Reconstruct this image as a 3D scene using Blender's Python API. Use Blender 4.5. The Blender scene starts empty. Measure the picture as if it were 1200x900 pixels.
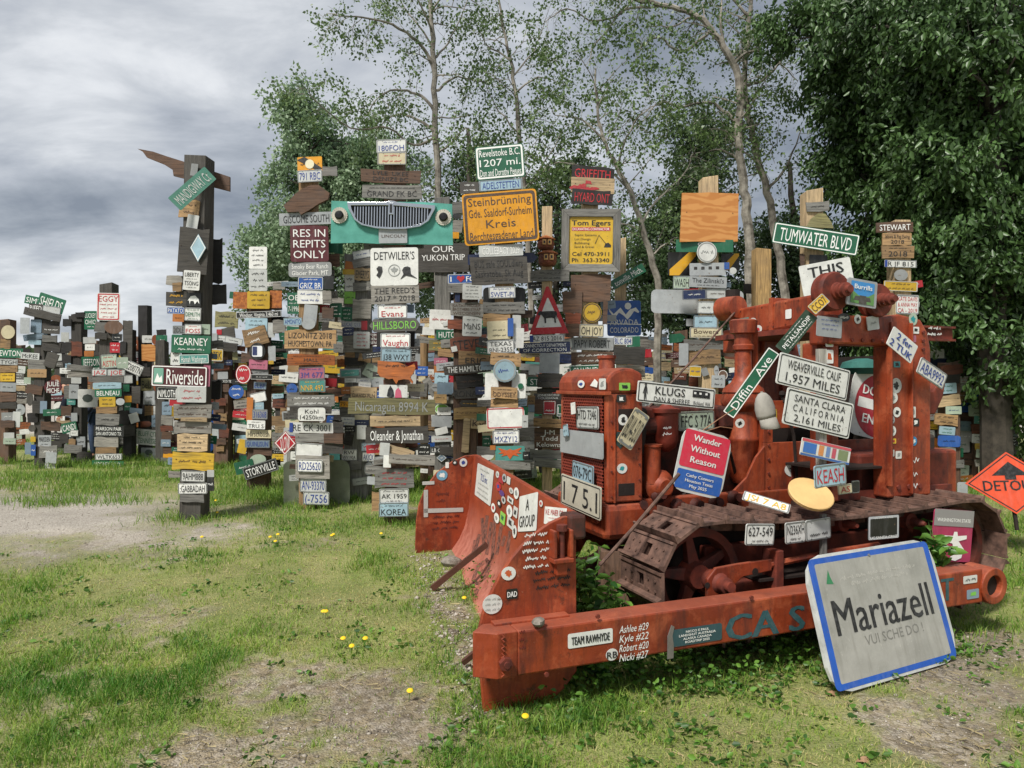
import bpy, math, random
import numpy as np
from mathutils import Vector, Matrix
R = math.radians
SC = bpy.context.scene
COL = SC.collection
F = 832.0          # focal length in photograph pixels
EYE = 1.5

# ---------------------------------------------------------------- camera, sky, sun, exposure
cam_data = bpy.data.cameras.new('camera')
cam_data.sensor_width = 36; cam_data.lens = 36 * F / 1200; cam_data.clip_end = 3000; cam_data.clip_start = 0.05
cam = bpy.data.objects.new('camera', cam_data); COL.objects.link(cam)
cam.location = (0, 0, EYE); cam.rotation_euler = (R(90), 0, 0)
SC.camera = cam
SC.view_settings.view_transform = 'Standard'; SC.view_settings.look = 'None'
SC.view_settings.exposure = 0.85; SC.view_settings.gamma = 1
SC.render.engine = 'CYCLES'
SC.cycles.use_denoising = True
SC.cycles.max_bounces = 6; SC.cycles.diffuse_bounces = 3; SC.cycles.transparent_max_bounces = 6
SUN_EL, SUN_AZ = 52, 215     # degrees; azimuth clockwise from +Y: behind and left of the camera
W_ = bpy.data.worlds.new('World'); SC.world = W_; W_.use_nodes = True
SKY = (21.0, 8.0, -15)
def world():
    nt = W_.node_tree; N = nt.nodes; L = nt.links; N.clear()
    def n(t, **k):
        o = N.new(t)
        for a, b in k.items(): setattr(o, a, b)
        return o
    def math_(op, a, b=None):
        m = n('ShaderNodeMath', operation=op)
        for i, v in enumerate((a, b)):
            if v is None: continue
            if isinstance(v, (int, float)): m.inputs[i].default_value = v
            else: L.new(v, m.inputs[i])
        return m.outputs[0]
    sky = n('ShaderNodeTexSky', sky_type='NISHITA', sun_disc=False, sun_elevation=R(SUN_EL), sun_rotation=R(SUN_AZ))
    skys = n('ShaderNodeMix', data_type='RGBA', blend_type='MULTIPLY'); skys.inputs[0].default_value = 1
    L.new(sky.outputs[0], skys.inputs[6]); skys.inputs[7].default_value = (1, 1, 1, 1)
    tc = n('ShaderNodeTexCoord'); sep = n('ShaderNodeSeparateXYZ'); L.new(tc.outputs['Generated'], sep.inputs[0])
    x, y, z = sep.outputs
    zz = math_('MAXIMUM', z, 0.0)
    den = math_('ADD', zz, 0.24)
    comb = n('ShaderNodeCombineXYZ'); L.new(math_('DIVIDE', x, den), comb.inputs[0]); L.new(math_('DIVIDE', y, den), comb.inputs[1])
    mp = n('ShaderNodeMapping'); L.new(comb.outputs[0], mp.inputs[0])
    mp.inputs['Rotation'].default_value = (0, 0, R(SKY[2])); mp.inputs['Scale'].default_value = (.8, 1.15, 1); mp.inputs['Location'].default_value = (SKY[0], SKY[1], 0)
    n1 = n('ShaderNodeTexNoise'); n1.inputs['Scale'].default_value = 1.0; n1.inputs['Detail'].default_value = 6; n1.inputs['Roughness'].default_value = .48; n1.inputs['Distortion'].default_value = .3
    L.new(mp.outputs[0], n1.inputs['Vector'])
    n2 = n('ShaderNodeTexNoise'); n2.inputs['Scale'].default_value = 3.4; n2.inputs['Detail'].default_value = 9; n2.inputs['Roughness'].default_value = .58; n2.inputs['Distortion'].default_value = .25
    L.new(mp.outputs[0], n2.inputs['Vector'])
    s = math_('ADD', math_('MULTIPLY', n1.outputs[0], .62), math_('MULTIPLY', n2.outputs[0], .38))
    # brighter towards the horizon, where the cloud deck thins
    s2 = math_('ADD', s, math_('MULTIPLY', math_('POWER', math_('SUBTRACT', 1.0, zz), 7.0), .12))
    cr = n('ShaderNodeValToRGB'); L.new(s2, cr.inputs[0])
    e = cr.color_ramp.elements
    e[0].position = .42; e[0].color = (.135, .152, .18, 1)
    e[1].position = .665; e[1].color = (.49, .50, .51, 1)
    for p, c in ((.48, (.20, .218, .245, 1)), (.535, (.275, .292, .32, 1)), (.585, (.35, .365, .385, 1)), (.63, (.44, .452, .468, 1))):
        q = e.new(p); q.color = c
    # Background strength 0.1 for the sky; the clouds are given ten times their value to match
    up = n('ShaderNodeMix', data_type='RGBA', blend_type='MULTIPLY'); up.inputs[0].default_value = 1
    L.new(cr.outputs[0], up.inputs[6]); up.inputs[7].default_value = (10, 10, 10, 1)
    mx = n('ShaderNodeMix', data_type='RGBA'); mx.inputs[0].default_value = .93
    L.new(skys.outputs[2], mx.inputs[6]); L.new(up.outputs[2], mx.inputs[7])
    bg = n('ShaderNodeBackground'); bg.inputs[1].default_value = .1; L.new(mx.outputs[2], bg.inputs[0])
    out = n('ShaderNodeOutputWorld'); L.new(bg.outputs[0], out.inputs[0])
world()
sun_data = bpy.data.lights.new('sun', 'SUN'); sun_data.energy = 2.7; sun_data.angle = R(10); sun_data.color = (1, .96, .9)
sun = bpy.data.objects.new('sun', sun_data); COL.objects.link(sun)
_d = Vector((math.sin(R(SUN_AZ)) * math.cos(R(SUN_EL)), math.cos(R(SUN_AZ)) * math.cos(R(SUN_EL)), math.sin(R(SUN_EL))))
sun.rotation_euler = _d.to_track_quat('Z', 'Y').to_euler()

# ---------------------------------------------------------------- helpers
def PX(px, py, Y):
    "point at distance Y seen at photograph pixel (px, py)"
    return Vector(((px - 600) / F * Y, Y, EYE - (py - 450) / F * Y))
def ray(px, py): return Vector(((px - 600) / F, 1, -(py - 450) / F))
EYEP = Vector((0, 0, EYE))
def hit(px, py, p, n):
    r = ray(px, py); return EYEP + r * ((Vector(p) - EYEP).dot(n) / r.dot(n))
def lin(c):
    return tuple((x / 12.92 if x <= .04045 else ((x + .055) / 1.055) ** 2.4) for x in c)
def hx(h): return lin(tuple(int(h[i:i + 2], 16) / 255 for i in (0, 2, 4)))

def tag(o, label=None, cat=None, group=None, kind=None):
    if label: o['label'] = label
    if cat: o['category'] = cat
    if group: o['group'] = group
    if kind: o['kind'] = kind
    return o
def empty(name, loc=(0, 0, 0), rz=0, parent=None):
    o = bpy.data.objects.new(name, None); COL.objects.link(o); o.location = loc; o.rotation_euler = (0, 0, rz)
    o.empty_display_size = .1
    if parent: o.parent = parent
    return o
class MB:
    def __init__(s): s.v = []; s.f = []
    def add(s, vs, fs, M=None):
        b = len(s.v)
        s.v += [tuple(M @ Vector(v)) for v in vs] if M else [tuple(v) for v in vs]
        s.f += [tuple(b + i for i in f) for f in fs]; return s
    def box(s, x0, x1, y0, y1, z0, z1, M=None):
        return s.add([(x0,y0,z0),(x1,y0,z0),(x1,y1,z0),(x0,y1,z0),(x0,y0,z1),(x1,y0,z1),(x1,y1,z1),(x0,y1,z1)],
            [(0,3,2,1),(4,5,6,7),(0,1,5,4),(1,2,6,5),(2,3,7,6),(3,0,4,7)], M)
    def cyl(s, p0, p1, r0, r1=None, n=12, caps=True):
        p0 = Vector(p0); p1 = Vector(p1); r1 = r0 if r1 is None else r1
        d = (p1 - p0).normalized(); a = d.orthogonal().normalized(); b = d.cross(a)
        vs = []
        for p, r in ((p0, r0), (p1, r1)):
            for i in range(n):
                t = 2 * math.pi * i / n; vs.append(p + a * (r * math.cos(t)) + b * (r * math.sin(t)))
        fs = [(i, (i + 1) % n, n + (i + 1) % n, n + i) for i in range(n)]
        if caps: fs += [tuple(range(n - 1, -1, -1)), tuple(range(n, 2 * n))]
        return s.add(vs, fs)
    def lathe(s, p0, axis, prof, n=16):
        "prof = [(distance along the axis, radius)]"
        p0 = Vector(p0); d = Vector(axis).normalized(); a = d.orthogonal().normalized(); b = d.cross(a); vs = []
        for h, r in prof:
            for i in range(n):
                t = 2 * math.pi * i / n; vs.append(p0 + d * h + a * (r * math.cos(t)) + b * (r * math.sin(t)))
        fs = []
        for k in range(len(prof) - 1):
            fs += [(k*n+i, k*n+(i+1)%n, (k+1)*n+(i+1)%n, (k+1)*n+i) for i in range(n)]
        fs += [tuple(range(n-1, -1, -1)), tuple(range((len(prof)-1)*n, len(prof)*n))]
        return s.add(vs, fs)
    def tube(s, pts, rad, n=6):
        pts = [Vector(p) for p in pts]; m = len(pts)
        if not hasattr(rad, '__len__'): rad = [rad] * m
        vs = []; ref = None
        for i, p in enumerate(pts):
            d = (pts[min(i+1, m-1)] - pts[max(i-1, 0)]).normalized()
            a = d.orthogonal().normalized() if ref is None else (ref - d * ref.dot(d)).normalized()
            ref = a; b = d.cross(a)
            for k in range(n):
                t = 2*math.pi*k/n; vs.append(p + a*(rad[i]*math.cos(t)) + b*(rad[i]*math.sin(t)))
        fs = [(i*n+k, i*n+(k+1)%n, (i+1)*n+(k+1)%n, (i+1)*n+k) for i in range(m-1) for k in range(n)]
        fs += [tuple(range(n-1, -1, -1)), tuple(range((m-1)*n, m*n))]
        return s.add(vs, fs)
    def prism(s, poly, y0, y1, M=None):
        "poly in the x-z plane (counter-clockwise seen from -y), extruded y0..y1"
        n = len(poly)
        vs = [(x, y0, z) for x, z in poly] + [(x, y1, z) for x, z in poly]
        fs = [tuple(range(n)), tuple(range(2*n-1, n-1, -1))] + [(i, n+i, n+(i+1)%n, (i+1)%n) for i in range(n)]
        return s.add(vs, fs, M)
    def flat(s, poly, y, M=None): return s.add([(x, y, z) for x, z in poly], [tuple(range(len(poly)))], M)
    def build(s, name, mat, parent=None, smooth=False, bevel=0, loc=None):
        me = bpy.data.meshes.new(name); me.from_pydata(s.v, [], s.f); me.update()
        if mat: me.materials.append(mat)
        if smooth:
            me.polygons.foreach_set('use_smooth', [True] * len(me.polygons)); me.set_sharp_from_angle(angle=R(38))
        o = bpy.data.objects.new(name, me); COL.objects.link(o)
        if parent: o.parent = parent
        if loc: o.location = loc
        if bevel:
            m = o.modifiers.new('bevel', 'BEVEL'); m.width = bevel; m.segments = 2; m.limit_method = 'ANGLE'
        return o
def rrect(w, h, r, n=3, cx=0, cz=0):
    r = min(r, w/2 - 1e-4, h/2 - 1e-4); pts = []
    for (sx, sz, a0) in ((1, -1, -90), (1, 1, 0), (-1, 1, 90), (-1, -1, 180)):
        for k in range(n + 1):
            a = R(a0 + 90 * k / n); pts.append((cx + sx*(w/2-r) + r*math.cos(a), cz + sz*(h/2-r) + r*math.sin(a)))
    return pts
def ellipse(w, h, n=24, cx=0, cz=0): return [(cx + w/2*math.cos(2*math.pi*i/n), cz + h/2*math.sin(2*math.pi*i/n)) for i in range(n)]
def ring(mb, outer, inner, y):
    n = len(outer)
    mb.add([(x, y, z) for x, z in outer] + [(x, y, z) for x, z in inner], [(i, (i+1)%n, n+(i+1)%n, n+i) for i in range(n)])
    return mb
# flat lettering, from the built-in font
_fc = bpy.data.curves.new('lettering', 'FONT'); _fc.resolution_u = 2
_fo = bpy.data.objects.new('lettering', _fc); _tc = {}
def glyphs(txt, bold=0, shear=0):
    bold = 0; k = (txt, bold, shear)
    if k not in _tc:
        _fc.body = txt; _fc.offset = bold; _fc.shear = shear
        m = _fo.to_mesh(); vs = np.array([v.co[:2] for v in m.vertices]) if len(m.vertices) else np.zeros((0, 2))
        fs = [tuple(p.vertices) for p in m.polygons]; _fo.to_mesh_clear()
        if len(vs):
            lo = vs.min(0); hi = vs.max(0); cap = .72
            asp = (hi[0] - lo[0]) / cap
            vs = np.stack([(vs[:, 0] - lo[0]) / (hi[0] - lo[0]), vs[:, 1] / cap], 1)
        else: asp = 1
        _tc[k] = (vs, fs, asp)
    return _tc[k]
def put_text(mb, txt, cx, cz, w, h, y, bold=.004, shear=0, rot=0, stretch=1.25):
    vs, fs, asp = glyphs(txt, bold, shear)
    if not len(vs): return
    W = min(w, asp * h * stretch); ca, sa = math.cos(rot), math.sin(rot)
    n = 1 if bold < .01 else 3           # heavier strokes: the same letters again, a hair to either side
    for k in range(n):
        sh = (0, -1, 1)[k]*bold*h*1.1; out = []
        for x, z in vs:
            X = (x - .5) * W + sh; Z = (z - .5) * h
            out.append((cx + X*ca - Z*sa, y - k*.0004, cz + X*sa + Z*ca))
        mb.add(out, fs)
def scribble(mb, rng, cx, cz, w, h, y, words=2, t=None):
    "an illegible line of hand lettering as thin strokes"
    t = t or h * .13; x = cx - w/2; x1 = cx + w/2
    while x < x1 - h*.3:
        L = min(rng.uniform(1.2, 3.6) * h, x1 - x); p = (x, cz + rng.uniform(-.3, .3)*h)
        k = max(3, int(L / (h * .24)))
        for i in range(k):
            q = (x + L*(i+1)/k, cz + (1 if i % 2 else -1) * rng.uniform(.08, .5) * h)
            dx, dz = q[0]-p[0], q[1]-p[1]; l = math.hypot(dx, dz) or 1; nx, nz = -dz/l*t/2, dx/l*t/2
            mb.add([(p[0]-nx, y, p[1]-nz), (q[0]-nx, y, q[1]-nz), (q[0]+nx, y, q[1]+nz), (p[0]+nx, y, p[1]+nz)], [(0, 1, 2, 3)])
            p = q
        x += L + h * .55

# ---------------------------------------------------------------- materials
_mats = {}
def _nodes(name):
    m = bpy.data.materials.new(name); m.use_nodes = True; nt = m.node_tree
    b = nt.nodes['Principled BSDF']; return m, nt, b
def _mixc(nt, fac, a, b, bt='MIX'):
    x = nt.nodes.new('ShaderNodeMix'); x.data_type = 'RGBA'; x.blend_type = bt
    for s, v in ((0, fac), (6, a), (7, b)):
        if isinstance(v, (int, float)): x.inputs[s].default_value = v
        elif isinstance(v, tuple): x.inputs[s].default_value = (*v[:3], 1)
        else: nt.links.new(v, x.inputs[s])
    return x.outputs[2]
def _noise(nt, vec, scale, detail=4, rough=.55, dist=0):
    n = nt.nodes.new('ShaderNodeTexNoise'); n.inputs['Scale'].default_value = scale; n.inputs['Detail'].default_value = detail
    n.inputs['Roughness'].default_value = rough; n.inputs['Distortion'].default_value = dist
    if vec is not None: nt.links.new(vec, n.inputs['Vector'])
    return n.outputs[0]
def _ramp(nt, fac, stops):
    r = nt.nodes.new('ShaderNodeValToRGB'); nt.links.new(fac, r.inputs[0]); e = r.color_ramp.elements
    while len(e) < len(stops): e.new(.5)
    for q, (p, c) in zip(e, stops): q.position = p; q.color = (*c[:3], 1) if hasattr(c, '__len__') else (c, c, c, 1)
    return r.outputs[0]
def _vec(nt, scale=(1, 1, 1), rnd=True):
    tc = nt.nodes.new('ShaderNodeTexCoord'); mp = nt.nodes.new('ShaderNodeMapping'); mp.inputs['Scale'].default_value = scale
    nt.links.new(tc.outputs['Object'], mp.inputs[0])
    oi = nt.nodes.new('ShaderNodeObjectInfo')
    if rnd:
        m = nt.nodes.new('ShaderNodeVectorMath'); m.operation = 'SCALE'; m.inputs[3].default_value = 37
        c = nt.nodes.new('ShaderNodeCombineXYZ')
        for i in range(3): nt.links.new(oi.outputs['Random'], c.inputs[i])
        nt.links.new(c.outputs[0], m.inputs[0]); nt.links.new(m.outputs[0], mp.inputs['Location'])
    return mp.outputs[0], oi.outputs['Random'], tc.outputs['Object']
def _bump(nt, b, h, st=.3, d=.01):
    x = nt.nodes.new('ShaderNodeBump'); x.inputs['Strength'].default_value = st; x.inputs['Distance'].default_value = d
    nt.links.new(h, x.inputs['Height']); nt.links.new(x.outputs[0], b.inputs['Normal'])
def paint(col, rough=.5, dirt=.5, key=None):
    "sign enamel: faded, with streaks of grime and small rust spots"
    k = ('paint', col, rough, dirt)
    if k in _mats: return _mats[k]
    m, nt, b = _nodes('sign_paint'); c = hx(col)
    v, rnd, _ = _vec(nt)
    g = _ramp(nt, _noise(nt, v, 9, 7, .7), ((.36, 0), (.62, 1)))
    fade = tuple(min(1, x*.82 + .05) for x in c); dk = tuple(x*.55 + .012 for x in c)
    mul = nt.nodes.new('ShaderNodeMath'); mul.operation = 'MULTIPLY'; mul.inputs[1].default_value = dirt; nt.links.new(g, mul.inputs[0])
    a = _mixc(nt, mul.outputs[0], c, dk)
    v2, _, _ = _vec(nt, (1, 1, .3))
    g2 = _ramp(nt, _noise(nt, v2, 22, 3, .6), ((.5, 0), (.8, 1)))
    a = _mixc(nt, g2, a, fade)
    g3 = _ramp(nt, _noise(nt, v, 38, 2, .5), ((.69, 0), (.74, .7)))
    a = _mixc(nt, g3, a, (.16, .10, .06))
    hsv = nt.nodes.new('ShaderNodeHueSaturation'); nt.links.new(a, hsv.inputs['Color'])
    mr = nt.nodes.new('ShaderNodeMapRange'); mr.inputs[3].default_value = .82; mr.inputs[4].default_value = 1.1
    nt.links.new(rnd, mr.inputs[0]); nt.links.new(mr.outputs[0], hsv.inputs['Value'])
    nt.links.new(hsv.outputs[0], b.inputs['Base Color']); b.inputs['Roughness'].default_value = rough
    _mats[k] = m; return m
def ink(col):
    col = INK.get(col, col)
    k = ('ink', col)
    if k in _mats: return _mats[k]
    m, nt, b = _nodes('sign_ink'); c = hx(col); v, _, _ = _vec(nt)
    g = _ramp(nt, _noise(nt, v, 30, 4, .6), ((.45, 0), (.85, .55)))
    nt.links.new(_mixc(nt, g, c, tuple(x*.6 + .12 for x in c)), b.inputs['Base Color']); b.inputs['Roughness'].default_value = .6
    _mats[k] = m; return m
def wood(col, key='', scale=1.0, contrast=1.0, vertical=False):
    k = ('wood', col, vertical)
    if k in _mats: return _mats[k]
    m, nt, b = _nodes('weathered_wood'); c = hx(col)
    sc = (2.2, 30, 30) if not vertical else (30, 30, 2.0)
    v, rnd, _ = _vec(nt, sc)
    g = _noise(nt, v, 1.6, 6, .7, .6)
    g1 = _ramp(nt, g, ((.3, .25), (.5, .8), (.7, 1.25)))
    a = _mixc(nt, 1.0, tuple(c), g1, 'MULTIPLY')
    v2, _, _ = _vec(nt); n2 = _ramp(nt, _noise(nt, v2, 5, 4), ((.4, 0), (.75, .55)))
    a = _mixc(nt, n2, a, tuple(x*.35 + .05 for x in c))
    hsv = nt.nodes.new('ShaderNodeHueSaturation'); nt.links.new(a, hsv.inputs['Color'])
    mr = nt.nodes.new('ShaderNodeMapRange'); mr.inputs[3].default_value = .65; mr.inputs[4].default_value = 1.25
    nt.links.new(rnd, mr.inputs[0]); nt.links.new(mr.outputs[0], hsv.inputs['Value'])
    nt.links.new(hsv.outputs[0], b.inputs['Base Color']); b.inputs['Roughness'].default_value = .85
    _bump(nt, b, g, .5, .006)
    _mats[k] = m; return m
def simple(name, col, rough=.6, metal=0, var=.35, scale=9, bump=0, col2=None):
    k = ('s', name)
    if k in _mats: return _mats[k]
    m, nt, b = _nodes(name); c = hx(col); c2 = hx(col2) if col2 else tuple(x*(1-var) for x in c)
    v, _, _ = _vec(nt); g = _noise(nt, v, scale, 6, .65)
    nt.links.new(_mixc(nt, _ramp(nt, g, ((.36, 0), (.66, 1))), c, c2), b.inputs['Base Color'])
    b.inputs['Roughness'].default_value = rough; b.inputs['Metallic'].default_value = metal
    if bump: _bump(nt, b, g, bump, .01)
    _mats[k] = m; return m
def red_paint():
    "old red machine paint: chalky pink fading, darker scuffs, rust"
    if 'red' in _mats: return _mats['red']
    m, nt, b = _nodes('machine_red_paint')
    v, _, _ = _vec(nt, rnd=False)
    a = _mixc(nt, _ramp(nt, _noise(nt, v, 1.7, 9, .66), ((.36, 0), (.62, 1))), hx('9c4220'), hx('762a11'))
    a = _mixc(nt, _ramp(nt, _noise(nt, v, 5.5, 9, .7, .4), ((.5, 0), (.7, .75))), a, hx('b8623f'))
    vs, _, _ = _vec(nt, (1, 1, .16), rnd=False)      # runs of rust and grime down the sides
    a = _mixc(nt, _ramp(nt, _noise(nt, vs, 13, 6, .7), ((.47, 0), (.68, .75))), a, hx('43201a'))
    a = _mixc(nt, _ramp(nt, _noise(nt, v, 9, 9, .78), ((.57, 0), (.64, .75))), a, hx('4a271b'))
    a = _mixc(nt, _ramp(nt, _noise(nt, vs, 30, 5, .7), ((.6, 0), (.72, .4))), a, hx('7d4a38'))
    a = _mixc(nt, _ramp(nt, _noise(nt, v, 45, 5, .7), ((.66, 0), (.72, .5))), a, hx('b98a74'))
    # dust that settles on upward faces is a coat of its own
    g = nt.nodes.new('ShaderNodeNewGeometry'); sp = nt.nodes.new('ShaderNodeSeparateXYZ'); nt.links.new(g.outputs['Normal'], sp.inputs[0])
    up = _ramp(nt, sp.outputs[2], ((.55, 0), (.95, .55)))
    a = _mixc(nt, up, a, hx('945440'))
    nt.links.new(a, b.inputs['Base Color']); nt.links.new(_ramp(nt, _noise(nt, v, 6, 6, .7), ((.3, .38), (.7, .75))), b.inputs['Roughness'])
    _bump(nt, b, _noise(nt, v, 34, 6, .7), .35, .005)
    _mats['red'] = m; return m
# ---------------------------------------------------------------- signs
INK = dict(k='1c1c1c', w='e9e9e4', r='b3222a', b='27408a', g='1f6b45', y='d9a31c', n='4a3526', e='8d8f8c', G='7cc04a', o='c2561f', t='2a8f92', d='33332f')
PAL = dict(white='e6e6e0', pale='c4c6c2', grey='8f9190', cream='d8ccA8'.lower(), yellow='d0a92c', gold='eda414', green='1d6446', teal='4f9289', blue='2a5aa6', navy='1c2b52',
           lightblue='9fbcc8', red='b62530', maroon='571a20', black='20211f', orange='bd7434', lime='8fce55', greengrey='a9b8a4', bluegrey='7f93a3', rust='8c4a26', pink='b86a80', silver='a9adae')
WOODS = dict(grey='82807a', dark='4a4640', brown='6d5240', tan='b08d62', pale='c5ab84', orange='b06430', pine='d0aa70', redbrown='7c4530', palegrey='a8a399', black='2d2a28', mossy='8a8458')
MET = simple('galvanised_bolt', '9a9c9c', .4, .7)
SIGNS = []      # every sign: dict(o, post, cx, cy, w, h, text, desc)
rngS = random.Random(7)
class Post:
    def __init__(s, px, top, base, Y, width, desc, col='brown', lean=0, px_top=None, round_=False):
        s.px, s.top, s.base, s.Y, s.desc = px, top, base, Y, desc
        width = width*(.72 if Y > 11 and px < 200 else 1); s.w = width; s.items = []; s.n = 0
        X = (px - 600)/F*Y; zt = EYE - (top-450)/F*Y; zb = EYE - (base-450)/F*Y
        zb = min(zb, -.05)
        mb = MB(); r = rngS; w = width/2; H = zt - zb
        sec = [(-1,-1),(1,-1),(1,1),(-1,1)]
        dx = 0 if px_top is None else (px_top - px)/F*Y
        vs = []; K = 6
        for k in range(K):
            t = k/(K-1)
            for i in range(8 if round_ else 4):
                if round_: a = i*math.pi/4; qx, qy = math.cos(a), math.sin(a)
                else: qx, qy = sec[i]
                vs.append((qx*w*(1 + r.uniform(-.03, .03)) + dx*t, qy*w + r.uniform(-.004,.004), H*t + (r.uniform(-.02,.03) if k == K-1 else 0)))
        n = 8 if round_ else 4
        fs = [(k*n+i, k*n+(i+1)%n, (k+1)*n+(i+1)%n, (k+1)*n+i) for k in range(K-1) for i in range(n)] + [tuple(range(n-1,-1,-1)), tuple(range((K-1)*n, K*n))]
        mb.add(vs, fs)
        s.o = mb.build('sign_post', wood(WOODS[col], vertical=True), loc=(X, Y, zb), bevel=.006)
        tag(s.o, desc[0], 'post', 'wooden posts that carry the signs')
        s.short = desc[1]
        POSTS.append(s)
POSTS = []
def board_outline(w, h, rng, rough=.02):
    n = 5; j = min(h*.05, .012) + rough*.1; pts = []
    for i in range(n): pts.append((-w/2 + w*i/(n-1) + (rng.uniform(-j, j) if 0 < i < n-1 else rng.uniform(-j, j)*.8), -h/2 + rng.uniform(-j, j)))
    for i in range(n): pts.append((w/2 - w*i/(n-1) + rng.uniform(-j, j)*.8, h/2 + rng.uniform(-j, j)))
    return pts
MAPSHAPE = [(-.5,-.02),(-.42,-.2),(-.3,-.24),(-.2,-.3),(-.1,-.26),(0,-.5),(.05,-.33),(.2,-.28),(.33,-.3),(.42,-.48),(.44,-.38),(.36,-.2),(.44,-.02),(.5,.22),(.46,.42),(.4,.34),(.28,.26),(.22,.34),(.05,.44),(-.5,.5)]
def outline(kind, w, h, rng):
    if kind == 'P': return rrect(w, h, min(w, h)*.09, 2)
    if kind in 'MFQ': return rrect(w, h, min(w, h)*.06, 2)
    if kind == 'R': return rrect(w, h, min(w, h)*.2, 3)
    if kind == 'D': return ellipse(w, h, 20)
    if kind == 'X': return [(0,-h/2),(w/2,0),(0,h/2),(-w/2,0)]
    if kind == 'T': return [(-w/2,-h/2),(w/2,-h/2),(w/2*.06,h/2),(-w/2*.06,h/2)]
    if kind == 'O': return ellipse(w, h, 8)
    if kind == 'A': return [(-w/2,-h/2),(w/2-h/2,-h/2),(w/2,0),(w/2-h/2,h/2),(-w/2,h/2)]
    if kind == 'L': return [(-w/2,0),(-w/2+h/2,-h/2),(w/2,-h/2),(w/2,h/2),(-w/2+h/2,h/2)]
    if kind == 'H': return [(-w/2,0),(-w/2+h*.35,-h/2),(w/2-h*.35,-h/2),(w/2,0),(w/2-h*.35,h/2),(-w/2+h*.35,h/2)]
    if kind == 'U': return [(x*w, z*h) for x, z in MAPSHAPE]
    if kind == 'E': return [(-w/2,-h/2),(w/2,-h/2),(w*.42,-h*.1),(w*.18,h/2),(-w*.1,h/2),(-w*.35,h*.1)]
    return board_outline(w, h, rng)
def plywood():
    if 'ply' in _mats: return _mats['ply']
    m, nt, b = _nodes('plywood'); v, _, _ = _vec(nt, (1.2, 1, 3.2))
    w = nt.nodes.new('ShaderNodeTexWave'); w.wave_type = 'RINGS'; w.inputs['Scale'].default_value = 1.6; w.inputs['Distortion'].default_value = 14; w.inputs['Detail'].default_value = 3; nt.links.new(v, w.inputs['Vector'])
    a = _mixc(nt, _ramp(nt, w.outputs[0], ((.2, 0), (.75, 1))), hx('b5763a'), hx('c68b4d')); nt.links.new(a, b.inputs['Base Color']); b.inputs['Roughness'].default_value = .75
    _mats['ply'] = m; return m
NAMES = dict(P='licence_plate', M='metal_sign', F='framed_sign', Q='paper_notice', R='rounded_sign', D='round_sign', X='diamond_sign', T='warning_sign', O='octagonal_sign', A='arrow_sign', L='arrow_sign',
             H='wooden_sign', U='map_board', E='small_roof', B='wooden_board', C='block')
NOUN = dict(P='licence plate', M='metal sign', F='framed sign', Q='paper notice', R='rounded sign', D='round sign', X='diamond sign', T='triangular sign', O='octagonal sign', A='arrow sign', L='arrow sign',
            H='pointed wooden sign', U='wooden board cut like a country map', E='small wooden roof piece', B='wooden board', C='wooden block')
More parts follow.
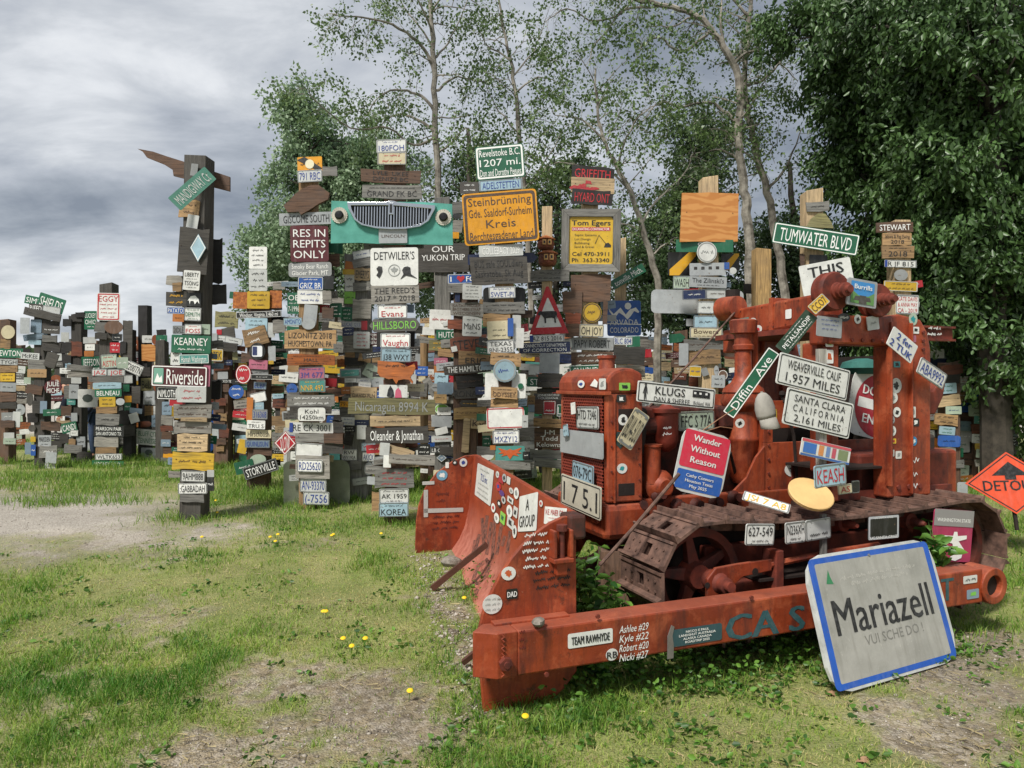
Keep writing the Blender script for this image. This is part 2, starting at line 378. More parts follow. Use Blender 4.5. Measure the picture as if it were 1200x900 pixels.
def make_sign(M, w, h, kind, col, text='', tcol='k', border=None, seed=0, thick=None, bold=.004, under=None, plain=False, margin=.06):
    "sign in its own x-z plane, facing -y; M places it. w, h in metres"
    rng = random.Random(seed*7919 + int(w*1e4) + int(h*1e5))
    isw = kind in 'BHUEC' or (kind in 'AL' and col in WOODS and col not in PAL)
    if kind in 'AL' and not isw: pass
    th = thick or (.02 if isw else .012 if kind == 'F' else .006)
    pts = outline(kind, w, h, rng)
    mb = MB(); mb.prism(pts, 0, th)
    if isw: mat = wood(WOODS.get(col) or PAL[col])
    else: mat = paint(PAL.get(col) or WOODS.get(col) or col, .55 if kind == 'Q' else .42)
    o = mb.build(NAMES[kind], mat); o.matrix_world = M
    if kind == 'P' and not plain:                     # pressed rim and bolts
        rb = MB(); ring(rb, rrect(w*.985, h*.97, h*.09, 2), rrect(w*.93, h*.86, h*.07, 2), -.0022)
        for sx in (-1, 1):
            for sz in (-1, 1): rb.cyl((sx*w*.3, 0, sz*h*.41), (sx*w*.3, -.005, sz*h*.41), h*.028, n=6)
        rb.build('rim', MET if col not in ('yellow', 'blue') else paint(PAL['pale']), o)
    if isw and kind == 'B' and w > .3:
      for k in range(2):
        nb = MB(); nx = (k-.5)*.8*w; nb.cyl((nx, 0, h*.1), (nx, -.004, h*.1), .006, n=6)
        nb.build('nail', simple('nail_head', '4a3a30', .6, .5), o)
    if border:
        bcol, bw, inset = border; b = bw*min(w, h); i0 = inset*min(w, h); mb2 = MB()
        if kind in 'XTO':
            p = [(x*(1-i0*2/min(w,h)), z*(1-i0*2/min(w,h))) for x, z in pts]; q = [(x*(1-(i0+b)*2/min(w,h)), z*(1-(i0+b)*2/min(w,h))) for x, z in pts]
        elif kind == 'D': p = ellipse(w-2*i0, h-2*i0, 20); q = ellipse(w-2*i0-2*b, h-2*i0-2*b, 20)
        else: p = rrect(w-2*i0, h-2*i0, min(w,h)*.06, 3); q = rrect(w-2*i0-2*b, h-2*i0-2*b, min(w,h)*.05, 3)
        ring(mb2, p, q, -.002); mb2.build('border', ink(INK.get(bcol, bcol)), o)
    if text:
        rows = text.split('|'); n = len(rows); tm = {}
        wt = [.5 if r.startswith('~') and any(q and q[0] != '~' for q in rows) else 1 for r in rows]; tot = sum(wt); acc = 0
        for i, row in enumerate(rows):
            c = tcol[i] if i < len(tcol) else tcol[-1]
            mbt = tm.setdefault(c, MB()); ts = h*(1-2*margin)*wt[i]/tot; cz = h/2 - h*margin - acc - ts/2; acc += ts; W = w*(1-2*margin)*(.5 if kind == 'X' else .75 if kind in 'DO' else .96)
            hh = min(ts*.74, h*.64)
            if row.startswith('~'):
                scribble(mbt, rng, 0, cz, W*rng.uniform(.6, .92), min(hh*.62, h*.2), -.003)
            elif row: put_text(mbt, row, 0, cz, W, hh, -.003, bold)
        for c, mbt in tm.items():
            if mbt.v: mbt.build('lettering', ink(INK.get(c, c)), o)
    return o
def base_M(px, py, Y, yaw=0, roll=0, pitch=0):
    return Matrix.Translation(PX(px, py, Y)) @ Matrix.Rotation(R(yaw), 4, 'Z') @ Matrix.Rotation(R(pitch), 4, 'X') @ Matrix.Rotation(R(roll), 4, 'Y')
VIEW = [0, 0, 1]
def view(x, y, s): VIEW[:] = [x, y, s]
def vp(x, y): return VIEW[0] + x/VIEW[2], VIEW[1] + y/VIEW[2]
def put(post, x0, y0, x1, y1, kind, col, text='', tcol='k', rot=0, border=None, desc=None, yaw=None, back=False, label=None, **kw):
    """nail a sign to a post. The box is where the photo shows it, in crop pixels"""
    (a, b), (c, d) = vp(x0, y0), vp(x1, y1)
    cx, cy, pw, ph = (a+c)/2, (b+d)/2, c-a, d-b
    post.n += 1
    lay = 0
    for (X0, Y0, X1, Y1, l, bk) in post.items:
        if bk == back and min(c, X1) - max(a, X0) > .3 and min(d, Y1) - max(b, Y0) > .3: lay = max(lay, l + 1)
    post.items.append((a, b, c, d, lay, back))
    Y = post.Y - post.w/2 - .03 - .022*lay if not back else post.Y + post.w/2 + .012 + .022*lay
    rng = random.Random(len(SIGNS)*13 + 5)
    yw = rng.uniform(-4, 4) if yaw is None else yaw
    if back: yw = 0
    rt = rot if rot else rng.uniform(-1.3, 1.3)
    o = make_sign(base_M(cx, cy, Y, yw, rt), pw/F*Y, ph/F*Y, kind, col, text, tcol, border, seed=len(SIGNS), **kw)
    SIGNS.append(dict(o=o, post=post, cx=cx, cy=cy, w=pw, h=ph, text=text, kind=kind, col=col, desc=desc, rot=rt, label=label, tcol=tcol))
    return o
def table(post, txt, auto=True):
    """rows: x0 y0 x1 y1 kind colour inkcolour rotation text ; words that describe it"""
    for ln in txt.strip().splitlines():
        ln = ln.strip()
        if not ln or ln[0] == '#': continue
        if ln.startswith('V '): view(*[float(v) for v in ln.split()[1:]]); continue
        ln, _, desc = ln.partition(';'); p = ln.split(None, 8)
        x0, y0, x1, y1 = map(float, p[:4]); kw = {}
        kind = p[4]; back = kind.endswith('-')
        if back: kind = kind[:-1]
        col = p[5]; brd = None
        if '/' in col:
            col, bc = col.split('/'); brd = (bc, .05, .03)
        put(post, x0, y0, x1, y1, kind, col, p[8].strip() if len(p) > 8 else '', p[6], float(p[7]), border=brd, desc=desc.strip() or None, back=back)
CN = dict(pale='pale grey', greengrey='pale green', bluegrey='blue grey', gold='amber', lightblue='light blue', palegrey='light grey', redbrown='reddish brown', dark='dark', pine='light pine')
WN = dict(grey='grey', dark='dark weathered', brown='brown', tan='tan', pale='pale', orange='orange stained', pine='bright pine', redbrown='reddish brown', palegrey='light grey', black='blackened', mossy='mossy')
ORD = ['top','second','third','fourth','fifth','sixth','seventh','eighth','ninth','tenth','eleventh','twelfth','thirteenth','fourteenth','fifteenth','sixteenth','seventeenth','eighteenth','nineteenth','twentieth','twenty-first','twenty-second','twenty-third','twenty-fourth','twenty-fifth','twenty-sixth','twenty-seventh','twenty-eighth','twenty-ninth','thirtieth']
import re
TNAME = dict(k='black', w='white', r='red', b='blue', g='green', y='yellow', n='brown', e='grey', G='lime', o='orange', t='teal', d='dark')
def readable(t):
    rows = [re.sub(r'[^\w\s,.&\'/-]', '', r).strip() for r in t.split('|') if r and not r.startswith('~')]
    return ' '.join(r for r in rows if r)
BRANDS = ('HUTCHES',)
def label_signs():
    seen = {}
    byp = {}
    for s in SIGNS: byp.setdefault(id(s['post']), []).append(s)
    for k, L in byp.items():
        L.sort(key=lambda s: s['cy'])
        for i, s in enumerate(L): s['ord'] = i; s['L'] = L
    for s in SIGNS:
        o = s['o']; iswood = s['kind'] in 'BHUEC'
        c = (WN if iswood else CN).get(s['col'], s['col'] if s['col'] in PAL or s['col'] in WOODS else 'painted')
        base = s['desc'] or (c + ' ' + NOUN[s['kind']])
        rd = readable(s['text']); words = rd.split()[:4]
        where = 'on the ' + s['post'].short
        k, nL = s['ord'], len(s['L'])
        pos = 'topmost' if k == 0 else 'lowest' if k == nL-1 else ORD[k] + ' from the top' if k < nL/2 else ORD[nL-1-k] + ' from the bottom'
        if s['label']: lab = s['label']
        elif rd and len(rd) > 2 and rd not in seen:
            nw = len(words)
            while True:
                lab = f"{base} reading {' '.join(words[:nw])} {where}"
                if len(re.findall(r'[^\s]+', lab.replace('-', ' ').replace('.', ' '))) <= 15 or nw == 1: break
                nw -= 1
        else:
            extra = ''
            if not s['desc']:
                extra = ' with ' + TNAME.get(s['tcol'][0], 'dark') + ' scrawl' if s['text'] else ' without writing'
                if abs(s['rot']) > 6: extra = ', tilted'
            lab = f"{base}{extra}, {pos} {where}"
        if rd: seen.setdefault(rd, 1)
        wl = lab.split()
        if len(wl) > 16: lab = ' '.join(f"{base}, {pos} {where}".split()[:16])
        cat = 'licence plate' if s['kind'] == 'P' else 'wooden sign' if iswood else 'sign'
        tag(o, lab, cat)
        o['group'] = {'P': 'licence plates nailed to the sign posts'}.get(s['kind'], 'wooden boards nailed to the sign posts' if iswood else 'metal and painted signs nailed to the sign posts')
    # make what is still equal unequal by its neighbour
    cnt = {}
    for s in SIGNS: cnt.setdefault(s['o']['label'], []).append(s)
    for lab, L in cnt.items():
        if len(L) > 1:
            for j, s in enumerate(sorted(L, key=lambda s: s['cx'])): s['o']['label'] = ' '.join((lab + [' left', ' middle', ' right'][min(j, 2)] + (' ' + ORD[j] if j > 2 else '')).split()[:17])
# ---------------------------------------------------------------- the foreground posts and what is nailed to them
p1 = Post(228, 187, 606, 8.0, .24, ('tall dark timber sign post standing in front of the gravel path', 'tall dark post by the gravel path'), 'dark', px_top=234)
p2 = Post(304, 350, 566, 10.0, .26, ('brown sign post with a long black mileage sign near its top', 'post with the Virginia mileage sign'), 'brown')
p3 = Post(362, 205, 594, 8.6, .19, ('tan timber sign post standing between two pale green metal sheets', 'post between pale green sheets'), 'tan')
p4 = Post(463, 170, 600, 7.7, .2, ('brown sign post carrying the teal board with a chrome car grille', 'post with the car grille'), 'brown')
p4b = Post(420, 300, 585, 9.2, .3, ('wide sign post just left of the car grille post', 'post left of the car grille'), 'grey')
p5 = Post(519, 235, 575, 9.4, .2, ('grey sign post under the dark trip board right of the car grille', 'post under the dark trip board'), 'grey')
p5b = Post(546, 330, 570, 9.1, .3, ('brown sign post covered in boards left of the amber town sign', 'post left of the amber sign'), 'brown')
p6 = Post(591, 200, 580, 8.4, .22, ('sign post carrying the amber German town sign', 'post with the amber town sign'), 'tan')
p7 = Post(641, 245, 570, 9.1, .13, ('pale sign post with two birdhouses above the cow warning sign', 'post with the birdhouses'), 'pale')
p8 = Post(691, 230, 560, 9.3, .2, ('sign post carrying the framed yellow contractor sign', 'post with the framed yellow sign'), 'pale')
p9 = Post(727, 281, 560, 9.9, .14, ('bare pale timber post right of the framed yellow sign', 'pale post beside the Arvada sign'), 'pale')
p10 = Post(830, 210, 545, 9.0, .2, ('pale timber sign post with a plywood square near the top', 'post with the plywood square'), 'pale')
p11 = Post(892, 293, 520, 9.4, .2, ('bare pine post rising just behind the left end of the machine roof beam', 'bare pine post'), 'pine')
p12 = Post(951, 225, 520, 8.6, .2, ('pine sign post carrying the green Tumwater Blvd sign', 'post with the Tumwater Blvd sign'), 'pale')
p13 = Post(1053, 262, 540, 8.9, .2, ('pine sign post with the brown Stewart board on top', 'post with the Stewart board'), 'pale')
tag(Post(497, 384, 470, 10.4, .12, ('short bare tan stake right of the orange map board', 'bare tan stake'), 'tan', round_=True).o)

view(150, 160, 4.09)
table(p1, '''
V 150 160 4.09
388 490 448 705 B- black k 1 ; black panel fixed on edge
388 712 470 805 B- black k -1
300 130 334 188 M grey k 8
248 303 340 388 B tan n 6 ~|~ ; carved twin mask board
280 375 336 455 Q pale k 10
240 440 385 655 B dark k 4 ; big dark board behind a pale diamond
298 467 374 600 X lightblue/w w 0 ; pale diamond plate
182 665 262 712 B palegrey k 1
212 700 256 742 B tan k 0
265 642 344 736 M white k 4 LIBERTY|~|TSONG|~
182 742 280 815 B dark y 1 ~|~
280 750 350 814 M black w 2 ; black plate with a white animal silhouette
186 818 270 850 P blue w 1 PATATO
214 850 268 888 M orange k 2 ~
270 820 350 884 P white g 2 ~|DEMUTH|~
V 150 380 3.91
204 6 260 45 P grey k 1 2IDLE
258 0 338 46 P white r 1 ~|FOSS
338 0 376 46 M greengrey k 1 ~
195 110 240 187 Q white k 2 ~|~
200 50 378 132 M green w 2 KEARNEY|~
235 138 369 180 M teal/w w -1 Hannah Washington
345 186 375 285 M pink w 2 ; small pink and white tag
108 190 362 288 M maroon/w w 2 Riverside ; maroon sign with a small white landscape crest
132 288 226 344 M black/w w 2 NIMLOTH
190 345 262 374 M red k 2
226 286 356 358 M pale r 1 ~|~
372 258 422 345 B- black k 0
210 366 380 430 B palegrey n 1 ~|~
243 427 360 445 B pale k 1 ~
208 446 384 500 B palegrey n 1 ~
224 502 362 582 B pale k 1 ~|~|~
203 590 393 668 B yellow n 2 ~ ; faded yellow painted board
243 672 352 722 P white k 2 9AHM888
362 668 394 700 M pale k 0
362 700 394 764 M black w 0 ~
228 728 363 778 P white k -1 :GABBADAH
238 780 348 816 B grey k 1
''')
table(p2, '''
V 235 330 6.43
365 0 500 60 Q pale k 0 ~|~
545 5 635 60 B palegrey k 2
335 275 505 380 M lightblue k 1 ~|~|~
505 310 560 420 M pale k 2
540 290 640 385 B palegrey k 0
V 150 160 4.09
580 528 666 634 Q white k 0 ~|~|~|~
580 636 666 740 Q pale k 0 ~|~|~
503 745 572 825 M orange n 3 ; rust stained orange panel left of the yellow notice
678 738 738 822 M orange n 1 ; rust stained orange panel right of the yellow notice
570 742 680 825 M yellow n 1 ~|~|~
515 838 738 868 M black/w w -2 Windsor, Virginia 3,460 mi
V 235 330 6.43
320 345 503 480 B tan w -14 ~|~
510 485 565 600 M silver k 0
308 540 505 610 B brown k 4
365 590 505 660 M pink k 3 ~
512 595 550 622 M yellow k 0
265 625 380 770 D red/w w 0 ~|~ ; red and cream round badge
365 460 490 590 D black w 0 ; black ringed porthole with a blue and white flag
380 662 510 705 Q grey k 0 ~
378 700 545 738 M black/w w 1 ~
400 756 496 812 P bluegrey b 3 ELBP
210 778 328 884 D blue w 0 ~|~ ; bright blue round badge
V 150 380 3.91
560 312 634 358 P white b -12
543 335 572 445 M orange k 2
573 358 622 392 M lightblue w 0 ~
568 390 640 436 P grey b 1 316368
545 440 628 480 M white k 2 ~|TRU S
540 484 656 521 M cream k 1 Hirschbosh
505 528 545 592 M yellow k 12
536 530 650 566 P bluegrey b 0 QUINLISUN
575 566 660 600 B brown k 0
558 596 632 646 D greengrey k -4 ; pale frog shaped plaque
490 625 576 682 M green w -14 ~
525 635 690 692 P black w -18 STORYVILLE
''')
table(p3, '''
V 300 160 4.09
150 748 212 850 M- green w 0 OB|~|7-1996
355 798 412 866 M- green w 0 E.
345 510 393 556 M- green k 2
340 560 402 622 B- brown k 0
318 640 374 680 B- grey k 0
315 143 388 187 B- grey k 0
198 97 317 168 M gold k -2 ~ ; small black and gold team crest plate
198 160 318 218 P pale b -2 791 RBC
110 364 372 423 M silver k -2 GISCOME SOUTH
166 426 346 600 M maroon w -1 RES IN|REPITS|ONLY
155 603 363 672 R grey w -1 Smoky Bear Ranch|Glacier Park, MT
200 672 323 737 P blue w 0 ~|GRIZ BR
326 668 372 732 M black k 0
198 738 320 802 M white b 1 ~|~
318 740 360 800 B palegrey k 0
318 820 370 872 B brown k 0
130 868 222 905 P lightblue b 0 AMONITO
228 806 292 900 M silver k 6 ; silver leaf shaped panel
V 300 380 3.91
210 -28 272 24 D silver k 0 ; round silver dish
130 28 366 112 B tan k 1 LIZONITZ 2018|HUGHESTOWN, PA
355 90 400 130 B grey k 3 ~
148 122 198 140 M white k 0 ~
145 138 360 188 B orange k 1 ~|HALL|~
195 195 315 252 P pink b 0 ~|3M 677
197 253 318 311 P teal y 0 ~|NNR 492
150 312 200 345 B grey k 0
147 322 358 379 B grey w 0 ~|~
155 376 345 410 B dark k 0
192 382 318 443 R white k 0 Kohl|14250km
352 448 400 496 B dark k 0 ~
155 450 353 498 M white k 1 RE CK 3001 ; long white plate with a blue end strip
180 500 330 542 B grey k 1
310 500 396 546 B brown k 0
305 546 396 592 B dark k 1 ~
180 545 305 610 P white k 4
180 600 340 706 B palegrey k 0
187 620 306 678 P white b 1 RD25620
199 706 324 770 P pale b 1 AN-93370
215 768 336 828 P pale b 1 (-7556
''')
put(p3, *[*(85, 490, 182, 600)], 'X', 'red', 'SLOW', 'w', 2, border=('w', .05, .03), desc='red diamond sign')
table(p4, '''
V 380 150 3.913
180 528 455 552 B- grey k 0
238 52 377 112 P white b -1 ~|180FOH
243 110 377 168 P cream r 1 ~|~
168 192 442 250 B brown k 2 LYLE  UKEE|DENIZE BC
174 262 446 323 B grey k 0 ~|GRAND FK BC
30 338 587 528 B teal k 1 ; wide teal painted board with a chrome car grille
250 462 380 528 M silver n 0 |LINCOLN|
210 549 432 722 M white k 0 DETWILER'S||
213 723 433 803 B palegrey k 0 THE REED'S|2017 * 2018
245 811 380 873 P white r -1 ~|Evans
V 390 360 3.46
180 100 332 160 B- black k 0
148 46 354 98 H grey G -2 HILLSBORO
192 105 315 165 P white r 0 ~|Vaughn
194 166 318 222 P lightblue k 1 ~|J38 WXY
180 218 336 312 U orange k 1 ~||
188 315 302 366 M white r 1 ; white panel with two small figures in front
66 371 413 434 B mossy e 1 Nicaragua 8994 K
152 441 353 484 B pale k -1 ~
132 486 386 551 B dark w -1 Oleander & Jonathan
183 565 330 598 B pale k 15
190 550 230 602 M pale k 4
205 600 236 650 M white k 2
225 600 416 637 B palegrey n 2 ~
170 656 330 732 B grey r 0 ~|~|~
155 750 190 830 B- tan k 0
188 736 309 796 P white k -1 ~|AK 1959|~
187 793 307 850 P lightblue k 0 ~|KOREA
''')
table(p4b, '''
V 380 150 3.913
48 530 85 578 M green k 0
95 612 140 652 M orange r 8
85 648 142 672 M yellow k 0
95 672 138 748 Q white k 0 ~|~
92 750 142 806 Q lime k 0 ~
45 806 80 862 M- green w 0 ~|~
130 560 212 598 P pale b -10 ~
130 600 210 638 B grey k -8
140 642 210 698 B pale k 2 EMERYS
130 706 212 748 B grey k -4
130 785 214 872 B palegrey k 1 ; light grey board with a faint arch
V 380 360 7.5
150 0 245 120 M green w 2 ~|~|~
160 240 420 400 B palegrey k 1
150 125 325 178 P pale b 2 LUCAS 1213
325 120 378 200 M red w 0 ; small star flag plate
160 178 262 250 M navy w -4 ~|~
255 215 400 362 M pale r 1 ~|~|~|~
398 222 462 335 B maroon w 0 TOM|DEN|BEN ; maroon board
105 360 170 400 B grey k 0 ~
185 398 268 442 B tan k 0
115 455 190 525 B orange k 2
180 440 345 512 B black k 0 ; dark green painted board
300 415 410 480 B tan k 12
350 500 460 620 M greengrey k 30 ~
135 540 322 618 M silver k 0
147 552 305 605 M teal w -3 ~
180 622 280 662 Q pale k -2 ~
280 620 412 668 P pale b 2 ~
300 660 410 706 Q white b 4 ~
410 622 520 700 M silver k -2 |W|
150 700 235 762 M orange w 0 ~
230 700 465 805 B pale k 2 |DAVID FLN ; pale board with two horseshoes
155 775 230 830 B palegrey k 2 ~
V 380 460 6.43
115 62 200 112 P gold n 2 79-5
118 112 190 185 B grey k 0
228 168 335 205 M cream k 0
228 205 335 248 M navy w 0 ~
128 186 228 246 Q white b 2 ~|~
60 208 130 274 B dark w 0 ~|~
150 252 232 300 M black w 0 ~|~
150 310 216 398 B dark k 12 ; dark carving with a white oval
245 246 318 352 Q white g 0 ; white panel with a small green tree
10 300 140 375 B- brown k 2
280 380 385 442 P lightblue r 1 ~|WIRS|~
130 428 246 512 P white k 1 RW|WV190A
286 450 380 520 P white b 2 AKJCK
36 450 118 508 M- teal k 0
300 525 368 625 D silver w 8 ~|~ ; round grey and white plaque
195 515 280 585 B grey k 4
210 640 352 695 P pale k -8 ~
''')
table(p5, '''
V 500 230 5.293
160 35 222 105 B grey k 2
160 105 218 140 D black k 0
160 150 222 225 B palegrey k 5
160 222 200 262 M gold k 0
-56 290 262 468 B dark w 0 OUR|YUKON TRIP| ; large dark weathered board
V 380 360 7.5
800 520 912 602 M blue w 1 ~|~
828 608 888 652 M cream k 0
755 655 848 790 B dark k 1
845 668 900 786 B grey k 2 ~
760 590 808 690 M pale k 4
900 620 975 790 B grey k -30
V 390 360 3.46
392 10 480 90 M white r 2 |~|
420 92 545 130 M green w -1 HUTCHES
390 134 475 176 B mossy y 1 ~|~
410 205 466 232 M pink w -2 ~
410 238 462 266 M orange k 0 ~
412 266 468 322 M lightblue k 2 ~|~
395 310 460 342 L grey k 3 ~
455 305 492 350 M bluegrey k 0
410 345 460 388 B pine k 2 ~
412 390 472 436 D lime/w w 0 ~ ; lime green oval dish
400 440 482 486 M silver k 2
415 488 466 516 M white b -14
400 522 482 546 M pale r -2 ~
345 555 395 600 M black w 0 ~|~
395 568 485 592 P black w 1 LB GG226
420 594 462 628 X bluegrey/w w 0 ~
345 600 480 640 B- brown k 0
355 655 385 672 M white k 4 ~
''')
table(p5b, '''
V 500 230 5.293
130 482 352 542 P blue/w w -1 I LOVE FOLS
135 540 300 598 B grey k 0
175 600 206 655 M navy w 0
222 545 343 640 Q pale k 1 ~|~|~|~
145 660 350 742 B grey n 1 KATHY MOSER|BROTHERS STRAP|WISCONSIN
222 745 342 868 M pale k 2 ~|MaNS|~
V 520 330 4.09
18 180 90 226 B redbrown k 1
30 262 206 335 B redbrown k -6 STEVES
36 310 64 336 M white k -12
70 335 236 402 B tan k 1 ~|ERIC
0 396 226 440 B dark w -4 THE HAMILTON
60 445 194 510 B black n -5 ~
40 512 196 560 H dark k -2 RONAH
75 570 222 602 H dark y 3 ~
50 603 206 656 B pine n -2 ~
130 656 236 706 B pale n 3 Kyle
185 706 236 738 M cream r 0 ~
-32 485 40 540 M bluegrey k 0
60 660 118 800 B- brown k 0
122 700 188 830 B- redbrown k 0
90 655 125 820 B pale k 3 ; narrow upright pale board
185 738 226 790 M green w 0 ~|~
-20 790 60 830 B- dark k 0
''')
table(p6, '''
V 500 230 5.293
255 355 690 418 A- navy k -2
350 565 612 690 R- black k 0
V 520 160 4.736
177 48 447 234 M green/w w -4 Revelstoke B.C.|1207 mi.|Don and Dorothy Pegues
90 252 194 316 M dark w -1 ~|~
195 238 436 298 P lightblue b -3 ADELSTETTEN
107 304 522 592 M gold/n n -4 Steinbrünning|Gde. Saaldorf-Surheim|Kreis|Berchtesgadener Land
195 601 440 664 M pale w -3 COLLEBACY 2029
148 668 465 820 B dark k -3 BUS sale SOULdiers|Saskatoba, Sk Aug|~
V 520 330 4.09
216 24 344 80 P white b -2 ~|SWET-PI
186 98 388 152 B grey k 0 ~|~
190 155 320 216 B tan k 0
330 160 370 222 M pale k 0
330 222 384 318 M white k 2
208 188 320 276 Q cream k -3 |~|~ ; cream and yellow cloth with a dark print
306 175 334 262 Q blue k 0 ; blue cloth strip
208 280 338 344 P white k -3 TEXAS|BNJ-2355
225 342 370 402 B tan k 3 ~|~
197 440 393 558 M white k 1 ; white panel behind a round enamel plate
355 487 382 515 D green w 0
262 470 326 510 B brown k 0
237 372 348 482 D lightblue/e b 0 ~ ; pale blue enamel dinner plate
225 507 355 560 B tan n 2 ~|ODYSSEY
225 560 358 603 B tan n -1 ~
205 603 387 705 R white/r r -2 ; white sign with a thick red edge
235 712 363 778 P white b -1 ~|MXZY12
222 785 248 807 M orange k 0
247 788 388 858 M teal k -1 ; teal plate with an orange eagle
220 858 416 900 B grey e 1 ~
375 640 404 700 M pale k 0 ~
378 815 410 850 M black w 0 ~
''')
table(p7, '''
V 610 180 6
70 818 342 896 B grey k -1 ~|~
V 610 310 4.737
45 123 262 384 T white/r r -2 ; triangular cow warning sign
50 390 244 430 P white k -2 AZ 815 2016
-8 432 277 490 M navy w -2 CONNECTICUT DEPARTMENT|OF CORRECTION
105 492 217 603 M silver k 0
45 560 105 612 M pale k 0
35 625 280 680 M green w 1 STE     RD
95 607 232 650 B dark k 0
95 648 230 682 B dark k 1
90 684 228 711 B dark k -2
75 714 234 752 M dark w -1 JONESBORO|LOUISIANA
55 750 125 830 B brown k 0
125 756 195 832 M red/w w 1 |~
200 776 278 845 R green/w w 2 LA
40 820 75 860 M white k 4
70 856 276 905 B tan k 1 ~
V 520 330 4.09
400 545 436 600 B tan k 2 ~
405 590 435 625 M bluegrey k 0
436 700 574 802 B brown w 0 J-M|Todd|Kelowna
412 806 574 852 B grey k 0
425 850 574 890 B grey k 5
''')
table(p8, '''
V 610 180 6
358 92 656 190 B black r 4 GRIFFITH
356 172 656 280 B pale r 3 ; red and cream peeling board
357 256 650 360 B black r 3 HYARD ONT
290 396 698 830 F grey k 1 ; heavy grey wooden picture frame
V 610 310 4.737
282 55 500 202 B brown k 1 ; plain dark brown square board
233 150 340 272 B brown k 0
250 270 334 332 B redbrown k 0
250 330 332 402 B brown k -1
455 200 485 330 B brown k 0
345 212 450 322 D yellow/n n 0 ~ ; yellow enamel dish
327 332 462 402 P cream k 2 OH JOY
590 398 664 456 M- green k 0
280 405 515 475 M grey k 1 PAPY ROBERT
515 400 622 448 P pale b 1 BLC 804
283 485 515 553 B brown w -2 ~|~
515 455 690 552 B dark k 2
272 555 532 625 M green/w w -2 GRANDVIEW, MO.
265 627 330 690 M green w -1 JAN
238 690 300 762 M green w 0 CA
530 560 692 622 B- palegrey k 1
''')
table(p9, '''
V 610 310 4.737
495 40 700 92 M green w -30 tonville Mich.
480 200 669 396 M blue w -1 ||ARVADA|COLORADO ; blue sign with white mountain peaks
''')
table(p10, '''
V 750 200 3.46
45 484 420 580 R- silver k 0 ; wide blank grey metal sheet
113 330 228 425 M- black k 0 ; black plate with a yellow diagonal bar left of the white dish
330 336 402 404 M- black k 0 ; black plate with a yellow diagonal bar right of the white dish
147 280 376 330 M green w 1      ST
165 92 400 288 B pine k 1 ; large bare plywood square
202 374 346 425 M silver k 0 ; grey cut-out house plaque with square holes
230 288 313 373 D white/e e 0 ~ ; white round dish with a swirl
362 392 392 420 D pale k 0
342 372 362 400 M blue k 0
135 427 202 480 P greengrey k 1 WASH
200 430 352 474 M silver k 2 The Zilinski's|~
172 482 268 522 P navy w -2 ~
268 478 366 520 P pale n 0 ~
234 530 300 580 P pale k 1 ~
218 588 314 638 P lightblue k 0 ~
202 636 334 680 P cream n 1 Bowers|~
178 683 347 727 B grey n 0 ~
158 700 196 790 M silver k 0
200 735 330 800 B- silver k 0
195 727 325 786 B tan n -3 ~
200 796 350 900 B- redbrown k 0
200 792 248 836 P yellow b 3 ~
250 800 276 832 M grey k -20
300 790 320 832 D silver k 0 ~
316 808 356 850 D brown/w w 0 ~
290 830 345 880 Q silver k 2 ~|~
''')
table(p11, '''
V 750 200 3.46
422 460 470 500 B- black k 0
''')
table(p12, '''
V 890 210 4.735
262 125 388 178 B grey k -3 ~
262 190 415 268 E mossy k 2
228 415 252 480 B brown k 0
278 420 376 474 M black k 2
''')
table(p13, '''
V 890 210 4.735
654 240 850 293 B brown w -1 STEWART
688 299 843 365 B tan k 1 Howe & Peg Ewing|2018
683 369 853 438 B tan k 1 ~|2018
692 449 875 490 P white k 0 R JF 815
748 500 823 563 D grey k 0
688 566 880 622 P yellow n 2 ~|~
757 642 886 750 P white r 2 KATE DAVIS|& ANNA MAY|CA - 2019
''')
# extras drawn on particular signs
def find(post, **k):
    for s in SIGNS:
        if s['post'] is post and all(s[a] == b or (isinstance(s[a], str) and isinstance(b, str) and b in s[a]) for a, b in k.items() if s.get(a) is not None) and all(s.get(a) is not None for a in k): return s['o'], s
def loc(s, fx, fz): return (fx*s['w']/F*s['post'].Y, fz*s['h']/F*s['post'].Y)
def shape(o, name, pts, col, y=-.0045, mat=None):
    mb = MB(); mb.flat(pts, y); return mb.build(name, mat or ink(INK.get(col, col)), o)
def sz(s): return s['w']/F*s['post'].Y, s['h']/F*s['post'].Y
# yellow contractor notice inside the frame
o, s = find(p8, desc='picture frame'); w, h = sz(s)
mb = MB(); fw = .13*w
for a in ([(-w/2,-h/2),(w/2,-h/2),(w/2-fw,-h/2+fw),(-w/2+fw,-h/2+fw)], [(w/2,-h/2),(w/2,h/2),(w/2-fw,h/2-fw),(w/2-fw,-h/2+fw)],
          [(w/2,h/2),(-w/2,h/2),(-w/2+fw,h/2-fw),(w/2-fw,h/2-fw)], [(-w/2,h/2),(-w/2,-h/2),(-w/2+fw,-h/2+fw),(-w/2+fw,h/2-fw)]):
    mb2 = MB(); mb2.prism(a, -.035, -.002); mb2.build('frame_rail', wood(WOODS['grey'], vertical=a[0][0] == a[1][0]), o, bevel=.004)
o2 = make_sign(base_M(*vp(0,0), 9), w-2*fw, h-2*fw, 'M', 'yellow', seed=3); 
o2.name = 'metal_sign'; o2.parent = None; o2.matrix_world = o.matrix_world @ Matrix.Translation((0, -.008, 0))
tag(o2, 'yellow excavating contractor sign with black phone numbers inside a grey wooden frame', 'sign')
W2, H2 = w-2*fw, h-2*fw
def T(o, rows, W, H, bold=.004):
    by = {}
    for (t, cx, cz, tw, th, c, b) in rows: put_text(by.setdefault(c, MB()), t, cx*W, cz*H, tw*W, th*H, -.003, b)
    for c, m in by.items(): m.build('lettering', ink(INK.get(c, c)), o)
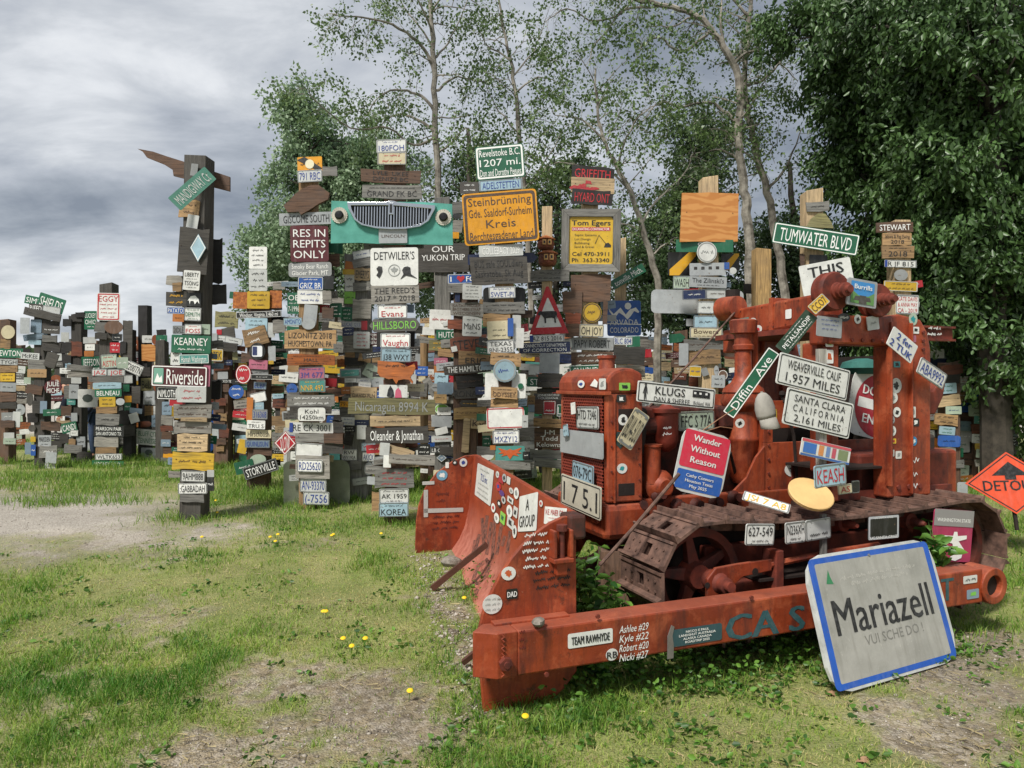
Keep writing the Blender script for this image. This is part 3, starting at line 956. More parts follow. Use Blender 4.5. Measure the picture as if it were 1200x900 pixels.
sb = MB(); sb.flat(rrect(W2*.88, H2*.075, .002, 1, 0, H2*.245), -.0025); sb.build('red_strip', ink(INK['r']), o2)
T(o2, [('Tom Egers', 0, .38, .88, .11, 'k', .03), ('EXCAVATING CONTRACTOR', 0, .245, .84, .055, 'w', .01), ('Septic Systems', -.12, .12, .5, .05, 'k', .0), ('Lot Design', -.19, .035, .36, .05, 'k', 0),
       ('Bulldozing', -.2, -.05, .34, .05, 'k', 0), ('Sand & Gravel', -.15, -.13, .45, .05, 'k', 0), ('Cel 470-3911', 0, -.28, .88, .085, 'k', .02), ('Ph  363-3340', 0, -.41, .88, .085, 'k', .02)], W2, H2)
m = MB(); m.flat([(W2*.3,-H2*.14),(W2*.46,-H2*.14),(W2*.46,-H2*.09),(W2*.4,-H2*.04),(W2*.33,-H2*.06)], -.003); m.tube([(W2*.36,-.0035,-H2*.08),(W2*.18,-.0035,H2*.12),(W2*.1,-.0035,-H2*.06)], .004, 4); m.build('digger_emblem', ink(INK['k']), o2)
# cow sign
o, s = find(p7, desc='cow'); w, h = sz(s)
for c in [c for c in o.children if c.name.startswith('border')]: bpy.data.objects.remove(c)
mb = MB(); P = [(-w/2,-h/2),(w/2,-h/2),(w*.03,h/2),(-w*.03,h/2)]; Q = [(-w*.33,-h*.36),(w*.33,-h*.36),(w*.015,h*.26),(-w*.015,h*.26)]
ring(mb, P, Q, -.0025); mb.build('border', ink(INK['r']), o)
cow = [(-.27,-.02),(-.24,.03),(-.19,.05),(-.16,.035),(-.1,.04),(.12,.04),(.2,.03),(.22,.0),(.22,-.13),(.205,-.13),(.2,-.05),(.18,-.1),(.19,-.21),(.15,-.21),(.14,-.12),(.08,-.1),(-.06,-.11),(-.06,-.21),(-.1,-.21),(-.11,-.11),(-.15,-.06),(-.18,-.03),(-.24,-.05)]
shape(o, 'cow_emblem', [(x*w, z*h - h*.06) for x, z in cow], 'k')
# mountains on the blue sign
o, s = find(p9, desc='peaks'); w, h = sz(s)
mb = MB(); mb.flat([(-.45*w,.28*h),(-.3*w,.12*h),(-.1*w,.3*h),(.05*w,.1*h),(.17*w,.24*h),(.35*w,.3*h),(.45*w,.18*h),(.42*w,.14*h),(.3*w,.2*h),(.2*w,.06*h),(.1*w,-.04*h),(-.02*w,.08*h),(-.15*w,.16*h),(-.28*w,-.0*h),(-.42*w,.18*h)], -.003)
mb.flat([(-.5*w,-.13*h),(.5*w,-.17*h),(.5*w,-.195*h),(-.5*w,-.155*h)], -.003); mb.flat(ellipse(.2*w,.2*h,8,.12*w,.34*h), -.003); mb.build('peaks_emblem', ink(INK['w']), o)
# yellow bars
for d in ('left of the white', 'right of the white'):
    o, s = find(p10, desc=d); w, h = sz(s); shape(o, 'yellow_bar', [(-w*.45,-h*.5),(-w*.1,-h*.5),(w*.5,h*.35),(w*.5,h*.5),(w*.25,h*.5),(-w*.45,-h*.25)], 'y')
o, s = find(p10, desc='house plaque'); w, h = sz(s)
mb = MB()
for k in range(4): mb.flat(rrect(w*.09,h*.22,.002,1,-w*.33+w*.2*k,h*.1), -.0035)
mb.build('cut_hole', ink('26221e'), o)
o, s = find(p10, desc='plywood'); o.data.materials[0] = plywood()
for d in ('panel left', 'panel right'): o, s = find(p2, desc=d); o.data.materials[0] = simple('rusting_panel', 'b9702f', .7, 0, .3, 22, .2, '6d3316')
# diamond and hearts, arrows, oval dish etc.
o, s = find(p1, desc='animal'); w, h = sz(s); shape(o, 'animal_emblem', [(x*w, z*h) for x, z in [(-.4,-.1),(-.2,.25),(.1,.3),(.35,.05),(.4,-.3),(.25,-.1),(.1,-.35),(0,-.1),(-.2,-.1),(-.25,-.35),(-.3,-.05)]], 'w')
o, s = find(p1, text='Riverside'); w, h = sz(s)
shape(o, 'crest', rrect(w*.17,h*.72,.01,2,-w*.36,0), '6fa08c'); shape(o, 'crest', [(-w*.43,-h*.3),(-w*.29,-h*.3),(-w*.3,h*.02),(-w*.34,-h*.1),(-w*.38,h*.12)], 'w', -.006)
for c in [c for c in o.children if c.name.startswith('lettering')]: c.scale = (.78, 1, 1.15); c.location.x = w*.1
o, s = find(p2, desc='porthole'); w, h = sz(s); shape(o, 'flag', rrect(w*.62,h*.62,.02,2), 'dfe2e4', -.0035); shape(o, 'flag', rrect(w*.28,h*.5,.01,2,-w*.14,.02*h), '22305e', -.005)
o, s = find(p4, desc='figures'); w, h = sz(s)
shape(o, 'figure', [(-.06*w,-.5*h),(-.22*w,-.4*h),(-.18*w,.1*h),(-.1*w,.45*h),(0,.1*h),(.04*w,-.4*h)], '1a1d22'); shape(o, 'figure', [(.06*w,-.5*h),(.3*w,-.5*h),(.26*w,.05*h),(.17*w,.3*h),(.08*w,.05*h)], 'c45a74')
o, s = find(p6, desc='eagle'); w, h = sz(s); shape(o, 'eagle_emblem', [(x*w, z*h) for x, z in [(0,.3),(.1,.2),(.4,.38),(.28,.1),(.4,.0),(.2,-.02),(.3,-.2),(.1,-.12),(0,-.4),(-.1,-.12),(-.3,-.2),(-.2,-.02),(-.4,0),(-.28,.1),(-.4,.38),(-.1,.2)]], 'o')
o, s = find(p5b, text='I LOVE'); w, h = sz(s)
for c in list(o.children):
    if c.name.startswith('lettering'): bpy.data.objects.remove(c)
T(o, [('I', -.4, 0, .06, .55, 'w', .02), ('FOLS', .24, 0, .44, .55, 'w', .02)], w, h)
shape(o, 'heart', [(-.13*w,-.34*h),(-.02*w,.05*h),(-.04*w,.3*h),(-.09*w,.32*h),(-.13*w,.18*h),(-.17*w,.32*h),(-.22*w,.3*h),(-.24*w,.05*h)], 'r')
o, s = find(p4, text='DETWILER'); w, h = sz(s)
shape(o, 'state_emblem', [(-.32*w,.02*h),(-.25*w,0),(-.24*w,-.12*h),(-.27*w,-.22*h),(-.31*w,-.3*h),(-.37*w,-.22*h),(-.33*w,-.14*h),(-.37*w,-.05*h)], 'k')
shape(o, 'state_emblem', [(.2*w,-.02*h),(.27*w,.0),(.33*w,-.03*h),(.34*w,-.2*h),(.48*w,-.33*h),(.34*w,-.27*h),(.24*w,-.24*h),(.12*w,-.34*h),(.19*w,-.2*h),(.16*w,-.1*h)], 'k')
mb = MB(); ring(mb, ellipse(.25*w,.32*h,20,0,-.1*h), ellipse(.22*w,.28*h,20,0,-.1*h), -.003); mb.flat([(x*w*.09, z*h*.11-.1*h) for x, z in [(0,1),(.3,.5),(.9,.4),(.5,-.3),(.1,-.4),(0,-1),(-.1,-.4),(-.5,-.3),(-.9,.4),(-.3,.5)]], -.003); mb.build('leaf_emblem', ink(INK['e']), o)
o, s = find(p3, text='RE CK'); w, h = sz(s); shape(o, 'blue_strip', rrect(w*.08,h*.9,.004,1,-w*.455,0), 'b')
o, s = find(p7, text='AZ 815'); w, h = sz(s); shape(o, 'blue_strip', rrect(w*.1,h*.9,.004,1,-w*.44,0), 'b')
o, s = find(p13, text='R JF'); w, h = sz(s); shape(o, 'blue_strip', rrect(w*.08,h*.9,.004,1,-w*.455,0), 'b')
o, s = find(p8, desc='peeling'); w, h = sz(s)
for k in range(9):
    a, b = rngS.uniform(-.45,.1), rngS.uniform(-.25,.25)
    shape(o, 'paint_patch', [(w*(a+.09*math.cos(t)*rngS.uniform(.6,1.4)), h*(b+.13*math.sin(t)*rngS.uniform(.5,1.4))) for t in [i*math.pi/4 for i in range(8)]], 'a5262b', -.002 - k*.0004)
o, s = find(p3, desc='team crest'); w, h = sz(s)
shape(o, 'bar', [(-.5*w,.3*h),(-.2*w,.5*h),(.5*w,-.3*h),(.3*w,-.45*h)], 'k', -.004); shape(o, 'ring', ellipse(w*.36,h*.62,14), 'e0d9b8', -.006)
# teal board: chrome grille, two ornate knobs
o, s = find(p4, desc='chrome car grille'); w, h = sz(s)
o.data.materials.clear(); o.data.materials.append(simple('teal_board_paint', '56a091', .7, 0, .3, 5, .15, '3f8577'))
CHROME = simple('chrome', 'd8dadb', .22, 1.0, .1); DARKM = simple('dark_slot', '17191b', .6)
g0 = empty('car_grille', parent=o)
out = [(-.36,.44),(-.05,.46),(-.02,.49),(.02,.49),(.05,.46),(.36,.40),(.355,.30),(.31,.03),(.24,-.11),(.12,-.175),(0,-.19),(-.12,-.175),(-.24,-.1),(-.3,.03),(-.35,.3)]
inn = [(-.325,.36),(-.05,.375),(-.02,.375),(.02,.375),(.05,.37),(.325,.32),(.32,.26),(.28,.03),(.22,-.07),(.11,-.125),(0,-.135),(-.11,-.125),(-.22,-.07),(-.275,.03),(-.315,.26)]
out = [(x*w, z*h) for x, z in out][::-1]; inn = [(x*w, z*h) for x, z in inn][::-1]
mb = MB(); mb.prism(inn, -.012, -.001); mb.build('grille_back', DARKM, g0)
mb = MB(); n = len(out)
mb.add([(x, -.004, z) for x, z in out] + [(x*.985, -.05, z*.985+.002) for x, z in out] + [(x, -.05, z) for x, z in inn] + [(x, -.01, z) for x, z in inn],
       [(k*n+(i+1)%n, k*n+i, (k+1)*n+i, (k+1)*n+(i+1)%n) for k in range(3) for i in range(n)])
mb.build('grille_surround', CHROME, g0, smooth=True, bevel=.003)
for i in range(-13, 14):
    if i == 0: continue
    x = i*.0225*w; e = 1-(x/(.33*w))**2; zb = -.135*h*max(.12, e)**.75 + (.08*h if abs(i) > 10 else 0); zt = .36*h - .02*h*abs(i)/13
    mb = MB(); mb.box(x-.004*w, x+.004*w, -.035, -.01, zb, zt); mb.build('grille_bar', CHROME, g0)
mb = MB(); mb.box(-.02*w, .02*w, -.055, -.01, .16*h, .44*h); mb.box(-.006*w, .006*w, -.045, -.01, -.13*h, .16*h); mb.build('grille_emblem', CHROME, g0, bevel=.003)
mb = MB(); mb.flat(rrect(.02*w,.2*h,.002,2,0,.3*h), -.0565); mb.build('emblem_inlay', DARKM, g0)
for sx in (-.42, .42):
    mb = MB(); K = 20
    for i in range(K):
        a = 2*math.pi*i/K; mb.cyl((sx*w+.055*w*math.cos(a), 0, .14*h+.055*w*math.sin(a)), (sx*w+.055*w*math.cos(a), -.016, .14*h+.055*w*math.sin(a)), .012*w, n=6)
    mb.cyl((sx*w, 0, .14*h), (sx*w, -.02, .14*h), .052*w, n=20); mb.build('ornate_disc', simple('cream_metal', 'c9c4b4', .5), o)
    mb = MB(); mb.lathe((sx*w, -.02, .14*h), (0,-1,0), [(0,.035*w),(.012,.036*w),(.03,.026*w),(.034,.0)]); mb.build('black_knob', simple('black_knob_paint', '1a1a1a', .3), o, smooth=True)
# wing-shaped plank on the tall post
def poly_sign(post, pts, col, label, dy=0, back=False, name='wooden_board', thick=.03, cat='wooden sign'):
    q = [vp(*p) for p in pts]; cx = sum(a for a, _ in q)/len(q); cy = sum(b for _, b in q)/len(q)
    Y = post.Y - post.w/2 - .035 - dy if not back else post.Y + post.w/2 + .012
    loc2 = [((a-cx)/F*Y, -(b-cy)/F*Y) for a, b in q]
    area = sum(loc2[i][0]*loc2[(i+1)%len(loc2)][1]-loc2[(i+1)%len(loc2)][0]*loc2[i][1] for i in range(len(loc2)))
    if area < 0: loc2 = loc2[::-1]
    mb = MB(); mb.prism(loc2, 0, thick); o = mb.build(name, wood(WOODS[col]) if col in WOODS else paint(PAL[col])); o.matrix_world = base_M(cx, cy, Y)
    return tag(o, label, cat)
view(150, 160, 4.09)
poly_sign(p1, [(45,58),(120,72),(190,96),(300,130),(487,193),(487,262),(385,236),(300,208),(218,188),(214,160),(170,132),(90,100),(70,72)], 'brown', 'brown wing shaped plank across the top of the tall dark post', back=True)
view(300, 160, 4.09)
poly_sign(p3, [(132,330),(165,300),(190,272),(225,248),(262,232),(300,232),(352,270),(345,300),(300,322),(258,350),(215,374),(205,360),(150,362),(140,345)], 'brown', 'slab of brown driftwood above the Giscome South sign', .03, thick=.05)
# faded street name sign seen at an angle on the tall post
def quad_sign(c, p, n, kind, col, text='', tcol='k', label='', border=None, name=None, cat='sign', group=None, **kw):
    "rectangle lying in the plane (p, n), its corners TL TR BR BL seen at those pixels"
    n = Vector(n).normalized(); tl, tr, br, bl = [hit(a, b, p, n) for a, b in c]
    X = ((tr-tl) + (br-bl)).normalized(); Z = X.cross(-n).normalized() if n.dot(EYEP - tl) > 0 else X.cross(n).normalized()
    if n.dot(EYEP - tl) < 0: n = -n
    Z = (n.cross(X)).normalized(); ctr = (tl+tr+br+bl)/4
    w = ((tr-tl).length + (br-bl).length)/2; h = ((tl-bl).length + (tr-br).length)/2
    M = Matrix(((X.x, -n.x, Z.x, ctr.x), (X.y, -n.y, Z.y, ctr.y), (X.z, -n.z, Z.z, ctr.z), (0, 0, 0, 1)))
    o = make_sign(M, w, h, kind, col, text, tcol, border, seed=len(SIGNS)+abs(hash_(label)) % 999, **kw)
    if name: o.name = name
    tag(o, label, cat, group)
    return o, w, h
def hash_(s): return sum(ord(c)*(i+1) for i, c in enumerate(s))
view(150, 160, 4.09)
quad_sign([vp(*q) for q in ((222,287),(395,135),(395,212),(222,362))], PX(228, 212, 7.8), (.62, -.8, 0), 'M', '6fae98', 'MANDIGWAY Ct', 'w', 'faded green street name sign angled across the tall dark post near its top')
view(890, 210, 4.735)
quad_sign([vp(*q) for q in ((78,234),(548,312),(548,424),(78,354))], PX(950, 282, 8.4), (-.1, -1, 0), 'M', 'green', 'TUMWATER BLVD  ', 'w', 'large green Tumwater Blvd street sign with a white chevron end', border=('w', .05, .03))
quad_sign([vp(*q) for q in ((232,490),(515,420),(517,610),(232,650))], PX(968, 320, 8.2), (.1, -1, 0), 'M', 'white', '  THIS|  PU', 'k', 'white panel lettered THIS PU behind the round drum of the bulldozer', margin=.04, bold=.03)
# birdhouses
view(610, 180, 6)
for (cx, cy, w0, h0) in ((178, 632, 130, 92), (190, 736, 140, 105)):
    a, b = vp(cx, cy); Y = p7.Y - .16; w, h = w0/6/F*Y, h0/6/F*Y
    t = empty('birdhouse', PX(a, b, Y)); tag(t, ('upper' if cy < 700 else 'lower') + ' carved reddish brown birdhouse on the pale post above the cow sign', 'birdhouse', 'carved birdhouses')
    m = MB(); m.lathe((0,0,-h/2), (0,0,1), [(0,w*.36),(h*.15,w*.44),(h*.5,w*.47),(h*.8,w*.4)], 8); m.build('house_body', wood(WOODS['redbrown']), t, bevel=.004)
    m = MB(); m.lathe((0,0,h*.28), (0,0,1), [(0,w*.52),(h*.08,w*.5),(h*.3,w*.12),(h*.34,.01)], 8); m.build('roof', wood(WOODS['orange']), t)
    for sx in (-.2, .08):
        m = MB(); m.box(sx*w, sx*w+.2*w, -w*.47, -w*.38, -h*.2, h*.18); f = m.build('window', simple('birdhouse_window', 'c79a5c'), t)
        m = MB(); m.box(sx*w+.05*w, sx*w+.15*w, -w*.475, -w*.45, -h*.1, h*.1); m.build('opening', DARKM, f)
# ---------------------------------------------------------------- the crowd of posts further left
L0 = Post(8, 375, 530, 13.5, .3, ('brown sign post at the left edge of the lawn', 'post at the left edge'), 'brown')
L2 = Post(50, 352, 553, 12.7, .26, ('dark timber sign post topped by two green street signs', 'post topped by green street signs'), 'dark')
L3 = Post(93, 368, 546, 13.6, .28, ('dark stepped sign post with the green Luckey Ohio sign', 'post with the Luckey sign'), 'dark')
L4 = Post(128, 333, 551, 12.9, .32, ('brown sign post with a red and white notice on top', 'post with the red and white notice'), 'dark')
L5 = Post(152, 386, 545, 14, .24, ('dark bare topped sign post left of the plywood sheet', 'dark post left of the plywood'), 'black')
L6 = Post(170, 359, 540, 14.2, .26, ('dark square post carrying a plywood sheet left of the tall post', 'post with the plywood sheet'), 'black')
L7 = Post(262, 392, 545, 12.8, .26, ('brown sign post right behind the tall dark post', 'post behind the tall dark post'), 'brown')
L8 = Post(190, 400, 545, 13.2, .24, ('dark sign post left behind the maroon sign', 'post behind the maroon sign'), 'dark')
table(L0, '''
V 0 320 3.6
0 200 45 250 B brown k 0
5 220 62 278 D cream k 0
0 280 45 318 B tan k 2
-30 318 98 357 M green w 0 NEWTON
-4 362 75 388 P pale k 2 TYGH
-4 390 75 418 B tan k 0
0 422 63 457 M yellow k 0 ~|~
0 462 66 500 M silver k 2 ~
0 505 68 541 B brown k 0
-4 545 70 572 B dark k 0
5 588 60 622 M grey w 0 ~
52 585 86 650 M pale k 4
0 622 62 652 B brown k 0
15 673 60 697 M pale k 0
14 697 66 722 M greengrey k 0 ~
''')
table(L2, '''
V 0 320 3.6
103 98 180 134 A green w 12 SIMP
158 96 274 160 M green w 18 SHIELDS
122 130 180 166 M dark w 5 RIFFD
180 140 254 178 P pale k 8
98 158 256 190 B dark k 12
85 188 124 256 M silver k 1
128 196 176 252 M bluegrey k 2
178 200 250 228 B dark k 6
178 222 252 256 M dark w 3 ~
98 256 200 282 B bluegrey k -8
120 283 173 302 M lightblue k 0
176 262 240 290 B grey k 4
178 290 256 330 B dark k 8
88 336 166 364 M pale k 4 McKEE
118 365 192 405 B grey k 0
190 335 240 400 B dark k 20
115 405 196 440 M tan k 0 ~
100 440 130 466 M greengrey k 0
185 450 262 512 O maroon w 0 JULIE|MICHE
110 472 176 510 B brown k 8
112 505 140 560 D dark k 0
135 540 170 590 B dark k 0
168 540 198 592 M bluegrey k 2
182 574 255 602 M green w -2 ~
115 590 160 630 B black k 0
120 640 150 670 D dark w 0
172 628 254 664 B brown k 5
160 684 216 732 M silver k 0 MARSDEN|~
128 690 150 712 M yellow k 0
130 724 150 770 M blue w 0 ~
166 728 240 778 B grey w 0 ~
192 756 238 802 M silver k 4
105 715 130 765 M bluegrey k 0
190 802 232 826 M pale k 0 ~
''')
table(L3, '''
V 0 320 3.6
290 180 345 205 B dark k 0
318 165 355 186 B black k 0
265 195 300 225 B black k 0
258 250 290 290 M pale k 0
250 292 300 332 B black k 0
356 160 408 238 M green w 0 LUCKEY|OHIO|~
300 290 345 350 B redbrown k 0
350 270 406 297 M pale k 0
358 300 400 326 Q white k 0 ~
354 328 396 352 M orange k 0
345 352 426 400 M green w -2 JEFFSON
262 345 300 380 B black k 0
280 388 390 412 B grey k 3
285 412 390 438 B palegrey k -3
300 440 342 466 M pale k 0
255 440 298 470 B dark k 4
270 475 300 530 B grey k 0
290 470 332 530 M silver k 2 ~
330 490 410 566 M white k 0 ; white panel with a dark landscape photo
282 530 318 556 M teal w 0 ~
258 560 300 600 B brown k 0
258 630 325 672 M green w -12 CANDI
300 590 326 626 M silver k 0
295 662 330 688 P white k 2 ~
250 680 290 720 B dark k 0
288 700 318 752 B tan k 0
322 690 360 735 M silver k 0 ~
270 725 345 760 B grey k 2
325 755 385 800 B dark k 0
''')
table(L4, '''
V 0 320 3.6
410 84 505 200 M white/r r 0 EGGY|~|~|~|~
400 205 445 252 B grey k 12
440 200 518 256 D brown k 0
400 252 450 280 B dark k 4
474 256 516 286 P black w 2 ~
520 200 556 370 B dark k 0
464 293 506 336 M red w 0 ~|~
505 290 530 340 B black k 2
426 343 494 402 P greengrey r -4 ~|AISTIN
494 355 540 402 M greengrey w 0 ~
388 405 450 433 P pale r 0 JAZ
452 405 528 433 P pale r 0 JOE
370 433 522 460 B grey k 0
391 461 512 488 R lightblue k 0 ~
398 490 514 522 M green w 0 BELNEAU
418 523 487 564 M yellow k 0 ~|~
488 528 526 558 D silver k 0
405 563 492 592 B tan k 0
405 594 502 642 B grey k 0 ~
395 644 522 690 M black w 0 PEARSON PAIR|SAN ANTONIO TX
400 692 496 733 B palegrey k 0
404 735 488 761 B tan k 0
402 762 514 788 P white k 0 WLTK653
388 792 522 822 M green w 2 MOONEY PERTY
''')
table(L5, '''
V 0 320 3.6
524 378 602 424 P white k 25 Z200TN
520 430 560 466 P pale k 0
518 470 546 500 M green w 0
525 518 555 545 M gold k 0
524 546 552 580 M green w 0 ~
546 570 600 592 M bluegrey k 6
545 590 585 632 M pale k -18
556 476 592 550 B dark k 0
500 580 545 640 B black k 0
520 640 570 690 B dark k 0
''')
table(L6, '''
V 0 320 3.6
660 238 700 262 B black k 0
600 263 650 294 M white k 0 ~
640 260 668 302 D rust k 0
598 302 660 372 B tan k 0 ; tan plywood sheet
658 262 705 370 M green w 0 ~|~|~
595 398 635 436 B dark k 0
595 443 642 496 M mossy k 0 Bels
604 497 653 554 M silver k 0 ~
612 560 646 600 B tan k 0
648 560 676 592 M white k 0
592 625 640 650 A redbrown k -3
640 600 676 650 M bluegrey k 0 ~|~
574 660 677 726 M white g 5 BLUFF CITY|TENNESSEE
594 737 662 786 M silver k 0 ; grey plate with a dark tree
''')
table(L7, '''
V 235 330 6.43
110 230 278 345 B mossy k 3 ~|~
120 360 160 400 M red w 0 ; small red cross flag plate
160 345 255 430 B dark k -8
115 405 200 455 P pale k 5 ~
180 420 320 470 P pale k 12 ~
75 390 125 508 M silver k 0
130 460 280 525 B dark k 4
280 485 335 525 B redbrown k 5
50 508 168 600 P yellow k 2 J975K
240 530 280 590 M mossy k 0
100 628 215 668 B redbrown k -4
175 590 240 630 M navy w 0 ~
130 680 205 735 M silver k 0
120 735 240 765 M black w 2 TWOCO TE
75 740 160 885 B black k 0
165 770 215 830 B brown k 0
V 150 380 3.91
400 340 450 372 B redbrown k 0
395 375 440 405 B brown k 0
412 408 452 444 B tan k 0 ~
400 448 446 470 B brown k 0
385 470 415 540 M silver k 0
415 478 462 520 B redbrown k 2
400 522 450 552 B brown k -3
402 556 440 582 B tan k 0
''')
table(L8, '''
V 150 380 3.91
150 270 175 330 M dark w 0 ~
155 355 200 415 M bluegrey k 0 ~|~
150 420 205 462 B palegrey k 5
148 462 205 490 B redbrown k -6
155 492 200 530 B brown k 4
150 528 195 560 M bluegrey w 0 ~
160 560 200 592 B brown k 0
160 592 205 612 M gold k 4
150 612 200 650 B grey k 0
''')
o, s = find(L3, desc='landscape'); w, h = sz(s); shape(o, 'photo', ellipse(w*.55,h*.45,8,0,0), '3c4640')
o, s = find(L6, desc='plywood'); o.data.materials[0] = plywood()
o, s = find(L6, desc='dark tree'); w, h = sz(s); shape(o, 'tree_emblem', ellipse(w*.5,h*.5,9,0,h*.1)+[], '3c4640')
# ---------------------------------------------------------------- posts behind, dense with small signs
BK = [ # px, top, base, Y, width, description, short, colour
 (212, 440, 540, 14.5, 'distant post seen past the left side of the tall post', 'brown'), (246, 430, 545, 14.8, 'distant post seen past the right side of the tall post', 'dark'),
 (283, 415, 552, 13.0, 'crowded post just left of the mileage sign post', 'brown'), (331, 402, 556, 12.4, 'crowded post just right of the mileage sign post', 'dark'),
 (345, 372, 550, 12.0, 'crowded post left behind the pale green sheets', 'grey'), (387, 345, 552, 11.4, 'crowded post just right of the pale green sheets', 'brown'),
 (400, 372, 550, 12.6, 'far crowded post between the pale green sheets and the car grille', 'dark'), (441, 395, 552, 11.2, 'crowded post hidden behind the left half of the map board', 'brown'),
 (487, 405, 555, 11.8, 'crowded post just right of the map board', 'dark'), (508, 375, 556, 11.0, 'crowded post below the dark trip board', 'brown'),
 (529, 395, 560, 11.9, 'crowded post left behind the Hamilton board', 'grey'), (567, 372, 556, 11.3, 'crowded post left behind the enamel dinner plate', 'brown'),
 (619, 385, 566, 10.6, 'crowded post just right of the enamel dinner plate', 'dark'), (632, 395, 560, 12.0, 'crowded post behind the cow warning sign', 'brown'),
 (664, 380, 560, 10.8, 'crowded post just right of the cow warning sign', 'dark'), (716, 400, 540, 11.6, 'crowded post behind the neck of the radiator', 'brown'),
 (752, 395, 500, 12.2, 'crowded post just right of the Arvada sign', 'dark'), (774, 392, 490, 13.2, 'slim far post left of the plywood square post', 'grey'),
 (797, 388, 500, 11.6, 'crowded post below the wide grey metal sheet', 'brown'), (862, 380, 500, 11.6, 'crowded post behind the left jack tube of the machine', 'dark'),
 (908, 398, 500, 11.2, 'crowded post seen through the open left side of the cab', 'brown'), (930, 392, 500, 12.4, 'far crowded post seen through the middle of the cab', 'dark'),
 (955, 400, 510, 11.0, 'crowded post hidden behind the white mileage signs', 'brown'), (1092, 395, 560, 10.6, 'crowded post just right of the machine column', 'dark'),
 (1112, 425, 575, 9.8, 'dim post under the trees beside the red drum', 'brown'), (1128, 438, 580, 10.4, 'dim post under the trees behind the orange detour sign', 'dark'),
 (1152, 452, 578, 10.2, 'dim post under the trees right of the two grey sheets', 'brown'), (1180, 455, 572, 10.8, 'dim post at the right edge under the trees', 'dark'),
 (24, 405, 536, 16.5, 'far post just right of the post at the left edge', 'brown'), (82, 398, 540, 17.0, 'farthest post glimpsed under the Luckey sign', 'dark'), (160, 395, 541, 16.2, 'far post glimpsed under the plywood sheet', 'brown'), (182, 405, 541, 16.8, 'far post just left of the maroon sign', 'dark'), (100, 396, 541, 16.6, 'far post behind the bending person', 'dark'),
 (70, 402, 540, 15.2, 'far post between the two leftmost crowded posts', 'dark'), (112, 400, 540, 15.0, 'far post left of the red and white notice', 'brown'), (140, 412, 542, 15.4, 'far post right of the red and white notice', 'dark'),
]
rb = random.Random(99)
for (px, top, base, Y, d, c) in BK:
    P = Post(px, top, base, Y, .2, (d, d.replace('crowded ', '').replace('distant ', '').replace('dim ', '')), c)
    y = top + 3; VIEW[:] = [0, 0, 1]; dim = px > 1080
    while y < base - 12:
        k = rb.random(); hh = rb.uniform(7, 13)*11/Y; ww = rb.uniform(17, 36)*11/Y; cx = px + rb.uniform(-7, 7)
        tx = rb.choice(['~', '~|~', '~|~', '~', '~|~|~', ''])
        if k < .42: put(P, cx-ww/2, y, cx+ww/2, y+hh, 'B', rb.choice(['grey','grey','dark','brown','tan','pale','redbrown','palegrey','dark','black','orange']), tx if rb.random() < .75 else '', rb.choice('kkwn'), rb.uniform(-6, 6))
        elif k < .68: ww *= .85; hh = ww*.5; put(P, cx-ww/2, y, cx+ww/2, y+hh, 'P', rb.choice(['white','pale','cream','lightblue','pale','white','yellow','greengrey']), rb.choice(['~','~|~']), rb.choice('kkbrg'), rb.uniform(-5, 5), plain=True)
        elif k < .93: put(P, cx-ww/2, y, cx+ww/2, y+hh, rb.choice('MMMRA'), rb.choice(['green','green','white','silver','blue','navy','red','orange','yellow','black','teal','maroon','pale','bluegrey','green']), tx, rb.choice('wwk'), rb.uniform(-7, 7))
        else: hh = rb.uniform(13, 17); put(P, cx-hh/2, y, cx+hh/2, y+hh, 'D', rb.choice(['silver','red','yellow','white','rust','blue']), '~', rb.choice('kw'), 0)
        if rb.random() < .35:
            w2 = rb.uniform(9, 15)*11/Y; sx = rb.choice((-1, 1))*(ww/2 + w2*.2); col2 = rb.choice(['grey','brown','silver','pale','green','dark','tan'])
            put(P, cx+sx-w2/2, y+1, cx+sx+w2/2, y+1+rb.uniform(8,16), 'B' if col2 in ('grey','brown','dark','tan') else 'M', col2, '', 'k', rb.uniform(-8, 8), back=True)
        y += hh + rb.uniform(-.5, 1.6)
# thin plates and board ends that peep out from behind the foreground stacks
for P, y0, y1 in ((p1,400,560),(p2,330,540),(p3,330,560),(p4,330,570),(p4b,320,560),(p5,330,560),(p5b,350,560),(p6,340,560),(p7,330,550),(p8,330,470),(p10,330,440),(p13,330,400)):
    VIEW[:] = [0, 0, 1]; y = y0
    while y < y1:
        sd = rb.choice((-1, 1)); hh = rb.uniform(5, 10); ww = rb.uniform(16, 30); cx = P.px + sd*(P.w/2/P.Y*F + rb.uniform(2, 14)); c2 = rb.choice(['white','pale','green','silver','grey','brown','tan','dark','navy','red','cream','palegrey','bluegrey','black'])
        put(P, cx-ww/2, y, cx+ww/2, y+hh, 'B' if c2 in ('grey','brown','tan','dark','palegrey') else rb.choice('PMM'), c2, rb.choice(['~','~','~|~','']), 'w' if c2 in ('green','navy','red','black','dark') else 'k', rb.uniform(-9, 9), back=True, plain=True)
        y += hh + rb.uniform(2, 9)
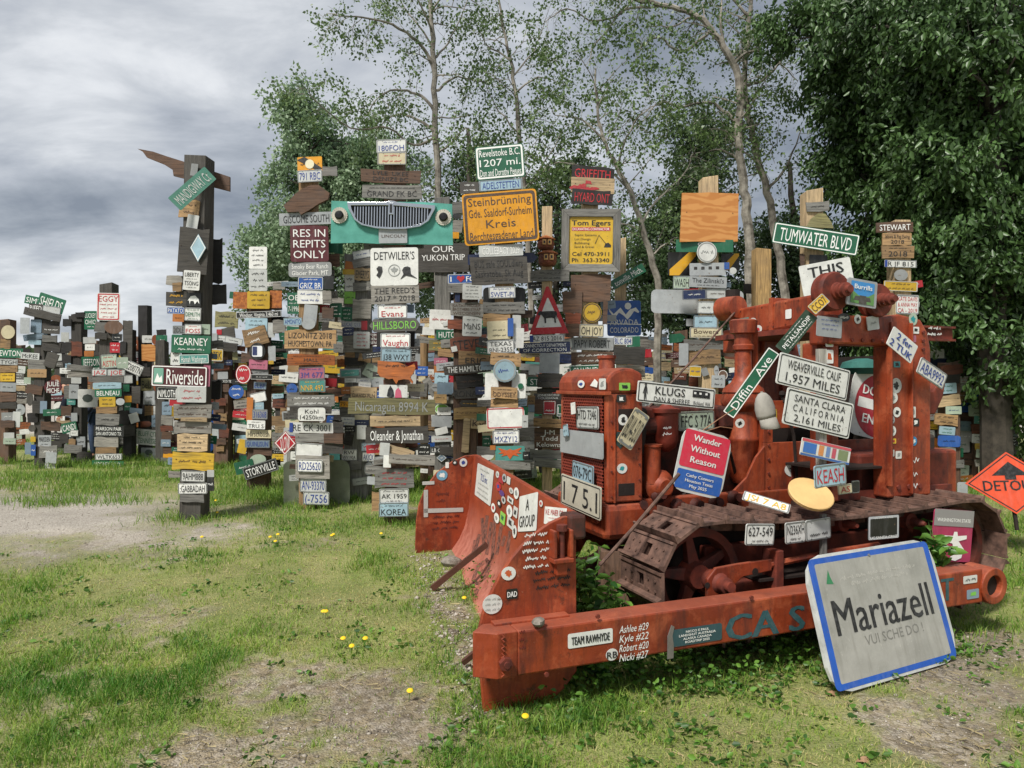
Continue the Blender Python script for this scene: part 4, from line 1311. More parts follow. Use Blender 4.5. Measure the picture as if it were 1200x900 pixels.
# the two pale green sheets stand on the ground behind the tan post
for (x0, y0, x1, y1, lab, yw) in ((128, 628, 242, 850, 'left one of two blank pale green sheets standing behind the tan post', 8), (238, 622, 432, 826, 'wider right one of two blank pale green sheets behind the tan post', -4)):
    view(300, 380, 3.91); a, b = vp(x0, y0); c, d = vp(x1, y1); Y = p3.Y + .2 + (.05 if x0 > 200 else 0); d += 3
    o = make_sign(base_M((a+c)/2, (b+d)/2, Y, yw, 0), (c-a)/F*Y, (d-b)/F*Y, 'R', '8b927c', seed=x0, thick=.004); o.name = 'metal_sheet'; tag(o, lab, 'metal sheet')
for (px, py, w0, h0, Y, lab, col) in ((1128, 582, 12, 34, 9.2, 'narrow pale upright metal sheet left of the orange detour sign', 'silver'),):
    o = make_sign(base_M(px, py, Y), w0/F*Y, h0/F*Y, 'R', col, seed=4); o.name = 'metal_sheet'; tag(o, lab, 'metal sheet')
# ---------------------------------------------------------------- the old red bulldozer; its own axes: x back along the machine, y away from the camera, z up
RED = red_paint(); RUST = simple('rusty_track_steel', '7a5d50', .75, .15, .45, 14, .5, '45342d'); RUST2 = simple('rusted_red_metal', '7c3422', .75, 0, .4, 11, .4, '4c2018')
IRON = simple('dark_iron', '2c211c', .8, .2, .4, 12, .4); BLADE = None
DZ = empty('bulldozer', (-.067, 3.3, 0), math.atan2(.36, .933)); tag(DZ, 'old red crawler bulldozer covered in stickers, its blade at the left', 'bulldozer')
bpy.context.view_layer.update()
DM = DZ.matrix_world.copy(); DI = DM.inverted()
U = (DM.to_3x3() @ Vector((1,0,0))); V = (DM.to_3x3() @ Vector((0,1,0)))
def D(px, py, t=None, s=None, z=None):
    "machine coordinates of a point seen at a pixel, on the plane y=t, x=s or z=z"
    if t is not None: p = DM @ Vector((0, t, 0)); n = V
    elif s is not None: p = DM @ Vector((s, 0, 0)); n = U
    else: p = Vector((0, 0, z)); n = Vector((0, 0, 1))
    return DI @ hit(px, py, p, n)
def dpart(mb, name, mat=RED, parent=None, **k): return mb.build(name, mat, parent or DZ, **k)
def blade_mat():
    m, nt, b = _nodes('blade_paint'); v, _, _ = _vec(nt, rnd=False)
    a = _mixc(nt, _ramp(nt, _noise(nt, v, 3, 6, .6), ((.35, 0), (.7, 1))), hx('9c4220'), hx('762a11'))
    tc = nt.nodes.new('ShaderNodeTexCoord'); sp = nt.nodes.new('ShaderNodeSeparateXYZ'); nt.links.new(tc.outputs['Object'], sp.inputs[0])
    low = nt.nodes.new('ShaderNodeMapRange'); low.inputs[1].default_value = .42; low.inputs[2].default_value = .12; nt.links.new(sp.outputs[2], low.inputs[0])
    worn = _mixc(nt, _ramp(nt, _noise(nt, v, 8, 7, .7), ((.4, 0), (.65, 1))), hx('b3705f'), hx('8f4d3d'))   # paint scoured to pink where earth slid over it
    a = _mixc(nt, low.outputs[0], a, worn)
    nt.links.new(a, b.inputs['Base Color']); b.inputs['Roughness'].default_value = .6; return m
# blade: outlines read off the photograph and laid in the planes of its two end plates
bl = empty('blade', parent=DZ)
PT = .16
nb_ = D(674, 604, t=PT)
lo, hi_ = 2.0, 4.5
for _ in range(40):
    mid = (lo+hi_)/2
    if D(556, 533, t=mid).z < nb_.z: hi_ = mid      # farther away the same pixel is lower, as it lies below eye level
    else: lo = mid
FT_ = (lo+hi_)/2; fb_ = D(556, 533, t=FT_)
WV = Vector((fb_.x-nb_.x, FT_-PT, 0)); SB_ = nb_.x; ZT = nb_.z
prof = [(SB_-.30,-.13),(SB_-.22,-.05),(SB_-.145,.05),(SB_-.09,.17),(SB_-.055,.32),(SB_,ZT)]
mb = MB(); K = 14; n = len(prof); PY = PT + .02
vs = []
for dx in (0, .03):
    for k in range(K+1):
        for (s_, z) in prof: vs.append((s_ + dx + WV.x*k/K, WV.y*k/K + PY, z))
o_ = (K+1)*n
fs = [(k*n+i, (k+1)*n+i, (k+1)*n+i+1, k*n+i+1) for k in range(K) for i in range(n-1)] + [(o_+k*n+i, o_+k*n+i+1, o_+(k+1)*n+i+1, o_+(k+1)*n+i) for k in range(K) for i in range(n-1)]
fs += [(k*n+n-1, (k+1)*n+n-1, o_+(k+1)*n+n-1, o_+k*n+n-1) for k in range(K)]
mb.add(vs, fs); dpart(mb, 'moldboard', blade_mat(), bl, smooth=True)
mb = MB(); a0 = Vector((SB_+.035, PY, ZT-.025)); mb.tube([a0, a0 + WV], .026, 6); dpart(mb, 'top_edge', RED, bl)
def end_plate(pix, t):
    q = [D(px, py, t=t) for px, py in pix]; P_ = [(v.x, v.z) for v in q]
    ar = sum(P_[i][0]*P_[(i+1)%len(P_)][1]-P_[(i+1)%len(P_)][0]*P_[i][1] for i in range(len(P_)))
    if ar < 0: P_ = P_[::-1]
    mb = MB(); mb.prism(P_, t, t+.03); return dpart(mb, 'end_plate', RED, bl, bevel=.004)
ep1 = end_plate([(568,843),(600,842),(622,836),(645,822),(662,806),(676,786),(675,604),(660,606),(645,613),(628,625),(612,640),(598,657),(586,675),(575,697),(566,720),(562,737),(564,795)], PT)
ep2 = end_plate([(488,656),(487,640),(488,612),(491,592),(499,571),(512,554),(530,541),(546,534),(557,533),(557,600),(551,625),(540,646),(526,657)], FT_)
# hinge bracket on the near end plate and the worn top corner
T0 = PT-.002
c = D(655, 640, t=T0)
for (x0, x1, y0, z0, z1) in ((-.055,-.035,-.06,-.05,.09),(.035,.055,-.06,-.05,.09),(-.055,.055,-.065,-.075,-.05),(-.03,.03,-.04,-.14,-.075)):
    mb = MB(); mb.box(c.x+x0, c.x+x1, T0+y0, T0+.002, c.z+z0, c.z+z1); dpart(mb, 'hinge_lug', RED, ep1, bevel=.006)
mb = MB(); mb.lathe((c.x, T0-.035, c.z-.06), (0,0,1), [(0,.014),(.14,.014),(.145,.028),(.175,.028)], 10); dpart(mb, 'hinge_pin', RUST2, bl)
mb = MB(); mb.box(SB_-.045, SB_+.05, PT-.03, PT+.1, ZT-.12, ZT+.006); dpart(mb, 'corner_block', simple('scuffed_dark_red', '54291d', .7, 0, .4, 16, .3, '30201b'), bl, bevel=.015)
# push arm
mb = MB(); S1 = 3.25
mb.box(.1, S1, 0, .15, .125, .338); arm = dpart(mb, 'push_arm', RED, bevel=.01)
mb = MB(); mb.add([(0,0,.125),(0,0,.338),(-.1,.07,.125),(-.1,.07,.338),(-.02,PT,.125),(-.02,PT,.338),(.1,PT-.02,.125),(.1,PT-.02,.338),(.1,0.002,.125),(.1,.002,.338)], [(0,1,3,2),(2,3,5,4),(4,5,7,6),(8,6,7,9),(0,2,4,6,8),(1,9,7,5,3),(0,8,9,1)]); dpart(mb, 'arm_end', RED, arm, bevel=.004)
mb = MB(); mb.box(.02, .42, .1, PT+.0, .33, .35); dpart(mb, 'weld_ledge', RED, arm, bevel=.006)
for (x, z) in ((-.0, .0),):
    mb = MB(); mb.cyl((.035, -.001, .2), (.035, -.03, .2), .032, n=6); mb.cyl((.035, -.03, .2), (.035, -.04, .2), .016, n=8); dpart(mb, 'bolt', RUST2, arm)
q = D(1163, 688, t=0)
mb = MB(); n = 24; c0 = (S1 + .09, .22)
vs = []; 
for (r, y) in ((.115, -.015), (.115, .16), (.068, .16), (.068, -.015)):
    vs += [(c0[0] + r*math.cos(2*math.pi*i/n), y, c0[1] + r*math.sin(2*math.pi*i/n)) for i in range(n)]
mb.add(vs, [(k*n+(i+1)%n, k*n+i, ((k+1)%4)*n+i, ((k+1)%4)*n+(i+1)%n) for k in range(4) for i in range(n)]); dpart(mb, 'pivot_ring', RED, arm, bevel=.006)
mb = MB(); mb.cyl((c0[0], .02, c0[1]), (c0[0], .14, c0[1]), .067, n=16); dpart(mb, 'pivot_pin', IRON, arm)
# rusty strip hanging on the arm side
c = D(785, 752, t=0)
mb = MB(); mb.prism([(c.x-.017,c.z-.085),(c.x+.018,c.z-.085),(c.x+.02,c.z-.02),(c.x+.012,c.z+.03),(c.x+.024,c.z+.075),(c.x+.008,c.z+.085),(c.x-.016,c.z+.03)], -.006, -.001); dpart(mb, 'metal_strap', simple('grey_strap', '8d8783', .5, .4), arm)

# tracks
TR0, TRW = .26, .45; ZC, RW = .37, .335; SA, SB = 1.40, 3.52
def track_path():
    pts = []
    for i in range(0, 25): f = i/24; pts.append((SA + (SB-SA)*f, ZC + RW - .055*math.sin(math.pi*f)*(1 - .3*f)))
    for i in range(1, 20): a = math.pi/2 - math.pi*i/20; pts.append((SB + RW*math.cos(a), ZC + RW*math.sin(a)))
    for i in range(0, 25): f = i/24; pts.append((SB - (SB-SA)*f, ZC - RW))
    for i in range(1, 20): a = -math.pi/2 - math.pi*i/20; pts.append((SA + RW*math.cos(a), ZC + RW*math.sin(a)))
    return pts
tp = track_path(); cum = [0]
for i in range(len(tp)): a, b = tp[i], tp[(i+1) % len(tp)]; cum.append(cum[-1] + math.hypot(b[0]-a[0], b[1]-a[1]))
def at_len(l):
    l %= cum[-1]
    for i in range(len(tp)):
        if cum[i+1] >= l:
            a, b = tp[i], tp[(i+1) % len(tp)]; f = (l-cum[i])/max(1e-6, cum[i+1]-cum[i]); return a[0]+(b[0]-a[0])*f, a[1]+(b[1]-a[1])*f
NSH = 36; pitch = cum[-1]/NSH
def shoe_mesh(smooth_top):
    mb = MB(); L = pitch*.97; W = TRW
    # local: x along the track, y across, z outwards
    if smooth_top: mb.box(-L/2, L/2, 0, W, 0, .018)
    else:
        hx0, hx1, hy0, hy1 = -L*.22, L*.2, W*.42, W*.58
        mb.box(-L/2, L/2, 0, hy0, 0, .018); mb.box(-L/2, L/2, hy1, W, 0, .018); mb.box(-L/2, hx0, hy0, hy1, 0, .018); mb.box(hx1, L/2, hy0, hy1, 0, .018)
    mb.add([(L/2-.03, 0, .017), (L/2, 0, .017), (L/2-.004, 0, .05), (L/2-.016, 0, .05), (L/2-.03, W, .017), (L/2, W, .017), (L/2-.004, W, .05), (L/2-.016, W, .05)],
           [(0,1,2,3), (7,6,5,4), (1,5,6,2), (2,6,7,3), (3,7,4,0), (0,4,5,1)])
    mb.box(-L/2, -L/2+.016, 0, W, .017, .028)
    for yy in (.14, .3, .7, .86):
        for xx in (-.14, .2): mb.cyl((xx*L, yy*W, .017), (xx*L, yy*W, .026), .008, n=6)
    # link lugs below
    for yy in (.33, .6): mb.box(-L*.45, L*.45, yy*W, yy*W+.03, -.07, -.001)
    me = bpy.data.meshes.new('track_shoe'); me.from_pydata(mb.v, [], mb.f); me.materials.append(RUST); return me
SHM = shoe_mesh(False)
def build_track(t0, name):
    tr = empty(name, parent=DZ)
    for k in range(NSH):
        p = at_len((k-.5)*pitch); q2 = at_len((k+.5)*pitch); c = ((p[0]+q2[0])/2, (p[1]+q2[1])/2); dx, dz = q2[0]-p[0], q2[1]-p[1]; l = math.hypot(dx, dz); dx /= l; dz /= l
        o = bpy.data.objects.new('track_shoe', SHM); COL.objects.link(o); o.parent = tr
        # outward normal is to the left of travel reversed (path runs clockwise)
        o.matrix_local = Matrix(((-dx, 0, -dz, c[0]), (0, 1, 0, t0), (-dz, 0, dx, c[1]), (0, 0, 0, 1)))
        if k == 0: pass
    return tr
near = build_track(TR0, 'track'); far = build_track(1.62, 'track')
def wheel(tr, s, t, r, name, spokes=5, mat=RED):
    mb = MB(); n = 32; vs = []
    for (rr, y) in ((r, t), (r, t+.12), (r-.05, t+.12), (r-.05, t)): vs += [(s + rr*math.cos(2*math.pi*i/n), y, ZC + rr*math.sin(2*math.pi*i/n)) for i in range(n)]
    mb.add(vs, [(k*n+(i+1)%n, k*n+i, ((k+1)%4)*n+i, ((k+1)%4)*n+(i+1)%n) for k in range(4) for i in range(n)])
    w = dpart(mb, name, mat, tr, smooth=False)
    mb = MB()
    mb.lathe((s, t+.1, ZC), (0,-1,0), [(0,.09),(.06,.09),(.09,.07),(.11,.07)], 14); dpart(mb, 'hub', RUST2, w, smooth=True)
    for k in range(spokes):
        a = 2*math.pi*k/spokes + .5; mb = MB(); d = Vector((math.cos(a), 0, math.sin(a))); e = Vector((-math.sin(a), 0, math.cos(a))); c = Vector((s, t+.06, ZC))
        mb.add([c+d*.06-e*.04+Vector((0,-.03,0)), c+d*(r-.04)-e*.022+Vector((0,-.02,0)), c+d*(r-.04)+e*.022+Vector((0,-.02,0)), c+d*.06+e*.04+Vector((0,-.03,0)),
                c+d*.06-e*.04+Vector((0,.03,0)), c+d*(r-.04)-e*.022+Vector((0,.02,0)), c+d*(r-.04)+e*.022+Vector((0,.02,0)), c+d*.06+e*.04+Vector((0,.03,0))],
               [(0,1,2,3),(7,6,5,4),(0,4,5,1),(1,5,6,2),(2,6,7,3),(3,7,4,0)]); dpart(mb, 'spoke', mat, w, bevel=.006)
    return w
WH = simple('wheel_shaded_rust_red', '6b2a1c', .75, 0, .5, 9, .4, '3a2019')  # rusty red, taken darker: shade inside the track is put into the colour
wheel(near, SA, TR0 + .13, RW-.05, 'idler_wheel', 5, WH); wheel(near, SB, TR0 + .13, RW-.06, 'sprocket', 6, WH)
wheel(far, SA, 1.8, RW-.05, 'idler_wheel'); 
# track frame, bracket, rollers
mb = MB(); mb.box(SA+.1, SB, TR0+.1, TR0+.3, .22, .32); mb.box(SA+.15, SB-.2, TR0+.28, TR0+.34, .32, .5); dpart(mb, 'track_frame', RUST2, near, bevel=.01)
mb = MB(); mb.box(SA-.22, SB+.2, TR0+.36, TR0+.39, .12, .64); dpart(mb, 'inner_guard', IRON, near)  # dark sheet added for the shade seen through the wheels
for k in range(4):
    s_ = SA + .38 + k*.43; mb = MB(); mb.lathe((s_, TR0+.1, .16), (0,1,0), [(0,.07),(.03,.07),(.035,.05),(.2,.05),(.205,.07),(.24,.07)], 14); dpart(mb, 'track_roller', IRON, near, smooth=True)
for (px, py) in ((999, 615), (1078, 613)):
    c = D(px, py, t=TR0 + .06); mb = MB(); mb.lathe((c.x, TR0+.32, c.z), (0,-1,0), [(0,.07),(.12,.075),(.14,.06),(.2,.055),(.205,.03),(.27,.025),(.3,.012)], 14); dpart(mb, 'carrier_roller', RUST2, near, smooth=True)
    mb = MB(); mb.box(c.x-.02, c.x+.02, TR0+.26, TR0+.33, .3, c.z); dpart(mb, 'roller_bracket', RUST2, near)
c = D(843, 683, t=TR0 + .03); e = D(900, 662, t=TR0 + .03)
mb = MB(); br = [(c.x-.09,c.z-.13),(c.x+.13,c.z-.12),(c.x+.1,c.z-.02),(c.x+.16,c.z+.02),(e.x+.02,e.z-.035),(e.x+.03,e.z+.035),(c.x+.12,c.z+.1),(c.x-.03,c.z+.09),(c.x-.09,c.z+.03)]
mb.prism(br, TR0+.02, TR0+.045); dpart(mb, 'idler_bracket', RED, near, bevel=.006)
mb = MB(); mb.lathe((c.x, TR0+.02, c.z), (0,-1,0), [(-.1,.06),(.0,.06),(.015,.045),(.06,.045),(.065,.03),(.1,.03)], 12); dpart(mb, 'idler_shaft', RUST2, near, smooth=True)
for (px, py, r) in ((885, 670, .022), (829, 686, .018)):
    h_ = D(px, py, t=TR0+.018); mb = MB(); mb.cyl((h_.x, TR0+.0185, h_.z), (h_.x, TR0+.0175, h_.z), r, n=12); dpart(mb, 'bolt_hole', IRON, near)
mb = MB(); a_ = D(902, 662, t=TR0+.03); mb.tube([a_, (a_.x+.5, TR0+.05, a_.z+.03), (a_.x+.9, TR0+.06, a_.z+.04)], .02, 8); dpart(mb, 'tension_rod', RED, near)
c = D(910, 660, t=TR0+.03); mb = MB(); mb.box(c.x-.03, c.x+.03, TR0+.0, TR0+.12, c.z-.15, c.z+.08); dpart(mb, 'rod_bracket', RUST2, near, bevel=.006)
mb = MB(); c = D(965, 635, t=TR0-.0); mb.box(c.x-.018, c.x+.018, TR0-.01, TR0+.015, .33, c.z+.17); dpart(mb, 'grey_post', wood(WOODS['grey'], vertical=True), near)
mb = MB(); mb.box(SA+.35, SB-.3, TR0+.02, TR0+.3, .33, .345); dpart(mb, 'ledge', IRON, near)
for k in range(3):
    c = D(905+k*60, 700 - k*10, t=TR0)
# radiator
RS, RT0, RT1, RZ0, RZ1 = 1.07, .9, 1.6, .74, 1.44
rad = empty('radiator', parent=DZ)
mb = MB(); mb.box(RS, RS+.26, RT0, RT0+.05, RZ0, RZ1); mb.box(RS, RS+.26, RT1-.05, RT1, RZ0, RZ1); mb.box(RS, RS+.26, RT0+.05, RT1-.05, RZ0, RZ0+.05); dpart(mb, 'radiator_frame', RED, rad, bevel=.01)
mb = MB(); mb.box(RS+.05, RS+.2, RT0+.05, RT1-.05, RZ0+.05, RZ1); dpart(mb, 'radiator_core', simple('radiator_core_dark', '241512', .9), rad)
# curved top tank
mb = MB(); tk = []
for (x, z) in ((0,0),(.0,.07),(.02,.11),(.06,.145),(.13,.165),(.2,.16),(.27,.13),(.28,0)): tk.append((RS-.015 + x, RZ1 + z))
tk = [(a, b) for a, b in tk]; mb.prism(tk[::-1][::-1], RT0-.01, RT1+.01)
dpart(mb, 'top_tank', RED, rad, bevel=.02)
mb = MB(); mb.box(RS-.03, RS+.02, RT0-.02, RT1+.02, RZ1-.012, RZ1+.012); dpart(mb, 'tank_flange', RED, rad, bevel=.004)
c = D(733, 447, t=1.2); mb = MB(); mb.lathe((RS+.16, 1.2, RZ1+.12), (0,0,1), [(0,.07),(.03,.055),(.11,.055),(.115,.064),(.135,.064)], 14); dpart(mb, 'filler_neck', RED, rad, smooth=True)
# grille: expanded metal of brick-like meshes, its strands proud of the core
mb = MB(); gz = RZ0+.05; row = 0
while gz < RZ1-.01:
    mb.box(RS-.012, RS-.002, RT0+.045, RT1-.045, gz, gz+.006)
    yy = RT0+.05 + (.014 if row % 2 else 0)
    while yy < RT1-.05: mb.box(RS-.011, RS-.003, yy, yy+.006, gz+.006, gz+.021); yy += .028
    gz += .021; row += 1
dpart(mb, 'grille', simple('grille_red', '8c3a28', .7, 0, .3, 12), rad)
for (z0, z1) in ((1.2, 1.34), (.78, .86)):
    mb = MB(); mb.box(RS+.08, RS+.2, RT0-.002, RT0+.006, z0, z1); dpart(mb, 'side_recess', IRON, rad, bevel=.003)
rr_ = random.Random(2)
for (dx, z) in [(.235, .78+.1*k) for k in range(7)] + [(.03, .78+.16*k) for k in range(4)]:
    mb = MB(); mb.cyl((RS+dx, RT0, z), (RS+dx, RT0-.008, z), .007, n=6); dpart(mb, 'rivet', RUST2, rad)
mb = MB(); mb.box(RS+.045, RS+.053, RT0-.012, RT0, RZ0, RZ1-.02); dpart(mb, 'side_rib', RED, rad)
mb = MB(); mb.box(RS-.03, RS+.3, RT0-.02, RT1+.02, .5, .73); dpart(mb, 'front_crossmember', RED, rad, bevel=.04)
tag(MB().box(-.09,.09,-.09,.09,0,.52).build('timber_block', wood(WOODS['brown'], vertical=True), loc=DM @ Vector((RS+.1, 1.0, -.1))), 'short brown timber block propping the front of the machine below the 175.1 sign', 'timber block')
# main frame rail, belly and crossmember under the engine
mb = MB(); mb.box(RS-.05, 3.4, .95, 1.03, .6, .74); dpart(mb, 'frame_rail', RED, bevel=.01)
mb = MB(); mb.box(RS+.1, 3.3, 1.05, 1.5, .42, .62); dpart(mb, 'belly', RUST2, bevel=.02)
for k in range(5):
    mb = MB(); mb.cyl((RS+.1+.17*k, .95, .66), (RS+.1+.17*k, .944, .66), .014, n=8); dpart(mb, 'bolt_hole', IRON)
# engine
eng = empty('engine', parent=DZ)
ENG = simple('engine_oily_red', '5c2417', .7, .1, .5, 9, .5, '22130f')
mb = MB(); mb.box(1.42, 2.35, 1.16, 1.45, .7, 1.18); dpart(mb, 'engine_block', ENG, eng, bevel=.02)
mb = MB(); 
for k in range(4): mb.box(1.45+.22*k, 1.63+.22*k, 1.1, 1.45, 1.18, 1.34)
dpart(mb, 'cylinder_head', ENG, eng, bevel=.02)
def Y2(px, py, t): return D(px, py, t=t)
c = Y2(781, 500, 1.0); mb = MB(); mb.lathe((c.x, 1.0, c.z-.17), (0,0,1), [(0,.02),(.03,.06),(.08,.078),(.26,.08),(.265,.095),(.29,.095),(.3,.05),(.32,.03),(.35,.02)], 18); dpart(mb, 'oil_filter', simple('filter_rust_red', '7e3020', .6, 0, .3, 9, .3), eng, smooth=True)
c = Y2(764, 545, .98); mb = MB(); mb.lathe((c.x, .98, c.z-.12), (0,0,1), [(0,.055),(.24,.06),(.245,.07),(.26,.07)], 16); dpart(mb, 'intake_pipe', RED, eng, smooth=True)
mb = MB(); mb.lathe((c.x+.05, 1.08, c.z-.14), (0,-1,0), [(0,.09),(.05,.11),(.12,.11),(.15,.07),(.2,.05)], 18); dpart(mb, 'pump_housing', RED, eng, smooth=True)
c = Y2(748, 505, 1.0); mb = MB(); mb.tube([(c.x, 1.0, c.z-.15), (c.x+.01, .98, c.z), (c.x+.0, 1.0, c.z+.08), (c.x+.08, 1.08, c.z+.12)], .035, 10); dpart(mb, 'coolant_hose', IRON, eng, smooth=True)
c = Y2(760, 500, 1.05); mb = MB(); mb.cyl((c.x-.15, 1.05, c.z), (c.x+.2, 1.05, c.z), .06, n=14); dpart(mb, 'generator', ENG, eng)
for k in range(5):
    rr = random.Random(k); p = Y2(800+10*k, 560+rr.uniform(-30, 30), 1.05); mb = MB(); mb.tube([p, p+Vector((.1, -.02, .08)), p+Vector((.2, .05, rr.uniform(-.1,.1)))], .012, 6); dpart(mb, 'fuel_line', IRON, eng)
for k in range(6):
    rr = random.Random(k+20); p = Y2(745+22*k, 590+rr.uniform(-12, 4), .99); mb = MB(); mb.lathe(p, (0,-1,.2), [(0,.05),(.05,.055),(.08,.03),(.11,.03)], 10); dpart(mb, 'engine_fitting', ENG, eng, smooth=True)
# tall tank under the jack tube
c = Y2(871, 520, 1.12)
mb = MB(); mb.lathe((c.x, 1.12, .78), (0,0,1), [(0,.07),(.05,.1),(.3,.105),(.31,.112),(.33,.112),(.34,.105),(.52,.105),(.56,.15),(.60,.16),(.68,.13)], 22); dpart(mb, 'air_cleaner', RED, smooth=True)
AC = (c.x, 1.12)
mb = MB(); mb.lathe((c.x, 1.12, 1.44), (0,0,1), [(0,.15),(.03,.14),(.07,.09),(.12,.062),(.3,.06),(.31,.075),(.34,.075),(.35,.065),(.42,.065),(.43,.095),(.52,.1),(.53,.08)], 20); dpart(mb, 'jack_tube', RED, smooth=True)
mb = MB(); mb.box(c.x+.07, c.x+.12, 1.1, 1.16, 1.5, 1.9); dpart(mb, 'tube_gusset', RED, bevel=.005)
# scuttle, side panels, floor
mb = MB(); a = D(893, 590, t=1.0); b = D(1035, 520, t=1.0)
SPX0, SPX1 = a.x, b.x + .25
mb.box(SPX0, SPX1, .98, 1.0, .7, 1.08); mb.box(SPX0, D(984, 480, t=.98).x, .98, 1.0, 1.18, 1.38); mb.box(SPX0, SPX0+.08, .98, 1.0, 1.08, 1.18); sp_ = dpart(mb, 'side_panel', RED, bevel=.004)
mb = MB(); mb.prism([(SPX0-.34,.7),(SPX0,.7),(SPX0,1.06),(SPX0-.08,.98),(SPX0-.16,.84),(SPX0-.26,.76)], .97, .99); dpart(mb, 'flared_panel', RED, bevel=.004)
mb = MB(); mb.box(SPX0, SPX0+.02, 1.0, 1.6, .7, 1.42); dpart(mb, 'scuttle', RED)
mb = MB(); mb.box(SPX0-.0, SPX1, .62, .66, .7, .76); dpart(mb, 'panel_foot', RUST2)
for k in range(6):
    mb = MB(); mb.cyl((SPX0+.04, .98, .76+.1*k), (SPX0+.04, .97, .76+.1*k), .01, n=6); dpart(mb, 'bolt', RUST2)
# fender over the near track behind the cab opening, seat
f0 = D(985, 548, t=.62); f1 = D(1045, 548, t=.62)
mb = MB(); mb.box(f0.x-.15, f1.x+.2, .55, 1.0, f0.z-.01, f0.z+.005); dpart(mb, 'fender_shelf', IRON)
mb = MB(); mb.box(f0.x-.1, f1.x+.15, .97, 1.02, .72, f0.z); dpart(mb, 'fender_side', RUST2)
SEAT = simple('worn_black_seat', '27221f', .8, 0, .5, 8, .4, '4a3c33'); TEALF = simple('teal_cushion', '2f6b62', .8)
st = empty('seat', parent=DZ); c = D(1015, 520, t=1.3)
mb = MB(); mb.box(c.x-.1, c.x+.35, 1.0, 1.5, .85, .98); dpart(mb, 'seat_cushion', SEAT, st, bevel=.03)
mb = MB(); mb.box(c.x+.32, c.x+.42, 1.0, 1.5, .95, 1.1); dpart(mb, 'backrest', SEAT, st, bevel=.03)
mb = MB(); c = D(1010, 430, t=1.4); mb.lathe(c+Vector((0,0,-.06)), (0,0,1), [(0,.12),(.05,.17),(.1,.15),(.13,.05)], 12); dpart(mb, 'folded_tarp', TEALF, smooth=True)
# tank and clutter in the dark behind the seat
mb = MB(); mb.box(3.0, 3.9, .72, 1.0, .7, 1.0); dpart(mb, 'battery_box', RUST2, bevel=.02)
mb = MB(); mb.lathe((3.05, 1.75, 1.12), (1,0,0), [(0,.2),(.03,.24),(.75,.24),(.78,.2)], 20); dpart(mb, 'fuel_tank', IRON, smooth=True)
for (x, y, z, l) in ((2.65,.95,.8,.55),(2.75,1.1,.8,.6),(2.55,1.2,.75,.5)):
    mb = MB(); mb.tube([(x,y,z),(x-.03,y,z+l*.6),(x-.1,y,z+l)], .012, 6); mb.lathe((x-.1,y,z+l), (0,0,1), [(0,.01),(.02,.024),(.045,.02),(.05,.005)], 10); dpart(mb, 'control_lever', IRON)
# canopy of heavy steel
can = empty('canopy_frame', parent=DZ)
Q = D(1041, 575, t=.5); Q1 = D(1091, 575, t=.5)
cs0, cs1 = Q.x, Q1.x; TOPZ = D(1065, 372, t=.5).z
def column(t0, nm):
    mb = MB(); z0 = .72; w = cs1-cs0
    prof = [(cs0,z0),(cs1,z0),(cs1,TOPZ-.22),(cs1-.03,TOPZ-.1),(cs1-.1,TOPZ-.01),(cs0+.1,TOPZ+.02),(cs0,TOPZ)]
    mb.prism(prof, t0, t0+.13); c = dpart(mb, nm, RED, can, bevel=.012)
    for (x0, x1, yy0, zz0) in ((cs0-.012, cs0+.006, t0-.035, .8), (cs0+w*.47, cs0+w*.5, t0-.03, z0+.02)):
        mb = MB(); mb.box(x0, x1, yy0, t0+.01, zz0, TOPZ-.04); dpart(mb, 'flange', RED, c, bevel=.006)
    for k in range(5):
        mb = MB(); mb.cyl((cs0+w*.8, t0, TOPZ-.1-.06*k), (cs0+w*.8, t0-.012, TOPZ-.1-.06*k), .013, n=6); dpart(mb, 'rivet', RUST2, c)
    for k in range(3):
        mb = MB(); mb.cyl((cs0+.09+.1*k, t0, z0+.07), (cs0+.09+.1*k, t0-.012, z0+.07), .018, n=6); dpart(mb, 'bolt', RUST2, c)
    return c
column(.5, 'rear_column'); column(1.75, 'rear_column')
mb = MB(); a = D(962, 352, t=.55); b = D(962, 392, t=.55)
BZ1, BZ0 = a.z - .02, b.z
mb.box(a.x, cs0+.02, .48, .66, TOPZ-.2, TOPZ-.005); dpart(mb, 'side_beam', RED, can, bevel=.015)
mb = MB(); mb.box(a.x+.25, cs0+.02, 1.75, 1.9, TOPZ-.2, TOPZ-.005); dpart(mb, 'side_beam', RED, can, bevel=.015)
mb = MB(); mb.box(a.x+.1, cs0+.3, .62, 1.8, TOPZ-.1, TOPZ-.06); dpart(mb, 'roof_plate', RUST2, can)
mb = MB(); mb.box(4.12, 4.15, 1.2, 2.1, .6, 1.75); dpart(mb, 'rear_panel', IRON, can)  # dark sheet added to paint in the gloom behind the cab
# front cross beam, its far end lower at the left of the picture
pa = D(960, 343, t=.66); pb = D(960, 378, t=.66)
pc = D(862, 362, t=1.72); pd = D(862, 396, t=1.72)
mb = MB(); w = .22
def P4(p, q, e): return [(p.x, p.y, p.z), (p.x+w, p.y+e, p.z-.01), (q.x+w, q.y+e, q.z), (q.x, q.y, q.z)]
vs = P4(pa, pb, 0) + P4(pc, pd, 0)
mb.add(vs, [(0,1,2,3), (7,6,5,4), (0,4,5,1), (1,5,6,2), (2,6,7,3), (3,7,4,0)]); fb = dpart(mb, 'front_cross_beam', RED, can, bevel=.02)
fm = pc.lerp(pa, .48); fm2 = pd.lerp(pb, .48)
mb = MB(); mb.box(fm.x-.012, fm.x+w+.012, fm.y-.02, fm.y+.02, fm2.z-.01, fm.z+.03); dpart(mb, 'beam_joint', RED, fb, bevel=.004)
